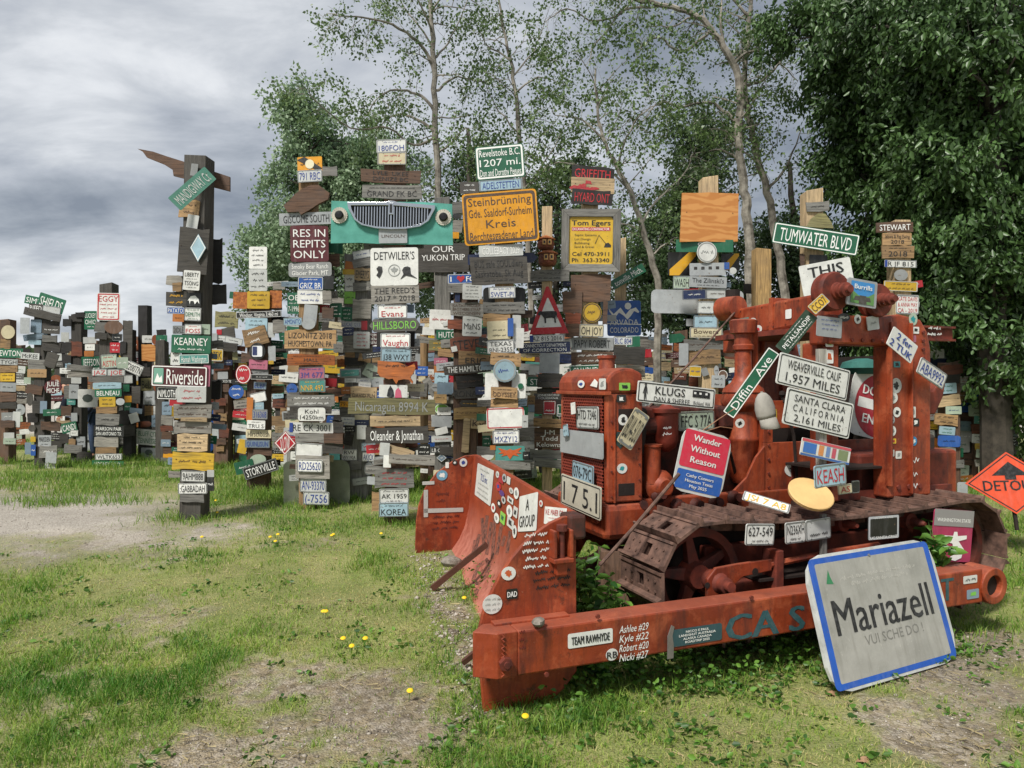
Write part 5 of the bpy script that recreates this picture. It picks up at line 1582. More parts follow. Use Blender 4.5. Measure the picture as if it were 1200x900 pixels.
mb = MB(); mb.lathe((pc.x-.02, pc.y-.06, pc.z+.01), (0,1,0), [(0,.0),(.0,.09),(.16,.1),(.2,.1),(.2,.0)], 20); dpart(mb, 'end_drum', RED, fb, smooth=True)
c = D(872, 335, t=1.9); mb = MB(); mb.cyl((pc.x+.05, pc.y+.1, pc.z), (pc.x+.05, pc.y+.1, pc.z+.17), .06, n=14); dpart(mb, 'black_pipe', IRON, fb)
mb = MB(); a2 = D(968, 395, t=.6); mb.box(a2.x-.03, a2.x+.03, .52, .6, .72, TOPZ-.2); dpart(mb, 'front_pillar', RED, can, bevel=.008)
mb = MB(); a3 = D(955, 400, t=.72); mb.box(a3.x-.06, a3.x+.06, .64, .78, TOPZ-.32, TOPZ-.18); mb.box(a3.x-.03, a3.x+.04, .68, .74, .9, TOPZ-.3); dpart(mb, 'inner_pillar', RED, can, bevel=.012)
# cable drums
for (px, py, r, t) in ((979, 341, .128, .44), (1031, 352, .112, .44)):
    c = D(px, py, t=t); dr = MB(); dr.lathe((c.x, t+.09, c.z), (0,-1,0), [(0,r*.94),(.02,r),(.035,r),(.045,r*.8),(.055,r*.8),(.07,r),(.085,r*1.0),(.1,r*.93),(.102,r*.3)], 26); d_ = dpart(dr, 'cable_drum', RUST2, can, smooth=True)
    m = MB(); m.lathe((c.x, t, c.z), (0,-1,0), [(0,r*.44),(.025,r*.42),(.03,r*.33),(.045,r*.33),(.048,r*.38),(.06,r*.38),(.063,r*.3),(.08,r*.3),(.083,r*.36),(.095,r*.36),(.1,r*.22),(.125,r*.2)], 16); dpart(m, 'drum_hub', RUST2, d_, smooth=True)
# bracket and lever behind the column at the right
c = D(1100, 462, t=.62); mb = MB(); mb.prism([(c.x-.12,c.z-.14),(c.x+.02,c.z-.15),(c.x+.1,c.z-.02),(c.x+.13,c.z+.1),(c.x+.08,c.z+.12),(c.x-.0,c.z+.02),(c.x-.12,c.z+.04)], .66, .74); dpart(mb, 'rear_bracket', RUST2, bevel=.01)
c = D(1105, 535, t=1.0); mb = MB(); mb.box(c.x-.3, c.x+.04, .9, 1.3, .6, .98); dpart(mb, 'rear_housing', RED, bevel=.03)
mb = MB(); a = D(1083, 390, t=1.7); mb.box(a.x, a.x+.42, 1.7, 1.78, a.z-.07, a.z-.05); mb.box(a.x, a.x+.42, 1.7, 1.78, a.z+.05, a.z+.07); mb.box(a.x, a.x+.42, 1.735, 1.745, a.z-.05, a.z+.05); ib = dpart(mb, 'rear_cross_beam', RUST2, can)
# cable and loose rods
def rod(name, pts, r, mat, label, cat):
    mb = MB(); mb.tube(pts, r, 8); o = mb.build(name, mat); tag(o, label, cat); return o
mb = MB(); p0 = DM @ Vector((pc.x, pc.y-.03, pc.z)); p1 = PX(752, 486, 4.9); mb.tube([DI@p0, DI@((p0+p1)/2 + Vector((0,0,-.01))), DI@p1], .008, 6); dpart(mb, 'lift_cable', RUST)
mb = MB(); mb.tube([DI@PX(796, 555, 4.15), DI@PX(741, 620, 4.1), DI@PX(703, 662, 4.05)], .011, 8); dpart(mb, 'lift_rod', RUST)
p0 = PX(507, 688, 5.0); p0.z = -.08; p0 = PX(507, 688, 1.58*F/238); 
mb = MB(); a = PX(507, 689, 5.45); b = PX(570, 638, 5.3)
mb.tube([a, b], [.03, .028], 4); tag(mb.build('steel_bar', simple('bar_steel', '5e3a2e', .7, .2)), 'rusty steel bar leaning from the grass into the hollow of the blade', 'steel bar')
mb = MB(); a = PX(543, 776, 3.98); b = PX(566, 758, 3.9); mb.tube([a, b], .02, 4); tag(mb.build('steel_bar', simple('bar_steel', '5e3a2e', .7, .2)), 'short end of a rusty steel bar poking out under the near end of the blade', 'steel bar')

# ---------------------------------------------------------------- stickers and graffiti on the machine
def sticker(px, py, pw, ph, col, t=None, s=None, shape_='r', inner=None, plane=None, rot=0, txt=None, tcol='k', off=.0025, name='sticker'):
    if plane is None:
        if t is not None: p, n = DM @ Vector((0, t-off, 0)), V
        else: p, n = DM @ Vector((s-off, 0, 0)), U
    else: p, n = plane
    n = Vector(n).normalized(); 
    if n.dot(EYEP - Vector(p)) < 0: n = -n
    c = hit(px, py, p, n); X = Vector((0,0,1)).cross(n).normalized(); Z = n.cross(X).normalized()
    # metric size from the seen size
    e = .5; wx = (hit(px+pw*e, py, p, n)-hit(px-pw*e, py, p, n)).length; hz = abs((hit(px, py-ph*e, p, n)-hit(px, py+ph*e, p, n)).dot(Z))
    M = DI @ Matrix(((X.x, -n.x, Z.x, c.x), (X.y, -n.y, Z.y, c.y), (X.z, -n.z, Z.z, c.z), (0,0,0,1))) @ Matrix.Rotation(R(-rot), 4, 'Y')
    pts = rrect(wx, hz, min(wx, hz)*.12, 2) if shape_ == 'r' else ellipse(wx, hz, 20) if shape_ == 'd' else [(x*wx, z*hz) for x, z in shape_]
    mb = MB(); mb.prism(pts, -.0012, 0); o = mb.build(name, paint(PAL.get(col, col), .4, .25), DZ); o.matrix_local = M
    if inner:
        m2 = MB(); rg_ = random.Random(int(px*7+py)); q = [(x*rg_.uniform(.3,.62), z*rg_.uniform(.3,.62)) for x, z in pts]; m2.flat(q, -.0022); m2.build('emblem', ink(INK.get(inner, inner)), o)
    if txt:
        m3 = MB(); rows = txt.split('|'); hh = hz*.8/len(rows)
        for i, rw in enumerate(rows):
            cz = hz*.4-hh*(i+.5)
            if rw.startswith('~'): scribble(m3, random.Random(int(px)), 0, cz, wx*.75, hh*.5, -.0032)
            else: put_text(m3, rw, 0, cz, wx*.85, hh*.7, -.0032, .02)
        m3.build('lettering', ink(INK.get(tcol, tcol)), o)
    return o
def writing(px, py, pw, ph, txt, col, t=None, s=None, plane=None, rot=0, bold=.01, thick=None, seed=1, shear=.25):
    if plane is None:
        if t is not None: p, n = DM @ Vector((0, t-.002, 0)), V
        else: p, n = DM @ Vector((s-.002, 0, 0)), U
    else: p, n = plane
    n = Vector(n).normalized()
    if n.dot(EYEP - Vector(p)) < 0: n = -n
    c = hit(px, py, p, n); X = Vector((0,0,1)).cross(n).normalized(); Z = n.cross(X)
    wx = (hit(px+pw/2, py, p, n)-hit(px-pw/2, py, p, n)).length; hz = abs((hit(px, py-ph/2, p, n)-hit(px, py+ph/2, p, n)).dot(Z))
    M = DI @ Matrix(((X.x, -n.x, Z.x, c.x), (X.y, -n.y, Z.y, c.y), (X.z, -n.z, Z.z, c.z), (0,0,0,1))) @ Matrix.Rotation(R(-rot), 4, 'Y')
    mb = MB(); rows = txt.split('|'); hh = hz/len(rows); rg = random.Random(seed)
    for i, rw in enumerate(rows):
        cz = hz/2 - hh*(i+.5)
        if rw.startswith('~'): scribble(mb, rg, 0, cz, wx*rg.uniform(.7, 1), hh*.6, 0, t=thick)
        else: put_text(mb, rw, 0, cz, wx, hh*.8, 0, bold, shear, stretch=1.6)
    o = mb.build('writing', ink(INK.get(col, col)), DZ); o.matrix_local = M; return o
SK = [ # near end plate
 (596,672,17,17,'white','d','o'), (599,694,14,14,'black','r','t'), (576,708,24,24,'white','d','d'),]
sticker(596,672,17,16,'white',t=PT-.001,shape_='d',inner='o'); sticker(600,696,13,12,'black',t=PT-.001,txt='DAD',tcol='lightblue' if 0 else 'w'); sticker(577,708,23,23,'white',t=PT-.001,shape_='d',txt='~|~|~',tcol='e')
writing(628,645,34,46,'~|~|~|~|~','w',t=PT-.001,seed=3,thick=.004); writing(648,678,46,26,'~|~|~','k',t=PT-.001,seed=5,thick=.004)
# arm
A0 = 0
sticker(692,748,52,17,'white',t=A0,txt='TEAM RAWHYDE',rot=-0); sticker(717,767,14,14,'white',t=A0,shape_='d',txt='RB')
writing(743,752,34,44,'Ashlee #29|Kyle #22|Robert #20|Nicki #27','w',t=A0,bold=0,rot=0)
sticker(817,744,58,20,'35555c',t=A0,txt='NICCO E PAUL|LANDSHUT AUSTRALIA|ALASKA CANADA|ROADTRIP 2025',tcol='w')
writing(898,729,90,38,'CA S','2a5258',t=A0,bold=.05,shear=0); writing(1110,690,14,34,'T','2a5258',t=A0,bold=.03,shear=0)
sticker(1137,679,16,9,'white',t=A0,txt='~'); sticker(1140,696,14,11,'bluegrey',t=A0,inner='G')
writing(612,750,10,28,'~|~|~','6b1d12',t=A0,thick=.004)
# radiator
RP = RT0
sticker(681,450,8,9,'white',s=RS-.02,shape_='d',inner='b'); sticker(696,449,9,10,'white',s=RS-.02,shape_=[(-.5,-.3),(.4,-.5),(.5,.1),(.1,.5),(-.2,.1)]); sticker(706,450,8,13,'white',s=RS-.02,inner='e')
sticker(732,453,13,9,'lime',t=RT0-.012,inner='k'); sticker(728,467,11,9,'black',t=RT0-.004,inner='w'); sticker(730,492,11,13,'white',t=RT0,shape_='d',inner='k')
sticker(727,516,12,20,'dark' if 0 else '2f4747',t=RT0,shape_=[(0,-.5),(.4,-.25),(.5,.3),(.3,.5),(-.3,.5),(-.5,.3),(-.4,-.25)],inner='e'); sticker(729,549,12,12,'white',t=RT0,shape_='d',inner='t')
writing(782,505,13,14,'~|~','w',t=.91,thick=.003)
# front cross beam
bp = (DM @ pa, (DM.to_3x3() @ ((pc-pa).cross(Vector((0,0,1))))))
bpl = (Vector(bp[0]) + (EYEP-Vector(bp[0])).normalized()*.008, bp[1])
for a in ((872,377,11,9,'teal','r','G'), (882,377,9,9,'white','d','b'), (888,386,10,10,'white','d','r'), (872,387,11,6,'red','r',None), (924,368,7,11,'white','r',None)):
    sticker(a[0],a[1],a[2],a[3],a[4],plane=bpl,shape_=a[5],inner=a[6])
sticker(989,372,14,10,'black',t=.478,shape_='d',txt='~',tcol='w'); sticker(1005,374,8,11,'pale',t=.478,shape_='d',inner='d'); 
# column
for (px,py,w0,h0,c,sh,i) in ((1070,374,10,15,'greengrey','d','t'),(1073,387,8,8,'white','r','k'),(1070,397,7,8,'pink','r',None),(1051,427,8,7,'2f7c80','r','k'),(1050,452,13,18,'pale','d','k'),(1046,466,12,14,'white','d','e'),(1051,483,9,12,'white','d','k'),(1045,492,7,10,'silver','d','k'),
    (1046,505,8,12,'white','d','e'),(1046,517,8,6,'yellow','r','r'),(1045,531,6,8,'pale','r','o'),(1053,533,7,9,'white','r','e'),(1070,483,6,13,'white','r','e'),(1073,495,8,9,'black','r','w'),(1071,517,7,11,'2f83b5','d','w')):
    sticker(px,py,w0,h0,c,t=.5 - .0,shape_=sh,inner=i)
writing(1072,555,12,45,'~|~|~','w',t=.5,thick=.006,seed=9)
writing(1095,388,18,14,'~|~','w',t=1.7,thick=.006,seed=4)
# side panel
sticker(931,550,23,18,'white',t=.98,shape_='d',inner='d'); sticker(905,487,11,15,'yellow',t=.98,inner=None,txt='X',tcol='k'); sticker(899,470,11,8,'5a3a80',t=.98,shape_='d'); sticker(867,496,11,11,'white',t=.955,shape_='d',inner='k')
writing(922,575,10,9,'~','w',t=.98,thick=.006)
sticker(972,402,9,9,'white',t=.515,inner='G'); sticker(972,418,9,16,'white',t=.515,inner='o')
# moldboard stickers lie on its upright upper part, which runs along the blade
mn = (DM.to_3x3() @ WV).cross(DM.to_3x3() @ Vector((.055, 0, ZT-.32))).normalized()
if mn.dot(EYEP - DM @ Vector((SB_, PY, ZT))) < 0: mn = -mn
mpl = (DM @ Vector((SB_, PY, ZT)) + mn*.006, mn)
def on_blade(px, py, pw, ph, col, sh='r', inner=None, txt=None, tcol='k'): return sticker(px, py, pw, ph, col, plane=mpl, shape_=sh, inner=inner, txt=txt, tcol=tcol)
def blade_quad(c, col, txt, tcol, **k):
    pts = [DI @ hit(a, b, mpl[0], mpl[1]) for a, b in c]; n = Vector(mpl[1]).normalized()
    o, w, h = quad_sign(c, mpl[0], mpl[1], 'Q', col, txt, tcol, 'x', thick=.002); mw = o.matrix_world.copy(); o.parent = DZ; o.matrix_local = DI @ mw; o.name = 'sticker'
    for kk in ('label', 'category', 'group'):
        if kk in o: del o[kk]
    return o
blade_quad([(560,542),(578,552),(575,593),(556,580)], 'white', '~|TLS inc|~|~|~', 'ebeee')
blade_quad([(610,573),(630,586),(628,612),(606,632)], 'white', 'A|GROUP', 'k')
blade_quad([(639,587),(664,604),(662,610),(637,620)], 'white', 'N.E. MAIER CO.|~|~', 'rr')
for (px,py,w0,h0,c,sh,i) in ((583,556,4,8,'white','d','e'),(587,562,6,8,'red','r',None),(591,560,5,10,'silver','d','k'),(596,563,4,9,'white','r',None),(584,570,6,11,'red','d','b'),(588,578,6,7,'5a3a80','d',None),(599,575,5,7,'white','d','e'),(605,578,6,14,'white','d','e'),
    (590,586,5,9,'pale','d','k'),(585,590,5,9,'black','d','w'),(578,595,5,11,'white','d','r'),(598,586,7,7,'white','r','k'),(582,607,6,12,'white','d','e'),(597,599,7,15,'white','d','e'),(604,600,5,13,'white','r','k'),(589,607,6,14,'lime','r','g'),(598,613,8,12,'white','r','k'),(603,623,5,16,'white','d','k'),(634,590,4,8,'white','d','r')):
    on_blade(px, py, w0, h0, c, sh, i)
# sprayed strokes on the worn lower blade: follow its curve
def blade_pt(px, py):
    r = ray(px, py).normalized(); best = None
    o_l = DI @ EYEP; d_l = DI.to_3x3() @ r
    for i in range(n_prof-1):
        (s0, z0), (s1, z1) = prof[i], prof[i+1]
        e1 = Vector((s1-s0, 0, z1-z0)); nn = e1.cross(WV).normalized(); p0 = Vector((s0, PY, z0)); k = (p0-o_l).dot(nn)/d_l.dot(nn); h = o_l + d_l*k
        f = (h.y-PY)/WV.y; ze = h.z
        if 0 <= f <= 1 and z0-1e-3 <= ze <= z1+1e-3 and k > 0 and (best is None or k < best[0]): best = (k, h - d_l*.004)
    return best[1] if best else None
n_prof = len(prof)
def spray(pts, wpx, col='2b2522'):
    mb = MB(); L = []
    for i in range(len(pts)-1):
        for k in range(6): f = k/6; L.append((pts[i][0]+(pts[i+1][0]-pts[i][0])*f, pts[i][1]+(pts[i+1][1]-pts[i][1])*f))
    L.append(pts[-1])
    A = []; 
    for i, p in enumerate(L):
        a = L[max(i-1,0)]; b = L[min(i+1,len(L)-1)]; dx, dy = b[0]-a[0], b[1]-a[1]; l = math.hypot(dx,dy) or 1
        q1 = blade_pt(p[0]-dy/l*wpx/2, p[1]+dx/l*wpx/2); q2 = blade_pt(p[0]+dy/l*wpx/2, p[1]-dx/l*wpx/2)
        if q1 and q2: A.append((q1, q2))
    for i in range(len(A)-1): mb.add([A[i][0], A[i+1][0], A[i+1][1], A[i][1]], [(0,1,2,3)])
    if mb.v: mb.build('spray_paint', spraym, DZ)
def spray_mat():
    m, nt, b = _nodes('black_spray_paint'); v, _, _ = _vec(nt, rnd=False)
    g = _ramp(nt, _noise(nt, v, 30, 6, .7), ((.42, .15), (.62, 1)))
    nt.links.new(_mixc(nt, g, hx('9a5a48'), hx('2b2624')), b.inputs['Base Color']); b.inputs['Roughness'].default_value = .7; return m
spraym = spray_mat()
for P_ in ([(565,607),(567,640)],[(571,604),(568,632)],[(576,612),(570,650)],[(562,626),(556,648)],[(580,606),(577,655)],[(588,612),(582,650)],[(592,628),(588,640)],[(557,633),(553,655)],[(598,622),(594,648)],
           [(572,655),(560,664),(554,680),(560,684),(570,674),(574,660),(570,656)],[(560,690),(555,700)]): spray(P_, 4)
# tape marks on the far end plate (its inner side faces us)
fp = (DM @ Vector((0, FT_-.004, 0)), V)
sticker(499,590,5,32,'pale',plane=fp,name='tape'); sticker(520,598,46,5,'pale',plane=fp,rot=-2,name='tape'); sticker(502,566,14,4,'pale',plane=fp,name='tape')
sticker(518,557,13,12,'6ba0b8',plane=fp,shape_='d',inner='w'); sticker(524,545,4,7,'white',plane=fp); sticker(533,542,6,6,'black',plane=fp,shape_='d',inner='w'); sticker(543,542,9,10,'white',plane=fp,shape_='d',inner='b')
writing(523,612,40,20,'~|~|~','4a1410',plane=fp,thick=.005,seed=8); writing(518,583,16,16,'~|~','4a1410',plane=fp,thick=.004,seed=2)

# ---------------------------------------------------------------- signs hung on and leant against the machine
def Pt(t, ds=0): return DM @ Vector((ds, t, 0))
NV = -V; NU = -U
ok_, w, h = quad_sign([(746,445),(837,457),(838,479),(748,471)], Pt(.84), NV, 'M', 'white', '', 'k', 'white Klugs sign with a walking ape and a camper hung across the engine', border=('k', .05, .05))
T(ok_, [('KLUGS',-.09,.14,.38,.4,'k',.01),('DAN & SHEREE',-.06,-.29,.46,.26,'k',.0),('Richland, WA',.33,-.28,.22,.2,'k',0)], w, h)
ape = [(-.02,-.4),(.03,-.4),(.04,-.15),(.1,-.38),(.14,-.36),(.09,0),(.11,.02),(.16,-.1),(.18,-.08),(.13,.2),(.08,.3),(.09,.4),(.02,.45),(-.03,.38),(-.02,.28),(-.07,.15),(-.13,-.08),(-.1,-.1),(-.05,.05),(-.04,-.1)]
m = MB(); m.flat([(x*h*.85-.41*w, z*h) for x, z in ape], -.003); m.build('ape_emblem', ink('k'), ok_)
m = MB(); m.flat([(.2*w,.0),(.43*w,.0),(.43*w,.27*h),(.36*w,.34*h),(.2*w,.34*h)], -.003); m.build('camper_emblem', ink('k'), ok_)
m = MB()
for q_ in (.23,.3,.38): m.flat(rrect(.03*w,.1*h,.001,1,q_*w,.2*h), -.0045)
m.build('camper_window', ink('w'), ok_)
quad_sign([(741,474),(758,487),(743,530),(727,519)], Pt(.86), NV, 'P', 'cream', 'BUA-5U0', 'k', 'pale licence plate reading BUA 5U0 standing on end beside the radiator')
quad_sign([(794,489),(841,474),(841,496),(795,506)][0:0] or [(794,483),(836,481),(838,503),(796,505)], Pt(1.0), NV, 'P', 'mossy' if 0 else 'greengrey', 'FFC S 77A', 'k', 'faded green licence plate reading FFC 77A in the engine opening')
ow, w, h = quad_sign([(801,499),(856,512),(847,588),(788,572)], Pt(.74), NV, 'R', 'white', '', 'k', 'red white and blue sign reading Wander Without Reason hung above the track')
m = MB(); m.flat(rrect(w*.92,h*.58,h*.04,3,0,h*.175), -.002); m.build('red_field', ink('d6304a'), ow)
m = MB(); m.flat(rrect(w*.92,h*.3,h*.03,3,0,-h*.305), -.002); m.build('blue_field', ink('2a5fae'), ow)
T(ow, [('Wander',0,.36,.56,.1,'w',.03),('Without',0,.19,.6,.1,'w',.03),('Reason',0,.02,.6,.1,'w',.03),('Cathy Connors',0,-.23,.56,.05,'w',.02),('Houston Texas',0,-.31,.56,.05,'w',.02),('May 2025',0,-.39,.42,.05,'w',.02)], w, h)
for c in ow.children:
    if c.name.startswith('lettering'): c.location.y = -.0015
Yw = 4.0
quad_sign([(909,412),(991,435),(997,469),(915,449)], Pt(.32), NV, 'M', 'white', 'WEAVERVILLE, CALIF.|1,957 MILES', 'k', 'upper of two white mileage signs on the machine, reading Weaverville', border=('k', .03, .04), margin=.1)
quad_sign([(917,453),(994,474),(1001,514),(923,496)], Pt(.32), NV, 'M', 'white', 'SANTA CLARA|C A L I F O R N I A|2,161 MILES', 'k', 'lower of two white mileage signs on the machine, reading Santa Clara', border=('k', .03, .04), margin=.1)
m = MB(); p = Pt(.36); g = [hit(x, y, p, V) for x, y in ((958,400),(972,400),(972,575),(956,575))]
m = MB(); a = DI@g[0]; m.box(a.x, a.x+.055, .34, .375, .73, 1.72); m.build('wooden_stake', wood(WOODS['palegrey'], vertical=True)).matrix_world = DM
tag(SC.objects['wooden_stake'], 'weathered wooden stake behind the two white mileage signs', 'stake')
quad_sign([(852,479),(905,404),(909,418),(855,493)], PX(880, 450, 4.55), (-.12, -1, .0), 'M', 'green', 'Diffin   Ave', 'w', 'slanting green street sign reading Diffin in front of the jack tube', border=('w', .08, .0))
quad_sign([(911,403),(947,361),(956,374),(920,419)], PX(930, 392, 4.45), (-.12, -1, 0), 'M', '23422c', '~|PETALSANDIP|~', 'w', 'slanting dark green board with small white lettering below the yellow plate')
quad_sign([(947,361),(966,340),(970,357),(955,367)], PX(958, 357, 4.4), (-.12, -1, 0), 'P', 'yellow', 'CCO7', 'n', 'small yellow plate at the upper end of the slanting green boards')
ob, w, h = quad_sign([(995,325),(1029,331),(1026,362),(992,356)], Pt(.36), NV, 'F', 'silver', '', 'k', 'framed blue picture sign reading Burrills between the two round drums')
m = MB(); m.flat(rrect(w*.8,h*.82,.004,1), -.002); m.build('sky_panel', ink('3a86c4'), ob); m = MB(); m.flat([(-w*.4,-h*.41),(w*.4,-h*.41),(w*.4,h*.05),(w*.2,-h*.1),(-w*.15,-h*.1),(-w*.4,h*.1)], -.003); m.build('meadow_panel', ink('5d8a4a'), ob)
m = MB(); m.flat([(-w*.12,-h*.41),(w*.15,-h*.41),(w*.12,-h*.1),(-w*.1,-h*.1)], -.004); m.flat([(-w*.3,-h*.3),(w*.3,-h*.3),(w*.25,-h*.14),(-w*.25,-h*.14)], -.0035); m.build('road_panel', ink('4a4640'), ob); T(ob, [('Burrills',0,.22,.6,.18,'w',.02)], w, h)
for c in ob.children:
    if c.name.startswith('lettering'): c.location.y = -.003
od, w, h = quad_sign([(998,432),(1041,436),(1041,510),(996,500)][0:0] or [(997,431),(1062,443),(1062,527),(995,503)], Pt(1.35), NV, 'R', 'white', '', 'k', 'white square do not enter sign with a red disc inside the cab')
m = MB(); m.flat(ellipse(min(w,h)*.95,min(w,h)*.95,36), -.002); m.build('red_disc', ink('a51f2e'), od); m = MB(); m.flat(rrect(w*.72,h*.15,.004,1), -.003); m.build('white_bar', ink('w'), od); T(od, [('DO NOT',0,.2,.62,.14,'w',.03),('ENTER',0,-.22,.5,.14,'w',.03)], w, h)
for c in od.children:
    if c.name.startswith('lettering'): c.location.y = -.003
quad_sign([(958,370),(987,373),(986,397),(957,393)], Pt(.47), NV, 'Q', 'silver', '~|~|~|', 'b', 'small pale blue notice on the side beam left of the oval badge')
quad_sign([(1016,372),(1030,369),(1030,386),(1017,387)], Pt(.46), NV, 'Q', 'pale', '~', 'e', 'crumpled silver notice on the side beam below the picture sign')
quad_sign([(1049,383),(1077,407),(1066,425),(1038,402)], Pt(.38), NV, 'M', 'white', '2 fer|2 TUK', 'b', 'white plate with purple 2s hung at a slant on the column', margin=.04, bold=.03)
quad_sign([(1079,418),(1111,439),(1104,457),(1075,436)], Pt(.42), NV, 'P', 'white', 'ABA9992', 'b', 'white licence plate reading ABA9992 sticking out right of the column')
o5, w, h = quad_sign([(938,512),(995,526),(997,545),(940,533)], Pt(.3), NV, 'M', 'white', '', 'r', 'striped red white and blue board below the lower mileage sign')
for (x0, x1, z0, z1, c) in ((-.5,.5,.33,.48,'c8505a'),(-.5,.5,-.48,-.36,'3c62a0'),(-.46,-.2,-.3,.28,'3c6fb8'),(-.15,-.05,-.3,.28,'d08a50'),(.0,.08,-.3,.28,'6a86b8'),(.12,.2,-.3,.28,'c05060'),(.25,.45,-.3,.28,'7d8a62')):
    m = MB(); m.flat([(x0*w,z0*h),(x1*w,z0*h),(x1*w,z1*h),(x0*w,z1*h)], -.002); m.build('painted_block', ink(c), o5)
quad_sign([(950,548),(987,543),(996,566),(959,571)], Pt(.28), NV, 'P', 'lightblue', 'KEASH', 'r', 'sky blue plate reading KEASH standing on the track')
quad_sign([(980,570),(997,567),(1000,577),(985,579)], Pt(.34), NV, 'P', 'tan' if 0 else 'cream', 'AS', 'r', 'small cream plate half hidden behind the KEASH plate')
quad_sign([(996,564),(1006,563),(1008,577),(1000,578)], Pt(.36), NV, 'P', 'black', '', 'k', 'small dark plate frame standing behind the KEASH plate')
c = [(870,585),(885,577),(932,596),(914,599)]
quad_sign([(874,576),(930,592),(921,601),(868,584)], PX(900, 588, 4.35), (-.1, -.75, .8), 'P', 'white', 'JSI 7 A8', 'y', 'white and yellow plate lying on top of the near track')
m = MB(); t = DI @ PX(951, 578, 4.35); m.lathe((0, .012, 0), (0,-1,0), [(0,.133),(.02,.136),(.024,.13)], 28); o = m.build('wooden_disc', simple('yellow_wood_disc', 'd2ad72', .7, 0, .2, 7, .1)); o.matrix_world = Matrix.Translation(PX(950, 579, 4.32)) @ Matrix.Rotation(R(8), 4, 'Z') @ Matrix.Rotation(R(-54), 4, 'X'); tag(o, 'round yellow wooden disc leaning on top of the track', 'wooden disc')
# plates hung below the top run of the track
for (c, col, txt, lab) in (([(874,614),(908,614),(907,639),(874,639)], 'white', '627-549|~', 'white licence plate reading 627 549 hung under the track'),
    ([(920,613),(944,610),(944,635),(921,638)], 'white', 'N236XH|~', 'white plate reading N236XH hung under the track'),
    ([(945,610),(974,606),(973,630),(944,635)], 'pale', '|~', 'pale plate with a small dark emblem left of the grey stake under the track')):
    quad_sign(c, Pt(.235), NV, 'P', col, txt, 'k', lab)
of, w, h = quad_sign([(1017,606),(1053,603),(1053,630),(1018,633)], Pt(.235), NV, 'M', '1d1c1b', '', 'k', 'empty silver licence plate frame reading UC Santa Cruz between the rollers', border=('silver' if 0 else 'b3b6b8', .1, .0))
T(of, [('UC SANTA CRUZ',0,-.42,.9,.13,'w',.02),('UC SANTA CRUZ',0,.43,.6,.08,'w',.0)], w, h)
og, w, h = quad_sign([(1092,598),(1140,597),(1138,661),(1094,655)], Pt(.22), NV, 'Q', 'b9335f', '', 'w', 'crimson and grey pennant reading Washington State hung at the rear of the track')
m = MB(); m.flat([(-w/2,h*.18),(w/2,h*.18),(w/2,h/2),(-w/2,h/2)], -.003); m.build('grey_band', ink('8d8a88'), og); T(og, [('WASHINGTON STATE',0,.3,.85,.07,'w',.01)], w, h); m = MB(); m.flat([(x*w, z*h) for x, z in [(-.1,-.45),(.05,-.35),(.0,-.15),(-.25,-.1),(-.25,.0),(.0,0),(.02,.08),(.1,.08),(.12,0),(.35,.02),(.35,-.05),(.15,-.1),(.3,-.25),(.25,-.42),(.1,-.48)]], -.004); m.build('emblem', ink('w'), og)
# radiator front
quad_sign([(676,476),(701,477),(701,503),(675,502)], DM @ Vector((RS-.03,0,0)), NU, 'P', 'pale', 'HTD 7346|~', 'k', 'grey and yellow licence plate reading HTD 7346 on the radiator mesh')
quad_sign([(657,503),(707,508),(706,539),(656,529)], DM @ Vector((RS-.04,0,0)), NU, 'M', 'silver', '', 'k', 'dented blank metal sheet across the radiator mesh')
quad_sign([(672,540),(696,547),(694,569),(669,560)], DM @ Vector((RS-.05,0,0)), NU, 'P', 'lightblue', '076-79C', 'k', 'pale blue licence plate reading 076 79C low on the radiator')
quad_sign([(659,555),(705,572),(703,610),(656,589)], DM @ Vector((RS-.075,0,0)), (NU*1 + Vector((0,0,0))), 'M', 'd8d2bc', '1 7 5.1', 'k', 'cream sign reading 175.1 hung at the foot of the radiator', border=('k', .03, .04))
quad_sign([(661,499),(666,497),(664,511),(659,512)], DM @ Vector((RS-.06,0,0)), NU, 'P', 'lightblue', '~', 'k', 'small light blue tag on the left edge of the radiator')
quad_sign([(670,473),(674,471),(673,485),(668,485)], DM @ Vector((RS-.06,0,0)), NU, 'Q', 'white', '', 'k', 'small torn white paper at the top left of the radiator')
# leaning town sign
BLp = Vector(PX(984, 814, 1.585*F/364)); BRp = PX(1131, 770, 1.585*F/320); best = None
for k_ in range(30):
    tp_ = DM @ Vector((1.8+.05*k_, -.03, .345)); n_ = (BRp-BLp).cross(tp_-BLp).normalized()
    if n_.dot(EYEP-BLp) < 0: n_ = -n_
    worst = max((DM @ Vector((s2, 0, z2)) - BLp).dot(n_) for s2 in (1.85, 2.4, 3.0, 3.2) for z2 in (.125, .345))
    if best is None or worst < best[0]: best = (worst, n_)
nn = best[1]
om, w, h = quad_sign([(934,655),(1082,632),(1131,770),(984,814)], BLp, nn, 'R', 'pale', '', 'k', 'big rectangular Mariazell town sign with a blue border leaning against the push arm', thick=.02)
def concrete_sign():
    m, nt, b = _nodes('faded_town_sign'); v, _, _ = _vec(nt)
    a = _mixc(nt, _ramp(nt, _noise(nt, v, 5, 8, .7), ((.35, 0), (.7, 1))), hx('a5a39b'), hx('8b8a82')); a = _mixc(nt, _ramp(nt, _noise(nt, v, 40, 4, .6), ((.6, 0), (.75, .5))), a, hx('c4c1b6'))
    v2, _, _ = _vec(nt, (6, 6, .8)); a = _mixc(nt, _ramp(nt, _noise(nt, v2, 4, 5, .6), ((.5, 0), (.75, .5))), a, hx('77756b'))
    nt.links.new(a, b.inputs['Base Color']); b.inputs['Roughness'].default_value = .5; return m
om.data.materials.clear(); om.data.materials.append(simple('sign_rim_white', 'c9cbc7', .45)); CS = concrete_sign()
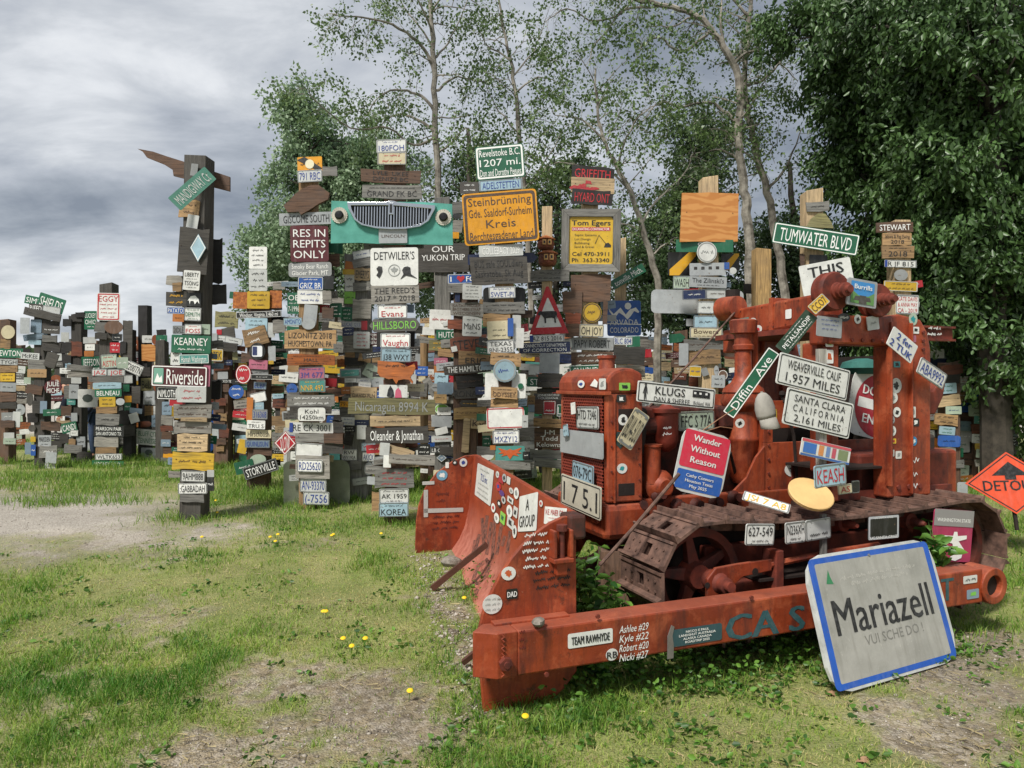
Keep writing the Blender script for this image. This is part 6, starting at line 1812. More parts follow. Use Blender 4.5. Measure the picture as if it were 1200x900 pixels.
m = MB(); m.flat(rrect(w*.87,h*.87,.01,2), -.0015); m.build('sign_face', CS, om)
m = MB(); ring(m, rrect(w*.955,h*.955,w*.03,3), rrect(w*.87,h*.87,.01,3), -.0015); m.build('border', paint('1d57b4', .4, .5), om)
T(om, [('Mariazell',-.0,.03,.76,.27,'k',.012),], w, h)
m = MB(); put_text(m, 'VUI SCHE DO !', .03*w, -.18*h, .46*w, .075*h, -.003, 0); m.build('lettering', ink('77766f'), om)
m = MB(); scribble(m, random.Random(4), .02*w, .3*h, .6*w, .04*h, -.003, t=.003); scribble(m, random.Random(5), .02*w, .25*h, .45*w, .04*h, -.003, t=.003); m.build('scrawl', ink('b9b7ae'), om)
m = MB(); m.flat([(-.38*w,.28*h),(-.33*w,.27*h),(-.345*w,.33*h),(-.35*w,.38*h)], -.003); m.build('emblem', ink('2b7a4c'), om)
for sx in (-.02,): 
    m = MB(); m.cyl((sx*w, 0, .44*h), (sx*w, -.006, .44*h), .008, n=8); m.build('bolt', MET, om)
# detour sign
od, w, h = quad_sign([(1131,530),(1240,530),(1240,602),(1131,602)], PX(1186, 566, 6.4), (-.1, -1, .25), 'X', 'e0532f', '', 'k', 'orange diamond detour sign standing at the right edge', border=('k', .02, .03))
od.matrix_world = od.matrix_world @ Matrix.Rotation(R(-1), 4, 'Y')
T(od, [('DETOUR',.0,-.04,.62,.17,'k',.02)], w, h); m = MB(); m.flat([(-.2*w,.12*h),(-.06*w,.12*h),(-.06*w,.05*h),(.06*w,.05*h),(.06*w,.12*h),(.2*w,.12*h),(0,.34*h)], -.003); m.build('arrow_emblem', ink('k'), od)
m = MB(); m.tube([(0,.02,0),(0,.04,-h*.75)], .018, 6); m.build('sign_leg', IRON, od)
# cap hung on the side of the tank
CAPM = simple('grey_cap_cloth', '9d9990', .9, 0, .25, 14, .2); cp = DI @ PX(895, 478, 4.35)
cap = empty('cap', PX(897, 482, 4.42), R(15)); cap.rotation_euler = (R(-6), R(-9), R(25)); tag(cap, 'dusty grey baseball cap hanging beside the tank', 'cap')
m = MB(); vs = []; n = 18; PF = [(-.045,.064),(-.02,.069),(.02,.07),(.06,.062),(.09,.048),(.112,.028),(.12,.006)]
for (z, r) in PF: vs += [(r*math.cos(2*math.pi*i/n), .72*r*math.sin(2*math.pi*i/n), z) for i in range(n)]
m.add(vs, [(k*n+i, k*n+(i+1)%n, (k+1)*n+(i+1)%n, (k+1)*n+i) for k in range(len(PF)-1) for i in range(n)] + [tuple(range((len(PF)-1)*n, len(PF)*n))]); crn = m.build('crown', CAPM, cap, smooth=True); crn.modifiers.new('thickness', 'SOLIDIFY').thickness = .003
m = MB(); m.cyl((0,0,.118), (0,0,.126), .008, n=8); m.build('button', CAPM, crn)
m = MB(); vs = []
for (f, z) in ((0, -.04), (.5, -.075), (1, -.1)): vs += [((.062+.004*f)*math.cos(a), -(.045+.03*f)*math.sin(a)-.0*f, z - .012*math.sin(a)*f) for a in [math.pi*i/12 for i in range(13)]]
m.add(vs, [(r_*13+i, r_*13+i+1, (r_+1)*13+i+1, (r_+1)*13+i) for r_ in range(2) for i in range(12)]); q = m.build('peak', CAPM, cap, smooth=True); sm = q.modifiers.new('thickness', 'SOLIDIFY'); sm.thickness = .004
# cords the hung signs swing from
for (o_, pts) in ((ow, [(824,504,4.18),(841,492,4.3),(862,478,4.5)]), (ow, [(828,505,4.18),(844,500,4.3),(858,502,4.45)])):
    m = MB(); Mi = o_.matrix_world.inverted(); m.tube([Mi @ PX(*p_) for p_ in pts], .0028, 5); m.build('cord', simple('orange_cord', 'a8795c', .9), o_)
# bolt heads along the beams and the arm
for k in range(7):
    f = (k+.5)/7
    for (z_, dz) in ((pa.lerp(pc, f), -.03), (pb.lerp(pd, f), .03)):
        m = MB(); nv = Vector((-(pc.y-pa.y), pc.x-pa.x, 0)).normalized(); nv = -nv if nv.y > 0 else nv; p_ = Vector((z_.x, z_.y, z_.z+dz)); m.cyl(p_, p_+nv*.01, .011, n=6); dpart(m, 'rivet', RUST2, can)
for k in range(6):
    m = MB(); z_ = TOPZ - .12; m.cyl((a2.x+.1+k*.09, .48, z_-.05), (a2.x+.1+k*.09, .468, z_-.05), .012, n=6); dpart(m, 'rivet', RUST2, can)
for (px, py) in ((700,722),(880,700),(1100,690),(640,790),(1060,712)):
    q = D(px, py, t=0); m = MB(); m.cyl((q.x, 0, q.z), (q.x, -.01, q.z), .012, n=6); dpart(m, 'bolt', RUST2, arm)
m = MB(); q = D(600, 741, t=0)
for k in range(9): m.tube([(.02+.012*(k%2), -.0, .135+.022*k), (.03, -.006, .145+.022*k), (.02, -.0, .157+.022*k)], .005, 5)
m.build('weld_bead', RED, arm)
# stone resting on the arm, stones in the grass
def stone(p, r, label, seed, col='8b8378'):
    rg = random.Random(seed); bm_ = MB(); n = 10; vs = []; K = 7
    for k in range(K):
        ph = math.pi*k/(K-1)
        for i in range(n): a = 2*math.pi*i/n; j = 1+rg.uniform(-.09,.09); vs.append((r*math.sin(ph)*math.cos(a)*j, r*.75*math.sin(ph)*math.sin(a)*j, r*.5*math.cos(ph)*j))
    bm_.add(vs, [(k*n+i, (k+1)*n+i, (k+1)*n+(i+1)%n, k*n+(i+1)%n) for k in range(K-1) for i in range(n)])
    o = bm_.build('stone', simple('river_stone', col, .85, 0, .35, 30, .3, '5d574e'), smooth=True, loc=p); o.rotation_euler = (0, 0, rg.uniform(0, 3)); return tag(o, label, 'stone')
_sp = hit(631, 729, (0, 0, .365), (0, 0, 1))
stone(_sp, .042, 'small round stone resting on top of the push arm near the blade', 3)
# ---------------------------------------------------------------- ground
def vnoise(x, y, sc, seed=0):
    x = np.asarray(x)*sc; y = np.asarray(y)*sc; xi = np.floor(x).astype(np.int64); yi = np.floor(y).astype(np.int64); fx = x-xi; fy = y-yi
    fx = fx*fx*(3-2*fx); fy = fy*fy*(3-2*fy)
    def h(a, b):
        n = (a*374761393 + b*668265263 + seed*982451653) & 0x7fffffff; n = ((n ^ (n >> 13))*1274126177) & 0x7fffffff; return ((n ^ (n >> 16)) & 0xffff)/65535.
    return (h(xi,yi)*(1-fx)+h(xi+1,yi)*fx)*(1-fy) + (h(xi,yi+1)*(1-fx)+h(xi+1,yi+1)*fx)*fy
def fbm(x, y, sc, seed=0, o=4): return sum(vnoise(x, y, sc*2**k, seed+k)*.5**(k+1) for k in range(o))/(1-.5**o)
def gz(x, y):
    x = np.asarray(x, float); y = np.asarray(y, float); t = np.clip((y-4.5)/3.5, 0, 1); t = t*t*(3-2*t)
    return -.1 + .1*t + (fbm(x, y, .9, 5)-.5)*.05 + (fbm(x, y, 5, 9, 3)-.5)*.018
BARE = [(0,604,210,34,1.3),(80,622,130,26,1.2),(20,640,90,14,.9),(320,572,70,9,.5),(150,690,80,16,.6),(235,735,70,36,.7),(320,800,110,42,1.0),(400,850,150,60,.85),(230,880,120,50,.8),(180,870,60,40,.5),(420,650,110,22,.35),
        (535,712,26,60,1.1),(548,760,22,45,.9),(1120,780,100,50,1.1),(1160,850,90,70,1.15),(1020,850,110,40,.65),(900,870,130,35,.45),(820,850,90,22,.4),(1000,780,80,25,.6),(700,860,90,30,.35),(760,700,300,60,.55),(480,590,90,12,.3),(30,700,50,10,.4)]
def masks(x, y):
    z = gz(x, y); yy = np.maximum(y, .3); px = 600 + F*x/yy; py = 450 + F*(EYE - z)/yy
    b = np.zeros_like(px)
    for (cx, cy, rx, ry, a) in BARE:
        d = ((px-cx)/rx)**2 + ((py-cy)/ry)**2; b = np.maximum(b, a*np.exp(-d*.8))
    b = np.where(y < 1.2, .3, b)
    n = fbm(x, y, 1.6, 21, 5); n2 = fbm(x, y, 7, 31, 3)
    n3 = fbm(x, y, 22, 41, 3); bare = np.clip((b*.9 + (n-.5)*1.7 + (n2-.5)*1.1 + (n3-.5)*.9 - .34)*1.5, 0, 1)
    road = np.clip(1.2 - np.hypot((x+7.3)/4.4, (y-7.9)/2.3) + (n-.5)*.7, 0, 1)*1.6
    road = np.maximum(road, np.clip((y-19)/3, 0, 1))
    road = np.clip(road, 0, 1); bare = np.maximum(bare, road)
    lush = np.clip((fbm(x, y, .8, 77, 3)-.42)*3, 0, 1)*(1-bare)
    for (cx, cy, rx, ry) in ((120,800,190,46),(260,765,110,30),(330,620,130,22),(220,640,60,22)):
        lush = np.maximum(lush, np.exp(-(((px-cx)/rx)**2+((py-cy)/ry)**2))*(1-bare*.6))
    return bare, road, lush
ys = np.concatenate([np.linspace(-6, .8, 10), np.geomspace(1.0, 22, 330), np.geomspace(23, 900, 24)])
us = np.concatenate([np.linspace(-8, -1.15, 12), np.linspace(-1.05, 1.05, 300), np.linspace(1.15, 8, 12)])
gx = us[None, :]*np.maximum(np.abs(ys[:, None]), 3.0)*1.0 + 0*ys[:, None]
gy = ys[:, None] + 0*us[None, :]
gzv = gz(gx, gy); gzv = np.where(gy > 30, gzv - .0, gzv)
b_, r_, l_ = masks(gx.ravel(), gy.ravel())
def np_mesh(name, verts, faces, mats, parent=None, attrs=None, smooth=False):
    "verts (N,3), faces (M,k) arrays"
    me = bpy.data.meshes.new(name); M_, k = faces.shape
    me.vertices.add(len(verts)); me.vertices.foreach_set('co', np.ascontiguousarray(verts, np.float32).ravel())
    me.loops.add(M_*k); me.loops.foreach_set('vertex_index', np.ascontiguousarray(faces, np.int32).ravel())
    me.polygons.add(M_); me.polygons.foreach_set('loop_start', np.arange(0, M_*k, k, dtype=np.int32))
    me.polygons.foreach_set('loop_total', np.full(M_, k, np.int32))
    if smooth: me.polygons.foreach_set('use_smooth', np.ones(M_, bool))
    me.update(calc_edges=True)
    for nm, a in (attrs or {}).items():
        at = me.attributes.new(nm, 'FLOAT', 'POINT'); at.data.foreach_set('value', np.ascontiguousarray(a, np.float32))
    for m in mats: me.materials.append(m)
    o = bpy.data.objects.new(name, me); COL.objects.link(o)
    if parent: o.parent = parent
    return o
nx_, ny_ = len(us), len(ys)
ii = (np.arange(ny_-1)[:, None]*nx_ + np.arange(nx_-1)[None, :]).ravel()
gf = np.stack([ii, ii+1, ii+nx_+1, ii+nx_], 1)
def attr(nt, nm):
    a = nt.nodes.new('ShaderNodeAttribute'); a.attribute_name = nm; return a.outputs['Fac']
def ground_mat():
    m, nt, b = _nodes('ground'); tc = nt.nodes.new('ShaderNodeTexCoord'); v = tc.outputs['Object']
    bare, road = attr(nt, 'bare'), attr(nt, 'road')
    soil = _mixc(nt, _ramp(nt, _noise(nt, v, 3, 8, .7), ((.35, 0), (.65, 1))), hx('9f9176'), hx('7a6d55'))
    vor = nt.nodes.new('ShaderNodeTexVoronoi'); vor.inputs['Scale'].default_value = 85; nt.links.new(v, vor.inputs['Vector'])
    sep = nt.nodes.new('ShaderNodeSeparateColor'); nt.links.new(vor.outputs['Color'], sep.inputs[0])
    peb = _ramp(nt, sep.outputs[0], ((0, hx('5d564b')), (.5, hx('8e867a')), (.9, hx('aca598')), (1, hx('c4beb2'))))
    vo2 = nt.nodes.new('ShaderNodeTexVoronoi'); vo2.inputs['Scale'].default_value = 34; nt.links.new(v, vo2.inputs['Vector']); sp2 = nt.nodes.new('ShaderNodeSeparateColor'); nt.links.new(vo2.outputs['Color'], sp2.inputs[0])
    soil = _mixc(nt, _ramp(nt, sp2.outputs[0], ((.72, 0), (.78, .55))), soil, hx('b0a594')); soil = _mixc(nt, _ramp(nt, sp2.outputs[1], ((.72, 0), (.78, .6))), soil, hx('544a3b'))
    pm = _ramp(nt, _noise(nt, v, 9, 5, .7), ((.42, 0), (.6, 1)))
    mm = nt.nodes.new('ShaderNodeMath'); mm.operation = 'MULTIPLY'; nt.links.new(pm, mm.inputs[0]); mm.inputs[1].default_value = .5
    soil = _mixc(nt, mm.outputs[0], soil, peb)
    gravel = _mixc(nt, .55, hx('c0b8ac'), peb)
    dirt = _mixc(nt, road, soil, gravel)
    turf = _mixc(nt, _ramp(nt, _noise(nt, v, 2.2, 7, .65), ((.35, 0), (.65, 1))), hx('778340'), hx('9c9862'))
    turf = _mixc(nt, _ramp(nt, _noise(nt, v, 60, 4, .8), ((.4, 0), (.7, .7))), turf, hx('4a5a2a'))
    big = _ramp(nt, _noise(nt, v, .9, 5, .6), ((.35, .82), (.65, 1.15)))
    nt.links.new(_mixc(nt, 1.0, _mixc(nt, bare, turf, dirt), big, 'MULTIPLY'), b.inputs['Base Color']); b.inputs['Roughness'].default_value = .95
    h = nt.nodes.new('ShaderNodeMath'); h.operation = 'SUBTRACT'; nt.links.new(_noise(nt, v, 55, 6, .75), h.inputs[0]); nt.links.new(vor.outputs['Distance'], h.inputs[1])
    _bump(nt, b, h.outputs[0], .8, .012); return m
ground = np_mesh('ground', np.stack([gx.ravel(), gy.ravel(), gzv.ravel()], 1), gf, [ground_mat()], attrs=dict(bare=b_, road=r_), smooth=True); tag(ground, kind='structure')
def leafmat(name, c1, c2, rough=.5, trans=.3, c3=None):
    m, nt, b = _nodes(name); a = attr(nt, 'v')
    stops = ((0, hx(c1)), (1, hx(c2))) if not c3 else ((0, hx(c1)), (.8, hx(c2)), (1, hx(c3)))
    col = _ramp(nt, a, stops); nt.links.new(col, b.inputs['Base Color']); b.inputs['Roughness'].default_value = rough
    tr = nt.nodes.new('ShaderNodeBsdfTranslucent'); nt.links.new(col, tr.inputs[0]); mx = nt.nodes.new('ShaderNodeMixShader'); mx.inputs[0].default_value = trans
    out = nt.nodes['Material Output']; nt.links.new(b.outputs[0], mx.inputs[1]); nt.links.new(tr.outputs[0], mx.inputs[2]); nt.links.new(mx.outputs[0], out.inputs[0]); return m
NR = np.random.default_rng(5)
def blades(x, y, z, h, w, bend, name, mat, v, label=None, parent=None):
    n = len(x); a = NR.uniform(0, 2*np.pi, n); b = NR.uniform(0, 2*np.pi, n)
    dx, dy = np.cos(a)*w/2, np.sin(a)*w/2; ex, ey = np.cos(b)*bend*h, np.sin(b)*bend*h
    P0 = np.stack([x-dx, y-dy, z], 1); P1 = np.stack([x+dx, y+dy, z], 1)
    P2 = np.stack([x+dx*.7+ex*.35, y+dy*.7+ey*.35, z+h*.6], 1); P3 = np.stack([x-dx*.7+ex*.35, y-dy*.7+ey*.35, z+h*.6], 1); P4_ = np.stack([x+ex, y+ey, z+h*(1-.25*bend)], 1)
    V_ = np.stack([P0, P1, P2, P3, P4_], 1).reshape(-1, 3); k = np.arange(n)*5
    f = np.concatenate([np.stack([k, k+1, k+2], 1), np.stack([k, k+2, k+3], 1), np.stack([k+3, k+2, k+4], 1)])
    o = np_mesh(name, V_, f, [mat], parent, dict(v=np.repeat(v, 5)))
    return o
GM = leafmat('grass_blades', '4a7d22', '9cb34a', .6, .4, 'c6bb80')
def in_blade_or_track(x, y):
    lx = (x+.067)*.933 + (y-3.3)*.36; ly = -(x+.067)*.36 + (y-3.3)*.933
    return (lx > .9) & (lx < 3.95) & (ly > .22) & (ly < 2.15)
N = 400000
yy = 1.9*(26/1.9)**NR.random(N); xx = (NR.random(N)*2-1)*.86*yy
bb, rr2, ll = masks(xx, yy)
keep = NR.random(N) < np.clip((1-bb)*.9 + .1 - rr2*.11, 0, 1)*(.5+.5*ll)
keep &= ~(in_blade_or_track(xx, yy) & (NR.random(N) < .7))
xx, yy, ll, bb = xx[keep], yy[keep], ll[keep], bb[keep]
patch = fbm(xx, yy, 3, 55, 3)
hh = (.010 + .022*ll + .016*NR.random(len(xx)))*(1 + .8*(patch > .55)) * np.where(ll > .6, 1.3, 1)*np.where(bb > .4, .6, 1)
vv = np.clip(.8 - .6*ll + NR.normal(0, .22, len(xx)) + (patch-.5)*-1.2, 0, 1)
tag(blades(xx, yy, gz(xx, yy)-.004, hh, .0022 + .00062*yy, NR.uniform(.3, 1.1, len(xx)), 'lawn_grass', GM, vv), kind='stuff')
# taller tufts at the feet of the posts, round the machine and in the shade behind
TG = leafmat('tall_grass_blades', '457222', '8fae46', .55, .4, 'a9ad5c')
tx, ty, th_ = [], [], []
def tuft(x, y, n, r, h):
    tx.append(NR.normal(x, r, n)); ty.append(NR.normal(y, r*.6, n)); th_.append(NR.uniform(.4, 1.1, n)*h)
for P in POSTS:
    X = (P.px-600)/F*P.Y
    near_ = P.Y < 10; tuft(X, P.Y-.12, 420 if near_ else 260, .26, .13 if near_ else .2)
for k in range(130): px = NR.uniform(0, 640); Y = NR.uniform(8.8, 13); tuft((px-600)/F*Y, Y, 130, .22, .17)
for k in range(26): s_ = NR.uniform(.6, 3.6); p = DM @ Vector((s_, NR.uniform(-.05, .2), 0)); tuft(p.x, p.y, 40, .1, .1)
for k in range(22): px = NR.uniform(1120, 1260); Y = NR.uniform(5.3, 8); tuft((px-600)/F*Y, Y, 130, .2, .1)
for k in range(12): p = DM @ Vector((NR.uniform(-.1,.3), NR.uniform(2.6, 3.3), 0)); tuft(p.x-.15, p.y, 60, .1, .09)
for k in range(14): p = PX(570+k*8, 700, 1); tuft(*( (DM @ Vector((NR.uniform(-.08,.5), -.12, 0))).xy), 16, .07, .09)
tx, ty, th_ = map(np.concatenate, (tx, ty, th_))
tag(blades(tx, ty, gz(tx, ty)-.01, th_, .004+.0004*ty, NR.uniform(.2, .9, len(tx)), 'tall_grass', TG, np.clip(NR.normal(.45, .25, len(tx)), 0, 1)), kind='stuff')
# dry straw and clippings lying flat
N = 26000
yy = 1.9*(9/1.9)**NR.random(N); xx = (NR.random(N)*2-1)*.86*yy; bb, rr2, ll = masks(xx, yy); k = (NR.random(N) < .3 + .25*bb) & (rr2 < .5) & (fbm(xx, yy, 2.5, 61, 3) > .42); xx, yy = xx[k], yy[k]; n_ = len(xx)
a_ = NR.uniform(0, 6.28, n_); L_ = NR.uniform(.012, .035, n_); w_ = .0005+.00014*yy; z_ = gz(xx, yy)+.006+NR.random(n_)*.008
dx, dy = np.cos(a_)*L_, np.sin(a_)*L_; ex, ey = -np.sin(a_)*w_, np.cos(a_)*w_
V_ = np.stack([np.stack([xx-dx-ex, yy-dy-ey, z_], 1), np.stack([xx+dx-ex, yy+dy-ey, z_+NR.uniform(-.004,.008,n_)], 1), np.stack([xx+dx+ex, yy+dy+ey, z_+.004], 1), np.stack([xx-dx+ex, yy-dy+ey, z_+.001], 1)], 1).reshape(-1, 3)
tag(np_mesh('dry_straw', V_, (np.arange(n_)*4)[:, None]+np.arange(4)[None], [leafmat('dry_straw', '75684a', 'b9aa7e', .7, .2)], attrs=dict(v=np.repeat(NR.random(n_), 4))), kind='stuff')
# pebbles
def stones(x, y, r, name, col, col2):
    n = len(x); base = np.array([(1,0,0),(.3,.95,0),(-.8,.6,0),(-.8,-.6,0),(.3,-.95,0),(0,0,1),(0,0,-1)])
    f0 = np.array([(0,1,5),(1,2,5),(2,3,5),(3,4,5),(4,0,5),(1,0,6),(2,1,6),(3,2,6),(4,3,6),(0,4,6)])
    a = NR.uniform(0, 6.28, n); ca, sa = np.cos(a), np.sin(a); v = base[None]*NR.uniform(.65, 1.35, (n, 7, 3))*np.stack([r, r*.8, r*.5], 1)[:, None, :]
    vx = v[..., 0]*ca[:, None]-v[..., 1]*sa[:, None]; vy = v[..., 0]*sa[:, None]+v[..., 1]*ca[:, None]
    P = np.stack([vx+x[:, None], vy+y[:, None], v[..., 2]+gz(x, y)[:, None]+.15*r[:, None]], 2).reshape(-1, 3)
    f = (f0[None]+np.arange(n)[:, None, None]*7).reshape(-1, 3)
    m, nt, b = _nodes('pebble_stone'); nt.links.new(_ramp(nt, attr(nt, 'v'), ((0, hx('5b5449')), (.5, hx('8d8375')), (1, hx('b7b0a4')))), b.inputs['Base Color']); b.inputs['Roughness'].default_value = .9
    return np_mesh(name, P, f, [m], attrs=dict(v=np.repeat(NR.random(n), 7)))
N = 70000
yy = 1.9*(14/1.9)**NR.random(N); xx = (NR.random(N)*2-1)*.86*yy; bb, rr2, ll = masks(xx, yy)
k = NR.random(N) < bb**1.5*.75*np.clip(fbm(xx, yy, 4, 91, 3)*2-.35, .05, 1); xx, yy = xx[k], yy[k]
tag(stones(xx, yy, NR.gamma(1.8, .0015, len(xx))+.0012+.0003*yy, 'pebbles', '', ''), kind='stuff')
q = DM @ Vector((.05, .6, 0)); xs_, ys_ = [], []
for k in range(1100): t = NR.random(); p = DM @ Vector((WV.x*t - .02 + NR.normal(0, .09), .1+WV.y*t, 0)); xs_.append(p.x); ys_.append(p.y)
tag(stones(np.array(xs_), np.array(ys_), NR.gamma(2.5, .003, 1100)+.003, 'gravel', '', ''), kind='stuff')
p = PX(528, 669, 6.0); stone((-.52, 6.1, float(gz(-.52, 6.1))+.03), .1, 'flat grey stone lying in the grass inside the far end of the blade', 8, '7f776b')
# broad leaves: generic leaf generator
def leaves(C, Dr, size, droop, name, mat, parent=None, wide=.5, vals=None, fold=.18, fast=False):
    "C centres, Dr pointing directions (unit), size per leaf"
    n = len(C); up = NR.normal(size=(n, 3)); side = np.cross(Dr, up); side /= np.linalg.norm(side, axis=1)[:, None]+1e-9; nrm = np.cross(side, Dr)
    s = size[:, None]
    b0 = C; b1 = C + Dr*s*.35 + side*s*wide*.5 + nrm*s*fold*.5; b2 = C + Dr*s - nrm*s*.12; b3 = C + Dr*s*.35 - side*s*wide*.5 + nrm*s*fold*.5; b4 = C + Dr*s*.72 + side*s*wide*.36 + nrm*s*fold*.2; b5 = C + Dr*s*.72 - side*s*wide*.36 + nrm*s*fold*.2
    V_ = np.stack([b0, b1, b4, b2, b5, b3], 1).reshape(-1, 3); k = np.arange(n)*6
    f = np.concatenate([np.stack([k, k+1, k+2, k+3], 1), np.stack([k, k+3, k+4, k+5], 1)])
    if fast:
        V_ = np.stack([b0, b1, b2, b3], 1).reshape(-1, 3); k = np.arange(n)*4; f = np.stack([k, k+1, k+2, k+3], 1)
        return np_mesh(name, V_, f, [mat], parent, dict(v=np.repeat(vals if vals is not None else NR.random(n), 4)))
    return np_mesh(name, V_, f, [mat], parent, dict(v=np.repeat(vals if vals is not None else NR.random(n), 6)))
def unit(a): return a/(np.linalg.norm(a, axis=1)[:, None]+1e-9)
# low broad-leaved ground cover under the arm and along the machine
GC = leafmat('ground_cover_leaves', '2f5220', '6f9a3a', .45, .35)
C, Dd, S = [], [], []
def rosette(x, y, n, r, h):
    for _ in range(n):
        a = NR.uniform(0, 6.28); C.append((x+NR.normal(0, r), y+NR.normal(0, r), float(gz(x, y))+NR.uniform(.0, h))); Dd.append((math.cos(a), math.sin(a), NR.uniform(-.15, .6))); S.append(NR.uniform(.018, .045))
for k in range(170): p = DM @ Vector((NR.uniform(.3, 2.3) if k < 110 else NR.uniform(.5, 1.2), NR.uniform(-.05, .55) if k < 110 else NR.uniform(.2, 2.2), 0)); rosette(p.x, p.y, 14, .06, .12 if k < 110 else .3)
for k in range(60): p = DM @ Vector((NR.uniform(.3, 3.2), NR.normal(-.12, .12), 0)); rosette(p.x, p.y, 10, .04, .05)
for k in range(30): rosette(NR.uniform(-.5, 1.0), NR.uniform(2.9, 3.5)-.15, 9, .04, .03)
for k in range(330):
    Y = 2.6*(9/2.6)**NR.random(); X = (NR.random()*2-1)*.75*Y
    b1_, _, l1_ = masks(np.array([X]), np.array([Y]))
    if b1_[0] < .75: rosette(X, Y, 9, .04, .02)
C, Dd, S = np.array(C), unit(np.array(Dd)), np.array(S)
tag(leaves(C, Dd, S, 0, 'ground_cover', GC, wide=.62), kind='stuff')
# leafy plants growing up between the blade and the track
PL = leafmat('broad_plant_leaves', '2c5a24', '7fae4a', .4, .4)
def leafy_plant(base, h, n, label, spread=.16, ls=.075, group=None):
    t = empty('leafy_plant', base); tag(t, label, 'plant', group); rg = random.Random(int(base[0]*1000)+n); m = MB(); CC, DD, SS = [], [], []
    for k in range(n):
        a = rg.uniform(0, 6.28); top = Vector((math.cos(a)*spread*rg.random(), math.sin(a)*spread*rg.random(), h*rg.uniform(.6, 1)))
        pts = [Vector((0,0,0)).lerp(top, f) + Vector((0,0,0.03*math.sin(f*3))) for f in (0, .3, .6, 1)]; m.tube(pts, [.005,.004,.003,.002], 5)
        for f in np.linspace(.25, 1, 7):
            for sgn in (0, 1): b_a = a + sgn*3.1 + f*5; CC.append(tuple(Vector((0,0,0)).lerp(top, f))); DD.append((math.cos(b_a), math.sin(b_a), rg.uniform(-.3, .5))); SS.append(ls*rg.uniform(.6, 1.2))
    m.build('stem', simple('green_stem', '4c6a2c', .7), t); leaves(np.array(CC), unit(np.array(DD)), np.array(SS), 0, 'foliage', PL, t, wide=.5)
for k, (s_, t_, h, lab) in enumerate(((.76, .5, .5, 'tall leafy green plant between the blade and the track'), (.86, .8, .62, 'leafy plant just behind the near end of the blade'), (.9, .3, .34, 'low leafy plant against the inner side of the push arm'),
      (.68, .3, .3, 'small leafy plant in the corner of blade and push arm'), (.95, 1.2, .5, 'leafy plant in front of the radiator foot'), (.95, .6, .45, 'leafy plant before the first shoes of the near track'))):
    p = DM @ Vector((s_, t_, 0)); leafy_plant((p.x, p.y, float(gz(p.x, p.y))), h, 7, lab)
p = DM @ Vector((3.1, .2, 0)); leafy_plant((p.x, p.y, .25), .35, 5, 'narrow leaved weed growing through the rear of the track', .15, .1)
# dandelions
DLAB = ['yellow dandelion at the foot of the pale green sheets', 'leftmost dandelion of the clump left of the pale green sheets', 'middle dandelion of the clump below the pale green sheets', 'lowest dandelion of the clump below the pale green sheets', 'left one of two dandelions below the post between the pale sheets',
 'right one of two dandelions below the post between the pale sheets', 'yellow dandelion in front of the lowest plates of the car grille post', 'left one of a close pair of dandelions in the middle of the lawn', 'right one of a close pair of dandelions in the middle of the lawn', 'left dandelion of three in the mid lawn above the bare soil', 'middle and lowest dandelion of three in the mid lawn', 'right dandelion of three in the mid lawn above the bare soil',
 'lone yellow dandelion in the grass left of the blade foot', 'yellow flower close to the bottom of the near blade end', 'upper one of two small dandelions right of the tall dark post', 'lower one of two small dandelions right of the tall dark post', 'yellow dandelion in the gravel left of the push arm end', 'small dandelion just right of the foot of the tall dark post']
DY = simple('dandelion_yellow', 'e8c21a', .7, 0, .1)
for k, (px, py) in enumerate(((382,565-2),(316,631),(325,628),(322,636),(388,629),(390,628),(446,627),(378,719),(381,719),(401,751),(411,760),(427,751),(479,813),(614,843),(252,588),(254,602),(543,703),(236,631))):
    r = ray(px, py); Y = 1.55*F/(py-450); 
    for _ in range(3): X = (px-600)/F*Y; Y = (EYE-float(gz(X, Y)) - .04)*F/(py-450)
    X = (px-600)/F*Y; g_ = float(gz(X, Y)); t = empty('dandelion', (X, Y, g_)); 
    m = MB(); m.tube([(0,0,0),(.004,0,.03),(.006,0,.05)], .0018, 5); m.build('stem', simple('green_stem', '4c6a2c', .7), t)
    m = MB(); m.lathe((.006,0,.05), (0,-.35,1), [(0,.004),(.004,.014),(.009,.017),(.013,.012),(.015,.003)], 9); m.build('flower', DY, t)
    tag(t, DLAB[k], 'dandelion', 'dandelions in the grass')
for (px, py, lab) in ((1012, 885, 'curled dry brown leaf lying on bare soil near the bottom edge'), (975, 808, 'pale dry leaf lying left of the leaning town sign')):
    Y = 1.58*F/(py-450); X = (px-600)/F*Y; m = MB(); pts = [(.035*math.cos(a)*(1+.3*math.sin(3*a)), .02*math.sin(a), .006*math.sin(2*a)) for a in [i*math.pi/6 for i in range(12)]]; m.add([(0,0,.008)]+pts, [(0,i+1,(i+1)%12+1) for i in range(12)])
    o = m.build('dry_leaf', simple('dry_leaf_brown', 'b08a68', .8), loc=(X, Y, float(gz(X, Y))+.01)); o.rotation_euler = (.2,.1,.5); tag(o, lab, 'dry leaf')

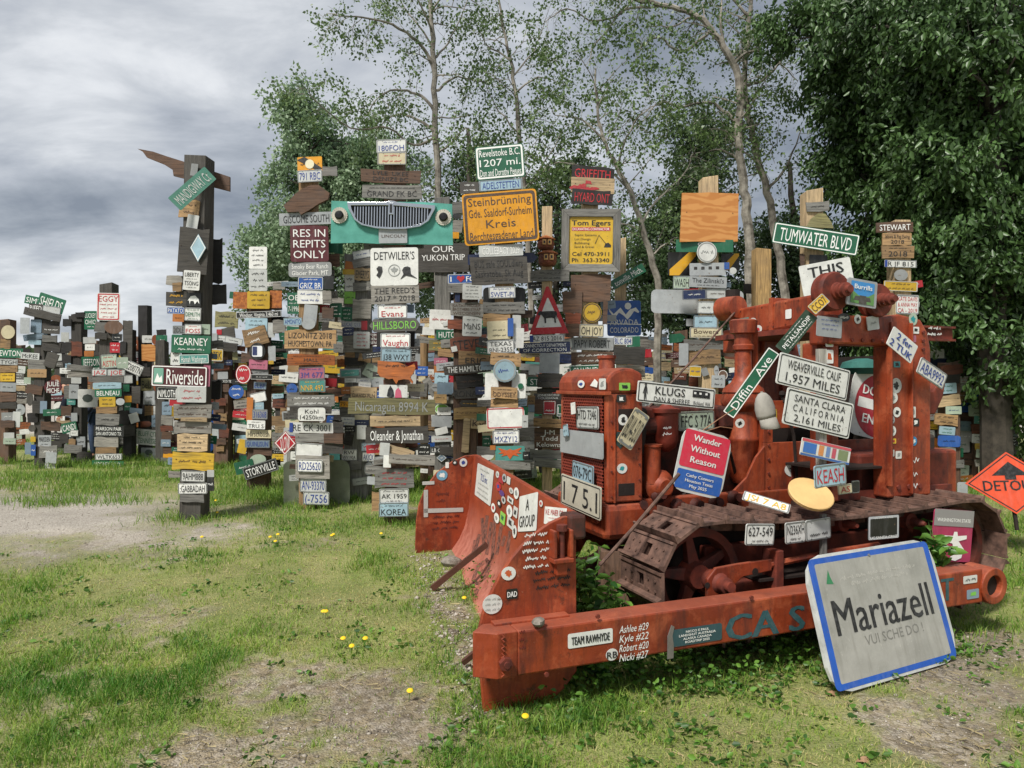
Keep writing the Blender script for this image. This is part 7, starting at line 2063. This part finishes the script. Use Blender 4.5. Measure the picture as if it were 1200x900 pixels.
# ---------------------------------------------------------------- trees
BARK = simple('pale_birch_bark', '9d978b', .85, 0, .5, 7, .4, '544e45'); BARKD = simple('dark_tree_bark', '4c453c', .9, 0, .4, 8, .4, '2c2822')
LEAFN = []
class Tree:
    def __init__(s, seed, leaf=.05, per=14, spread=.18, tips=False):
        s.tips = tips
        s.r = random.Random(seed); s.mb = MB(); s.C = []; s.leaf = leaf; s.per = per; s.spread = spread
    def limb(s, pts, r0, r1, sides=6):
        n = len(pts); s.mb.tube(pts, [r0 + (r1-r0)*i/(n-1) for i in range(n)], sides)
    def smooth(s, pts, k=4, wob=.02):
        out = []
        for i in range(len(pts)-1):
            for j in range(k):
                f = j/k; p0 = pts[max(i-1,0)]; p1 = pts[i]; p2 = pts[i+1]; p3 = pts[min(i+2,len(pts)-1)]
                out.append(.5*((2*p1) + (p2-p0)*f + (2*p0-5*p1+4*p2-p3)*f*f + (3*p1-p0-3*p2+p3)*f**3) + Vector([s.r.uniform(-wob, wob) for _ in range(3)]))
        out.append(pts[-1]); return out
    def twigs(s, pts, r, L, lvl, start=.3, dens=1.0, leafy=1.0, droop=-.1):
        "side shoots along a limb, leaf clusters at the last level"
        n = len(pts)
        for i in range(int(n*start), n):
            if s.r.random() > dens: continue
            d0 = (pts[min(i+1,n-1)]-pts[max(i-1,0)])
            if d0.length < 1e-6: continue
            d0.normalize(); o = Vector([s.r.gauss(0, 1) for _ in range(3)]); o = (o - d0*o.dot(d0)).normalized()
            d = (d0*s.r.uniform(.2, .9) + o + Vector((0,0,.15))).normalized(); l = L*s.r.uniform(.5, 1.1); K = 5; p = pts[i].copy(); q = [p]
            for j in range(K): d = (d + Vector([s.r.uniform(-.28,.28) for _ in range(3)]) + Vector((0,0,droop))).normalized(); p = p + d*(l/K); q.append(p)
            rr = max(.0022, r*.5); s.limb(q, rr, rr*.4, 3 if lvl < 1 else 4)
            if lvl > 0: s.twigs(q, rr, L*.48, lvl-1, .25, dens*.9, leafy, droop)
            if lvl <= 1 and s.r.random() < leafy:
                for j in range(len(q)-1 if s.tips and s.r.random() < .7 else len(q)-2 if s.tips else 2, len(q)): s.C.append((q[j], (q[j]-q[j-1]).normalized()))
    def finish(s, name, label, mat, bark, cat='tree', group=None, cap=None):
        base = Vector(s.base); t = empty(name, base); tag(t, label, cat, group)
        s.mb.v = [tuple(Vector(v)-base) for v in s.mb.v]; s.mb.build('trunk', bark, t, smooth=True)
        if not s.C: return t
        P = np.array([tuple(c[0]-base) for c in s.C]); Dn = np.array([tuple(c[1]) for c in s.C])
        k = s.per; P = np.repeat(P, k, 0) + NR.normal(0, s.spread*.35, (len(P)*k, 3)); Dn = unit(np.repeat(Dn, k, 0)*.5 + NR.normal(0, .6, (len(Dn)*k, 3)) + np.array([0,0,-.35 if s.leaf < .09 else -.8]))
        sz_ = s.leaf*NR.uniform(.6, 1.25, len(P)); cl = fbm(P[:, 0]+P[:, 1]*.7, P[:, 2]+P[:, 1]*.4, 1.1, 3, 3); vals = np.clip(np.repeat(NR.random(len(s.C)), k)*.35 + NR.random(len(P))*.35 + (cl-.35)*.75, 0, 1)
        leaves(P, Dn, sz_, 0, 'crown', mat, t, wide=.72 if s.leaf < .09 else .5, vals=vals, fast=s.leaf < .09); LEAFN.append((name, len(P))); return t
LF_A = leafmat('aspen_leaves', '3a5228', '7d965c', .45, .35); LF_D = leafmat('dark_leaves', '2a3f24', '62794f', .4, .25); LF_B = leafmat('bushy_tree_leaves', '50704a', 'a3b893', .5, .3); LF_P = leafmat('poplar_leaves', '20351a', '5c7b44', .42, .25, '829a66')  # the lightest poplar tone is a painted leaf highlight
def V3(px, py, Y): return PX(px, py, Y)
def line(pts, Y, dY=0): return [V3(p[0], p[1], Y + (p[2] if len(p) > 2 else 0)) for p in pts]
# 1: thin pale tree rising behind the car grille
t = Tree(11, .055, 16, .2, True); tr = t.smooth(line([(524,560),(516,420),(514,300),(512,200),(509,120),(508,60),(505,0),(503,-60),(501,-120)], 11.8)); t.base = tr[0]; t.limb(tr, .07, .025, 8)
for L, r in (([(510,132),(498,116),(483,108),(457,106,-.3),(437,122,-.5),(427,140,-.6)], .03), ([(511,90),(500,62),(476,38,-.3),(443,23,-.6),(410,20,-.9),(392,18,-1)], .035), ([(513,107),(524,96,.2),(537,90,.3),(563,95,.5),(585,92,.7)], .025), ([(513,157),(490,140,.3),(470,134,.6),(450,142,.8),(440,160,1)], .028),
             ([(509,62),(497,38),(475,10,.3),(465,-10,.4)], .02), ([(508,70),(525,50,.2),(540,20,.4),(556,-20,.6)], .02), ([(512,160),(485,170),(455,150,-.5),(410,150,-.7),(370,118,-1.1),(362,105,-1.2)], .022), ([(506,40),(495,10,-.3),(470,-20,-.5),(430,-20,-.8)], .02), ([(514,180),(530,165),(545,150,-.3)], .02), ([(506,10),(530,-10),(560,5,.3)], .02)):
    q = t.smooth(line(L, 11.8), 4, .012); t.limb(q, r, .006, 6); t.twigs(q, r*.35, .62, 1, .25, .75, .8)
t.twigs(tr, .03, .7, 1, .35, .55, .75); t.finish('aspen_tree', 'thin pale aspen with bare crooked limbs rising behind the car grille board', LF_A, BARK)
# 2: leaning sapling right of the amber sign
t = Tree(12, .058, 17, .22, True); tr = t.smooth(line([(628,520),(620,300),(612,190),(606,130),(600,80),(590,30),(580,-30)], 12.2)); t.base = tr[0]; t.limb(tr, .06, .015, 7)
for L in ([(610,160),(585,130,.2),(570,100,.4)], [(604,110),(630,90,-.3),(660,100,-.4)], [(597,70),(570,50),(560,30)], [(600,90),(625,60),(640,20)], [(616,220),(590,190),(560,180)], [(616,220),(645,180),(660,150)]):
    q = t.smooth(line(L, 12.2), 4, .02); t.limb(q, .018, .005, 5); t.twigs(q, .009, .7, 1, .2, .85, .9)
t.twigs(tr, .02, .8, 1, .25, .8, .9); t.finish('aspen_tree', 'slim leafy aspen rising behind the amber town sign', LF_A, BARK)
# 3: crooked tree behind the framed yellow sign
t = Tree(13, .058, 15, .2, True); tr = t.smooth(line([(772,520),(771,400),(771,338),(762,300),(752,262),(738,225),(722,195),(706,160),(700,120),(698,80)], 11.2)); t.base = tr[0]; t.limb(tr, .07, .014, 7)
for L in ([(738,225),(720,205,.2),(695,200,.3),(655,190,.5),(630,200,.7)], [(722,195),(735,160,-.2),(750,135,-.3),(775,120,-.5)], [(752,262),(770,235,.3),(800,205,.5),(812,180,.6)], [(755,272),(730,262),(700,268)], [(706,160),(680,140),(650,135)], [(762,300),(790,280),(815,285)], [(710,170),(700,130),(720,90)]):
    q = t.smooth(line(L, 11.2), 4, .015); t.limb(q, .02, .006, 5); t.twigs(q, .01, .6, 1, .2, .75, .75)
t.twigs(tr, .02, .7, 1, .4, .7, .8); t.finish('aspen_tree', 'crooked pale tree forking behind the framed yellow sign', LF_A, BARK)
# 4: two tall stems behind the plywood square
t = Tree(14, .06, 17, .22, True); tr = t.smooth(line([(884,520),(881,420),(880,330),(876,260),(874,233),(868,190),(866,155),(866,90),(852,62),(833,35),(812,15),(780,6),(744,-2),(715,-20)], 12.0)); t.base = tr[0]; t.limb(tr, .1, .03, 8)
for L, r in (([(866,148),(852,132),(830,120),(800,124,-.3),(770,122,-.5),(748,150,-.7)], .035), ([(833,35),(800,60,-.2),(770,45,-.4),(745,60,-.5)], .03), ([(860,75),(880,60),(905,66,.2),(935,95,.3)], .03), ([(815,17),(790,30),(760,30)], .02), ([(850,60),(845,20),(850,-20)], .03), ([(780,6),(740,10),(700,25,-.4),(665,10,-.6),(640,25,-.8)], .022), ([(868,190),(845,175),(815,180)], .02), ([(744,-2),(700,50,-.5),(690,70,-.5)], .015)):
    q = t.smooth(line(L, 12.0), 4, .02); t.limb(q, r, .007, 6); t.twigs(q, r*.35, .75, 1, .2, .85, .85)
t.twigs(tr, .03, .8, 1, .45, .6, .85); t.finish('aspen_tree', 'tall pale trunk arching left behind the plywood square', LF_A, BARK)
t = Tree(15, .06, 17, .24, True); tr = t.smooth(line([(930,520),(919,342),(909,280),(899,225),(888,185),(880,148),(872,95),(876,50),(880,0),(885,-60)], 12.6)); t.base = tr[0]; t.limb(tr, .085, .03, 8)
for L, r in (([(876,100),(900,90),(925,60),(950,50)], .03), ([(878,40),(905,20),(935,25)], .03), ([(880,20),(850,-10),(820,-20)], .03), ([(899,225),(925,190),(940,150)], .03), ([(890,190),(860,170),(845,140)], .02)):
    q = t.smooth(line(L, 12.6), 4, .02); t.limb(q, r, .007, 6); t.twigs(q, r*.35, .85, 1, .15, .9, .9)
t.twigs(tr, .03, .9, 1, .4, .8, .9); t.finish('aspen_tree', 'second pale trunk leaning right behind the bare pine post', LF_A, BARK)
# dense crowns: limbs reach into ellipsoids of foliage
def dense(seed, name, label, trunk, Y, blobs, leaf, per, mat, bark, r0=.12, twig=.7, lvl=1, spread=.25, nl=14, group=None, dens=.62):
    t = Tree(seed, leaf, per, spread); tr = t.smooth(line(trunk, Y), 4, .03); t.base = tr[0]; t.limb(tr, r0, r0*.3, 8); rg = t.r
    for (cx, cy, rx, ry, rz, dY) in blobs:
        c = V3(cx, cy, Y + dY); ax = rx/F*Y; az = ry/F*Y
        for k in range(nl):
            while True:
                u = Vector([rg.uniform(-1, 1) for _ in range(3)])
                if .3 < u.length < 1.12: break
            tip = c + Vector((u.x*ax, u.y*rz, u.z*az)); st_ = min(tr, key=lambda p: (p - (tip - Vector((0,0,az*.5)))).length); mid = st_.lerp(tip, .5) + Vector([rg.uniform(-.15,.15) for _ in range(3)])
            q = t.smooth([st_, mid, tip], 4, .03); t.limb(q, r0*.22, .006, 5); t.twigs(q, r0*.08, twig, lvl, .35, dens, 1.0)
    return t.finish(name, label, mat, bark, group=group)
dense(21, 'bushy_tree', 'bushy pale green tree behind the Giscome South sign', [(368,520),(366,400),(364,300),(360,220),(352,150),(348,120)], 15.5, [(362,210,62,50,1.0,0),(345,290,62,48,1.1,0),(400,275,50,55,1.0,.5),(352,150,32,32,.6,0),(315,300,32,32,.7,0),(405,200,30,36,.7,.4),(370,340,60,40,1,.3)], .085, 12, LF_B, BARKD, .14, .75, 1, .26, 12, dens=.5)
dense(22, 'bushy_tree', 'dark bushy tree between the car grille and the amber sign', [(560,520),(556,400),(552,260),(548,150)], 15.0, [(552,200,38,60,.8,0),(530,270,45,50,.9,.3),(580,250,40,60,.9,0),(500,290,40,45,.8,.6)], .08, 12, LF_D, BARKD, .12, .65, 1, .28, 12, dens=.42)
dense(23, 'bushy_tree', 'mid green tree behind the upper left of the car grille', [(462,520),(460,400),(456,260),(452,160)], 16.0, [(455,230,50,50,.9,0),(430,300,45,45,.9,0),(480,300,40,45,.8,0),(440,190,34,34,.7,0)], .08, 12, LF_B, BARKD, .1, .65, 1, .28, 10)
dense(24, 'bushy_tree', 'dark tree filling the gap behind the birdhouses', [(648,520),(650,400),(652,280),(655,200)], 15.5, [(650,290,48,60,.9,0),(640,220,36,40,.7,0),(690,330,44,60,.9,0),(620,350,40,60,.8,0)], .08, 12, LF_D, BARKD, .11, .65, 1, .28, 11, dens=.42)
dense(25, 'bushy_tree', 'dark dense tree behind the plywood square', [(806,520),(808,400),(812,280),(818,180)], 15.0, [(812,230,58,62,1.1,0),(780,320,62,60,1.1,0),(845,320,60,62,1.1,0),(800,410,70,60,1.1,0),(830,170,40,34,.8,0),(752,300,36,50,.8,.3)], .085, 13, LF_D, BARKD, .14, .75, 1, .3, 14, dens=.42)
dense(26, 'bushy_tree', 'dark dense tree behind the Tumwater Blvd sign', [(935,520),(932,400),(930,280),(925,190)], 14.5, [(925,290,46,46,1.0,0),(915,350,55,50,1.0,0),(960,400,60,56,1.1,0),(995,340,46,60,1.0,0)], .085, 13, LF_D, BARKD, .14, .75, 1, .3, 14, dens=.42)
dense(27, 'poplar_tree', 'huge dark poplar with heavy hanging foliage at the right edge', [(1168,560),(1166,400),(1164,250),(1160,100),(1156,-60),(1150,-200)], 9.6, [(1150,60,95,85,1.0,0),(1180,200,80,80,.9,0),(1110,165,52,60,.8,.2),(1180,340,66,66,.8,0),(1115,320,46,60,.7,.3),(1060,50,60,64,.9,.3),(1130,-60,120,70,1.1,0),(1090,240,40,50,.6,.2),(1196,430,40,34,.5,.2)], .1, 14, LF_P, BARKD, .2, .75, 1, .24, 10, dens=.55)
dense(28, 'poplar_tree', 'dark poplar crown overhanging the drums of the machine', [(1088,560),(1085,400),(1078,250),(1068,120),(1058,-20),(1050,-160)], 11.0, [(1045,110,66,66,.9,0),(1035,210,56,60,.9,0),(1078,280,60,62,1.0,0),(1020,20,66,50,.9,0),(1090,390,60,56,.9,0),(985,80,34,44,.6,.2),(1030,320,42,56,.8,.3),(960,10,56,36,.8,0),(1000,160,26,36,.5,.2)], .095, 14, LF_P, BARKD, .16, .75, 1, .24, 10, dens=.55)
dense(29, 'poplar_tree', 'farther dark poplar filling the gap between the two big ones', [(1130,560),(1128,380),(1125,200),(1120,0)], 13.0, [(1120,150,90,90,1.2,0),(1130,290,90,90,1.2,0),(1130,400,80,50,1.0,0),(1110,20,100,80,1.2,0),(1190,120,80,90,1.1,0),(1200,330,60,90,1.0,0)], .13, 11, LF_P, BARKD, .16, .85, 1, .35, 12, dens=.6)
# far wood along the horizon, one mass
def far_wood():
    n = 9000; x = NR.uniform(-160, 160, n); y = NR.uniform(95, 112, n); top = 3.5+3.5*fbm(x, y*0, .08, 3); z = NR.random(n)**.7*top
    Cc = np.stack([x, y, z], 1); return leaves(Cc, unit(NR.normal(size=(n, 3))), NR.uniform(.8, 1.8, n), 0, 'far_wood', LF_D, wide=.9)
tag(far_wood(), kind='stuff')
# undergrowth behind the posts on the right and centre
def shrub(px, Y, h, w, label, seed, mat=LF_D):
    n = 1500; rg = np.random.default_rng(seed); u = unit(rg.normal(size=(n, 3)))*rg.random((n, 1))**.4; c = PX(px, 500, Y); t = empty('shrub', (c.x, Y, 0)); tag(t, label, 'shrub', 'shrubs behind the sign posts')
    P = u*np.array([w/2, w/2, h/2])*(.8+.4*rg.random((n, 1))) + np.array([0, 0, h*.45]); leaves(P, unit(rg.normal(size=(n, 3))), rg.uniform(.05, .1, n), 0, 'foliage', mat, t, wide=.6)
    m = MB(); 
    for k in range(5): a = k*1.3; m.tube([(0,0,-.05),(math.cos(a)*w*.15,math.sin(a)*w*.15,h*.4),(math.cos(a)*w*.3,math.sin(a)*w*.3,h*.75)], [.02,.012,.006], 5)
    m.build('stems', BARKD, t)
for k, (px, Y, h, w, lab) in enumerate(((300, 16.5, 1.3, 2.2, 'low green shrub far behind the mileage sign post'), (420, 16, 1.7, 2.6, 'dark shrub behind the post left of the car grille'), (520, 15, 2.0, 2.6, 'dark shrub behind the Hutches sign'), (620, 15, 2.2, 2.8, 'dark shrub behind the enamel dinner plate'),
      (700, 15, 2.2, 3, 'dark shrub behind the framed yellow sign post'), (790, 14.5, 2.2, 3, 'dark shrub below the wide grey metal sheet'), (900, 14.5, 2.2, 3, 'dark shrub seen through the cab'), (1010, 13, 2.4, 3, 'dark shrub behind the machine column'), (1110, 12, 2.4, 3, 'dark shrub right of the machine column'), (1210, 11.5, 2.6, 3.2, 'dark shrub behind the detour sign'))):
    shrub(px, Y, h, w, lab, k+40)

# ---------------------------------------------------------------- a visitor bending down behind the left posts
def person():
    t = empty('person', (PX(103, 545, 14.3).x, 14.3, 0)); tag(t, 'person in a navy jacket and jeans bending behind the red and white notice post', 'person')
    def skin(name, pts, edges, rad, mat, sub=2):
        me = bpy.data.meshes.new(name); me.from_pydata(pts, edges, []); o = bpy.data.objects.new(name, me); COL.objects.link(o); o.parent = t; me.materials.append(mat)
        m = o.modifiers.new('skin', 'SKIN'); m.use_smooth_shade = True
        lay = me.skin_vertices[0] if me.skin_vertices else None
        if lay is None: me.attributes; 
        if lay:
            for v, r in zip(lay.data, rad): v.radius = (r, r) if not isinstance(r, tuple) else r
            lay.data[0].use_root = True
        s = o.modifiers.new('subdivision', 'SUBSURF'); s.levels = s.render_levels = sub; return o
    SKN = simple('skin', 'b98a70', .6, 0, .1); JK = simple('navy_jacket', '1c2333', .9, 0, .2, 8, .2); JN = simple('blue_jeans', '3a4a66', .9, 0, .2)
    # pelvis, spine bent forward, head, arms, legs
    P = [(0,0,.92),(-.02,-.05,1.08),(-.05,-.16,1.22),(-.06,-.27,1.32),(-.07,-.36,1.36),(-.08,-.44,1.38),(.11,0,.88),(.12,-.05,.48),(.12,.0,.08),(.12,-.14,.03),(-.11,0,.88),(-.14,-.02,.48),(-.14,.05,.08),(-.14,-.09,.03),
         (.14,-.25,1.27),(.22,-.3,1.0),(.18,-.5,.88),(-.24,-.25,1.27),(-.3,-.34,1.0),(-.24,-.54,.88)]
    E = [(0,1),(1,2),(2,3),(3,4),(4,5),(0,6),(6,7),(7,8),(8,9),(0,10),(10,11),(11,12),(12,13),(3,14),(14,15),(15,16),(3,17),(17,18),(18,19)]
    rd = [.13,.13,.15,.12,.05,.05,.09,.06,.04,.035,.09,.06,.04,.035,.06,.045,.03,.06,.045,.03]
    return t, skin, P, E, rd, SKN, JK, JN
def build_person():
    import bmesh
    t, skin, P, E, rd, SKN, JK, JN = person()
    def sk(name, idx, edges, mat, grow=0):
        mp = {a: i for i, a in enumerate(idx)}; bm = bmesh.new(); lay = bm.verts.layers.skin.verify(); vs = []
        for a in idx: v = bm.verts.new(P[a]); r = rd[a]+grow; v[lay].radius = (r, r); vs.append(v)
        vs[0][lay].use_root = True
        for a, b in edges: bm.edges.new((vs[mp[a]], vs[mp[b]]))
        me = bpy.data.meshes.new(name); bm.to_mesh(me); bm.free(); me.materials.append(mat); o = bpy.data.objects.new(name, me); COL.objects.link(o); o.parent = t
        m = o.modifiers.new('skin', 'SKIN'); m.use_smooth_shade = True; s = o.modifiers.new('subdivision', 'SUBSURF'); s.levels = s.render_levels = 2; return o
    sk('body', list(range(20)), E, SKN); sk('jacket', [0,1,2,3,14,15,16,17,18,19], [(0,1),(1,2),(2,3),(3,14),(14,15),(15,16),(3,17),(17,18),(18,19)], JK, .022)
    sk('trousers', [0,6,7,8,10,11,12], [(0,6),(6,7),(7,8),(0,10),(10,11),(11,12)], JN, .018)
    m = MB(); m.lathe((-.085,-.5,1.3), (0,-.35,1), [(0,.05),(.04,.085),(.1,.1),(.17,.095),(.21,.06),(.225,.01)], 16); h = m.build('head', SKN, t, smooth=True)
    m = MB(); m.lathe((-.085,-.49,1.36), (0,-.3,1), [(0,.098),(.06,.108),(.12,.1),(.16,.07),(.18,.02)], 16); m.build('hair', simple('dark_hair', '2a211b', .8), t, smooth=True)
    m = MB(); m.lathe((-.085,-.6,1.37), (0,-1,0), [(0,.02),(.02,.015),(.03,.006)], 8); m.build('nose', SKN, h)
    for s_ in (-1, 1):
        m = MB(); m.box(.12 if s_ > 0 else -.18, .18 if s_ > 0 else -.12, -.22, .03, -.02, .07); m.build('shoe', simple('dark_shoe', '262422', .7), t, bevel=.02)
        m = MB(); hx_ = .18 if s_ > 0 else -.24
        for f in range(4): m.tube([(hx_-.03+.02*f, -.5, .87), (hx_-.03+.02*f, -.56, .83), (hx_-.03+.02*f, -.56, .79-.005*(f%2))], [.01,.009,.007], 6)
        m.tube([(hx_-.035*s_, -.5, .87), (hx_-.05*s_, -.53, .82)], [.011,.008], 6); m.build('hand', SKN, t, smooth=True)
build_person()
# thin pink flag pole far left
m = MB(); m.cyl((0,0,0), (0,0,2.45), .012, n=8); fp_ = m.build('flag_pole', simple('grey_pole', '9a9aa0', .5), loc=(PX(154, 400, 16).x, 16, 0)); tag(fp_, 'thin far pole with a furled pink pennant between the left posts', 'pole')
m = MB(); m.add([(0,0,2.0),(.04,0,2.0),(.05,0,2.4),(0,0,2.45)], [(0,1,2,3)]); q = m.build('pennant', simple('pink_cloth', 'c486a8', .9), fp_); q.modifiers.new('thickness', 'SOLIDIFY').thickness = .004
# beyond the largest 300 boards the smallest ones, a few pixels each, are one object
def join_small(prefix, keep, name):
    L = sorted([s for s in SIGNS if s['o'].name.startswith(prefix) and not s['label']], key=lambda s: -s['w']*s['h'])
    rest = L[keep:]
    if not rest: return
    vs, fs, mi, mats = [], [], [], []
    for s in rest:
        for o in [s['o']] + list(s['o'].children):
            me = o.data; M = s['o'].matrix_world @ (o.matrix_local if o is not s['o'] else Matrix()); b = len(vs)
            m = me.materials[0]
            if m not in mats: mats.append(m)
            k = mats.index(m); vs += [tuple(M @ v.co) for v in me.vertices]; 
            for p in me.polygons: fs.append(tuple(b+i for i in p.vertices)); mi.append(k)
    me = bpy.data.meshes.new(name); me.from_pydata(vs, [], fs)
    for m in mats: me.materials.append(m)
    me.polygons.foreach_set('material_index', mi); me.update()
    o = bpy.data.objects.new(name, me); COL.objects.link(o); tag(o, kind='stuff')
    for s in rest:
        for c in list(s['o'].children): bpy.data.objects.remove(c)
        bpy.data.objects.remove(s['o']); SIGNS.remove(s)
bpy.context.view_layer.update()
join_small('wooden_board', 280, 'small_far_boards')
join_small('metal_sign', 280, 'small_far_metal_signs')
label_signs()
bpy.data.objects.remove(_fo); 
for o in list(SC.objects):
    if o.parent and 'category' in o: del o['category']
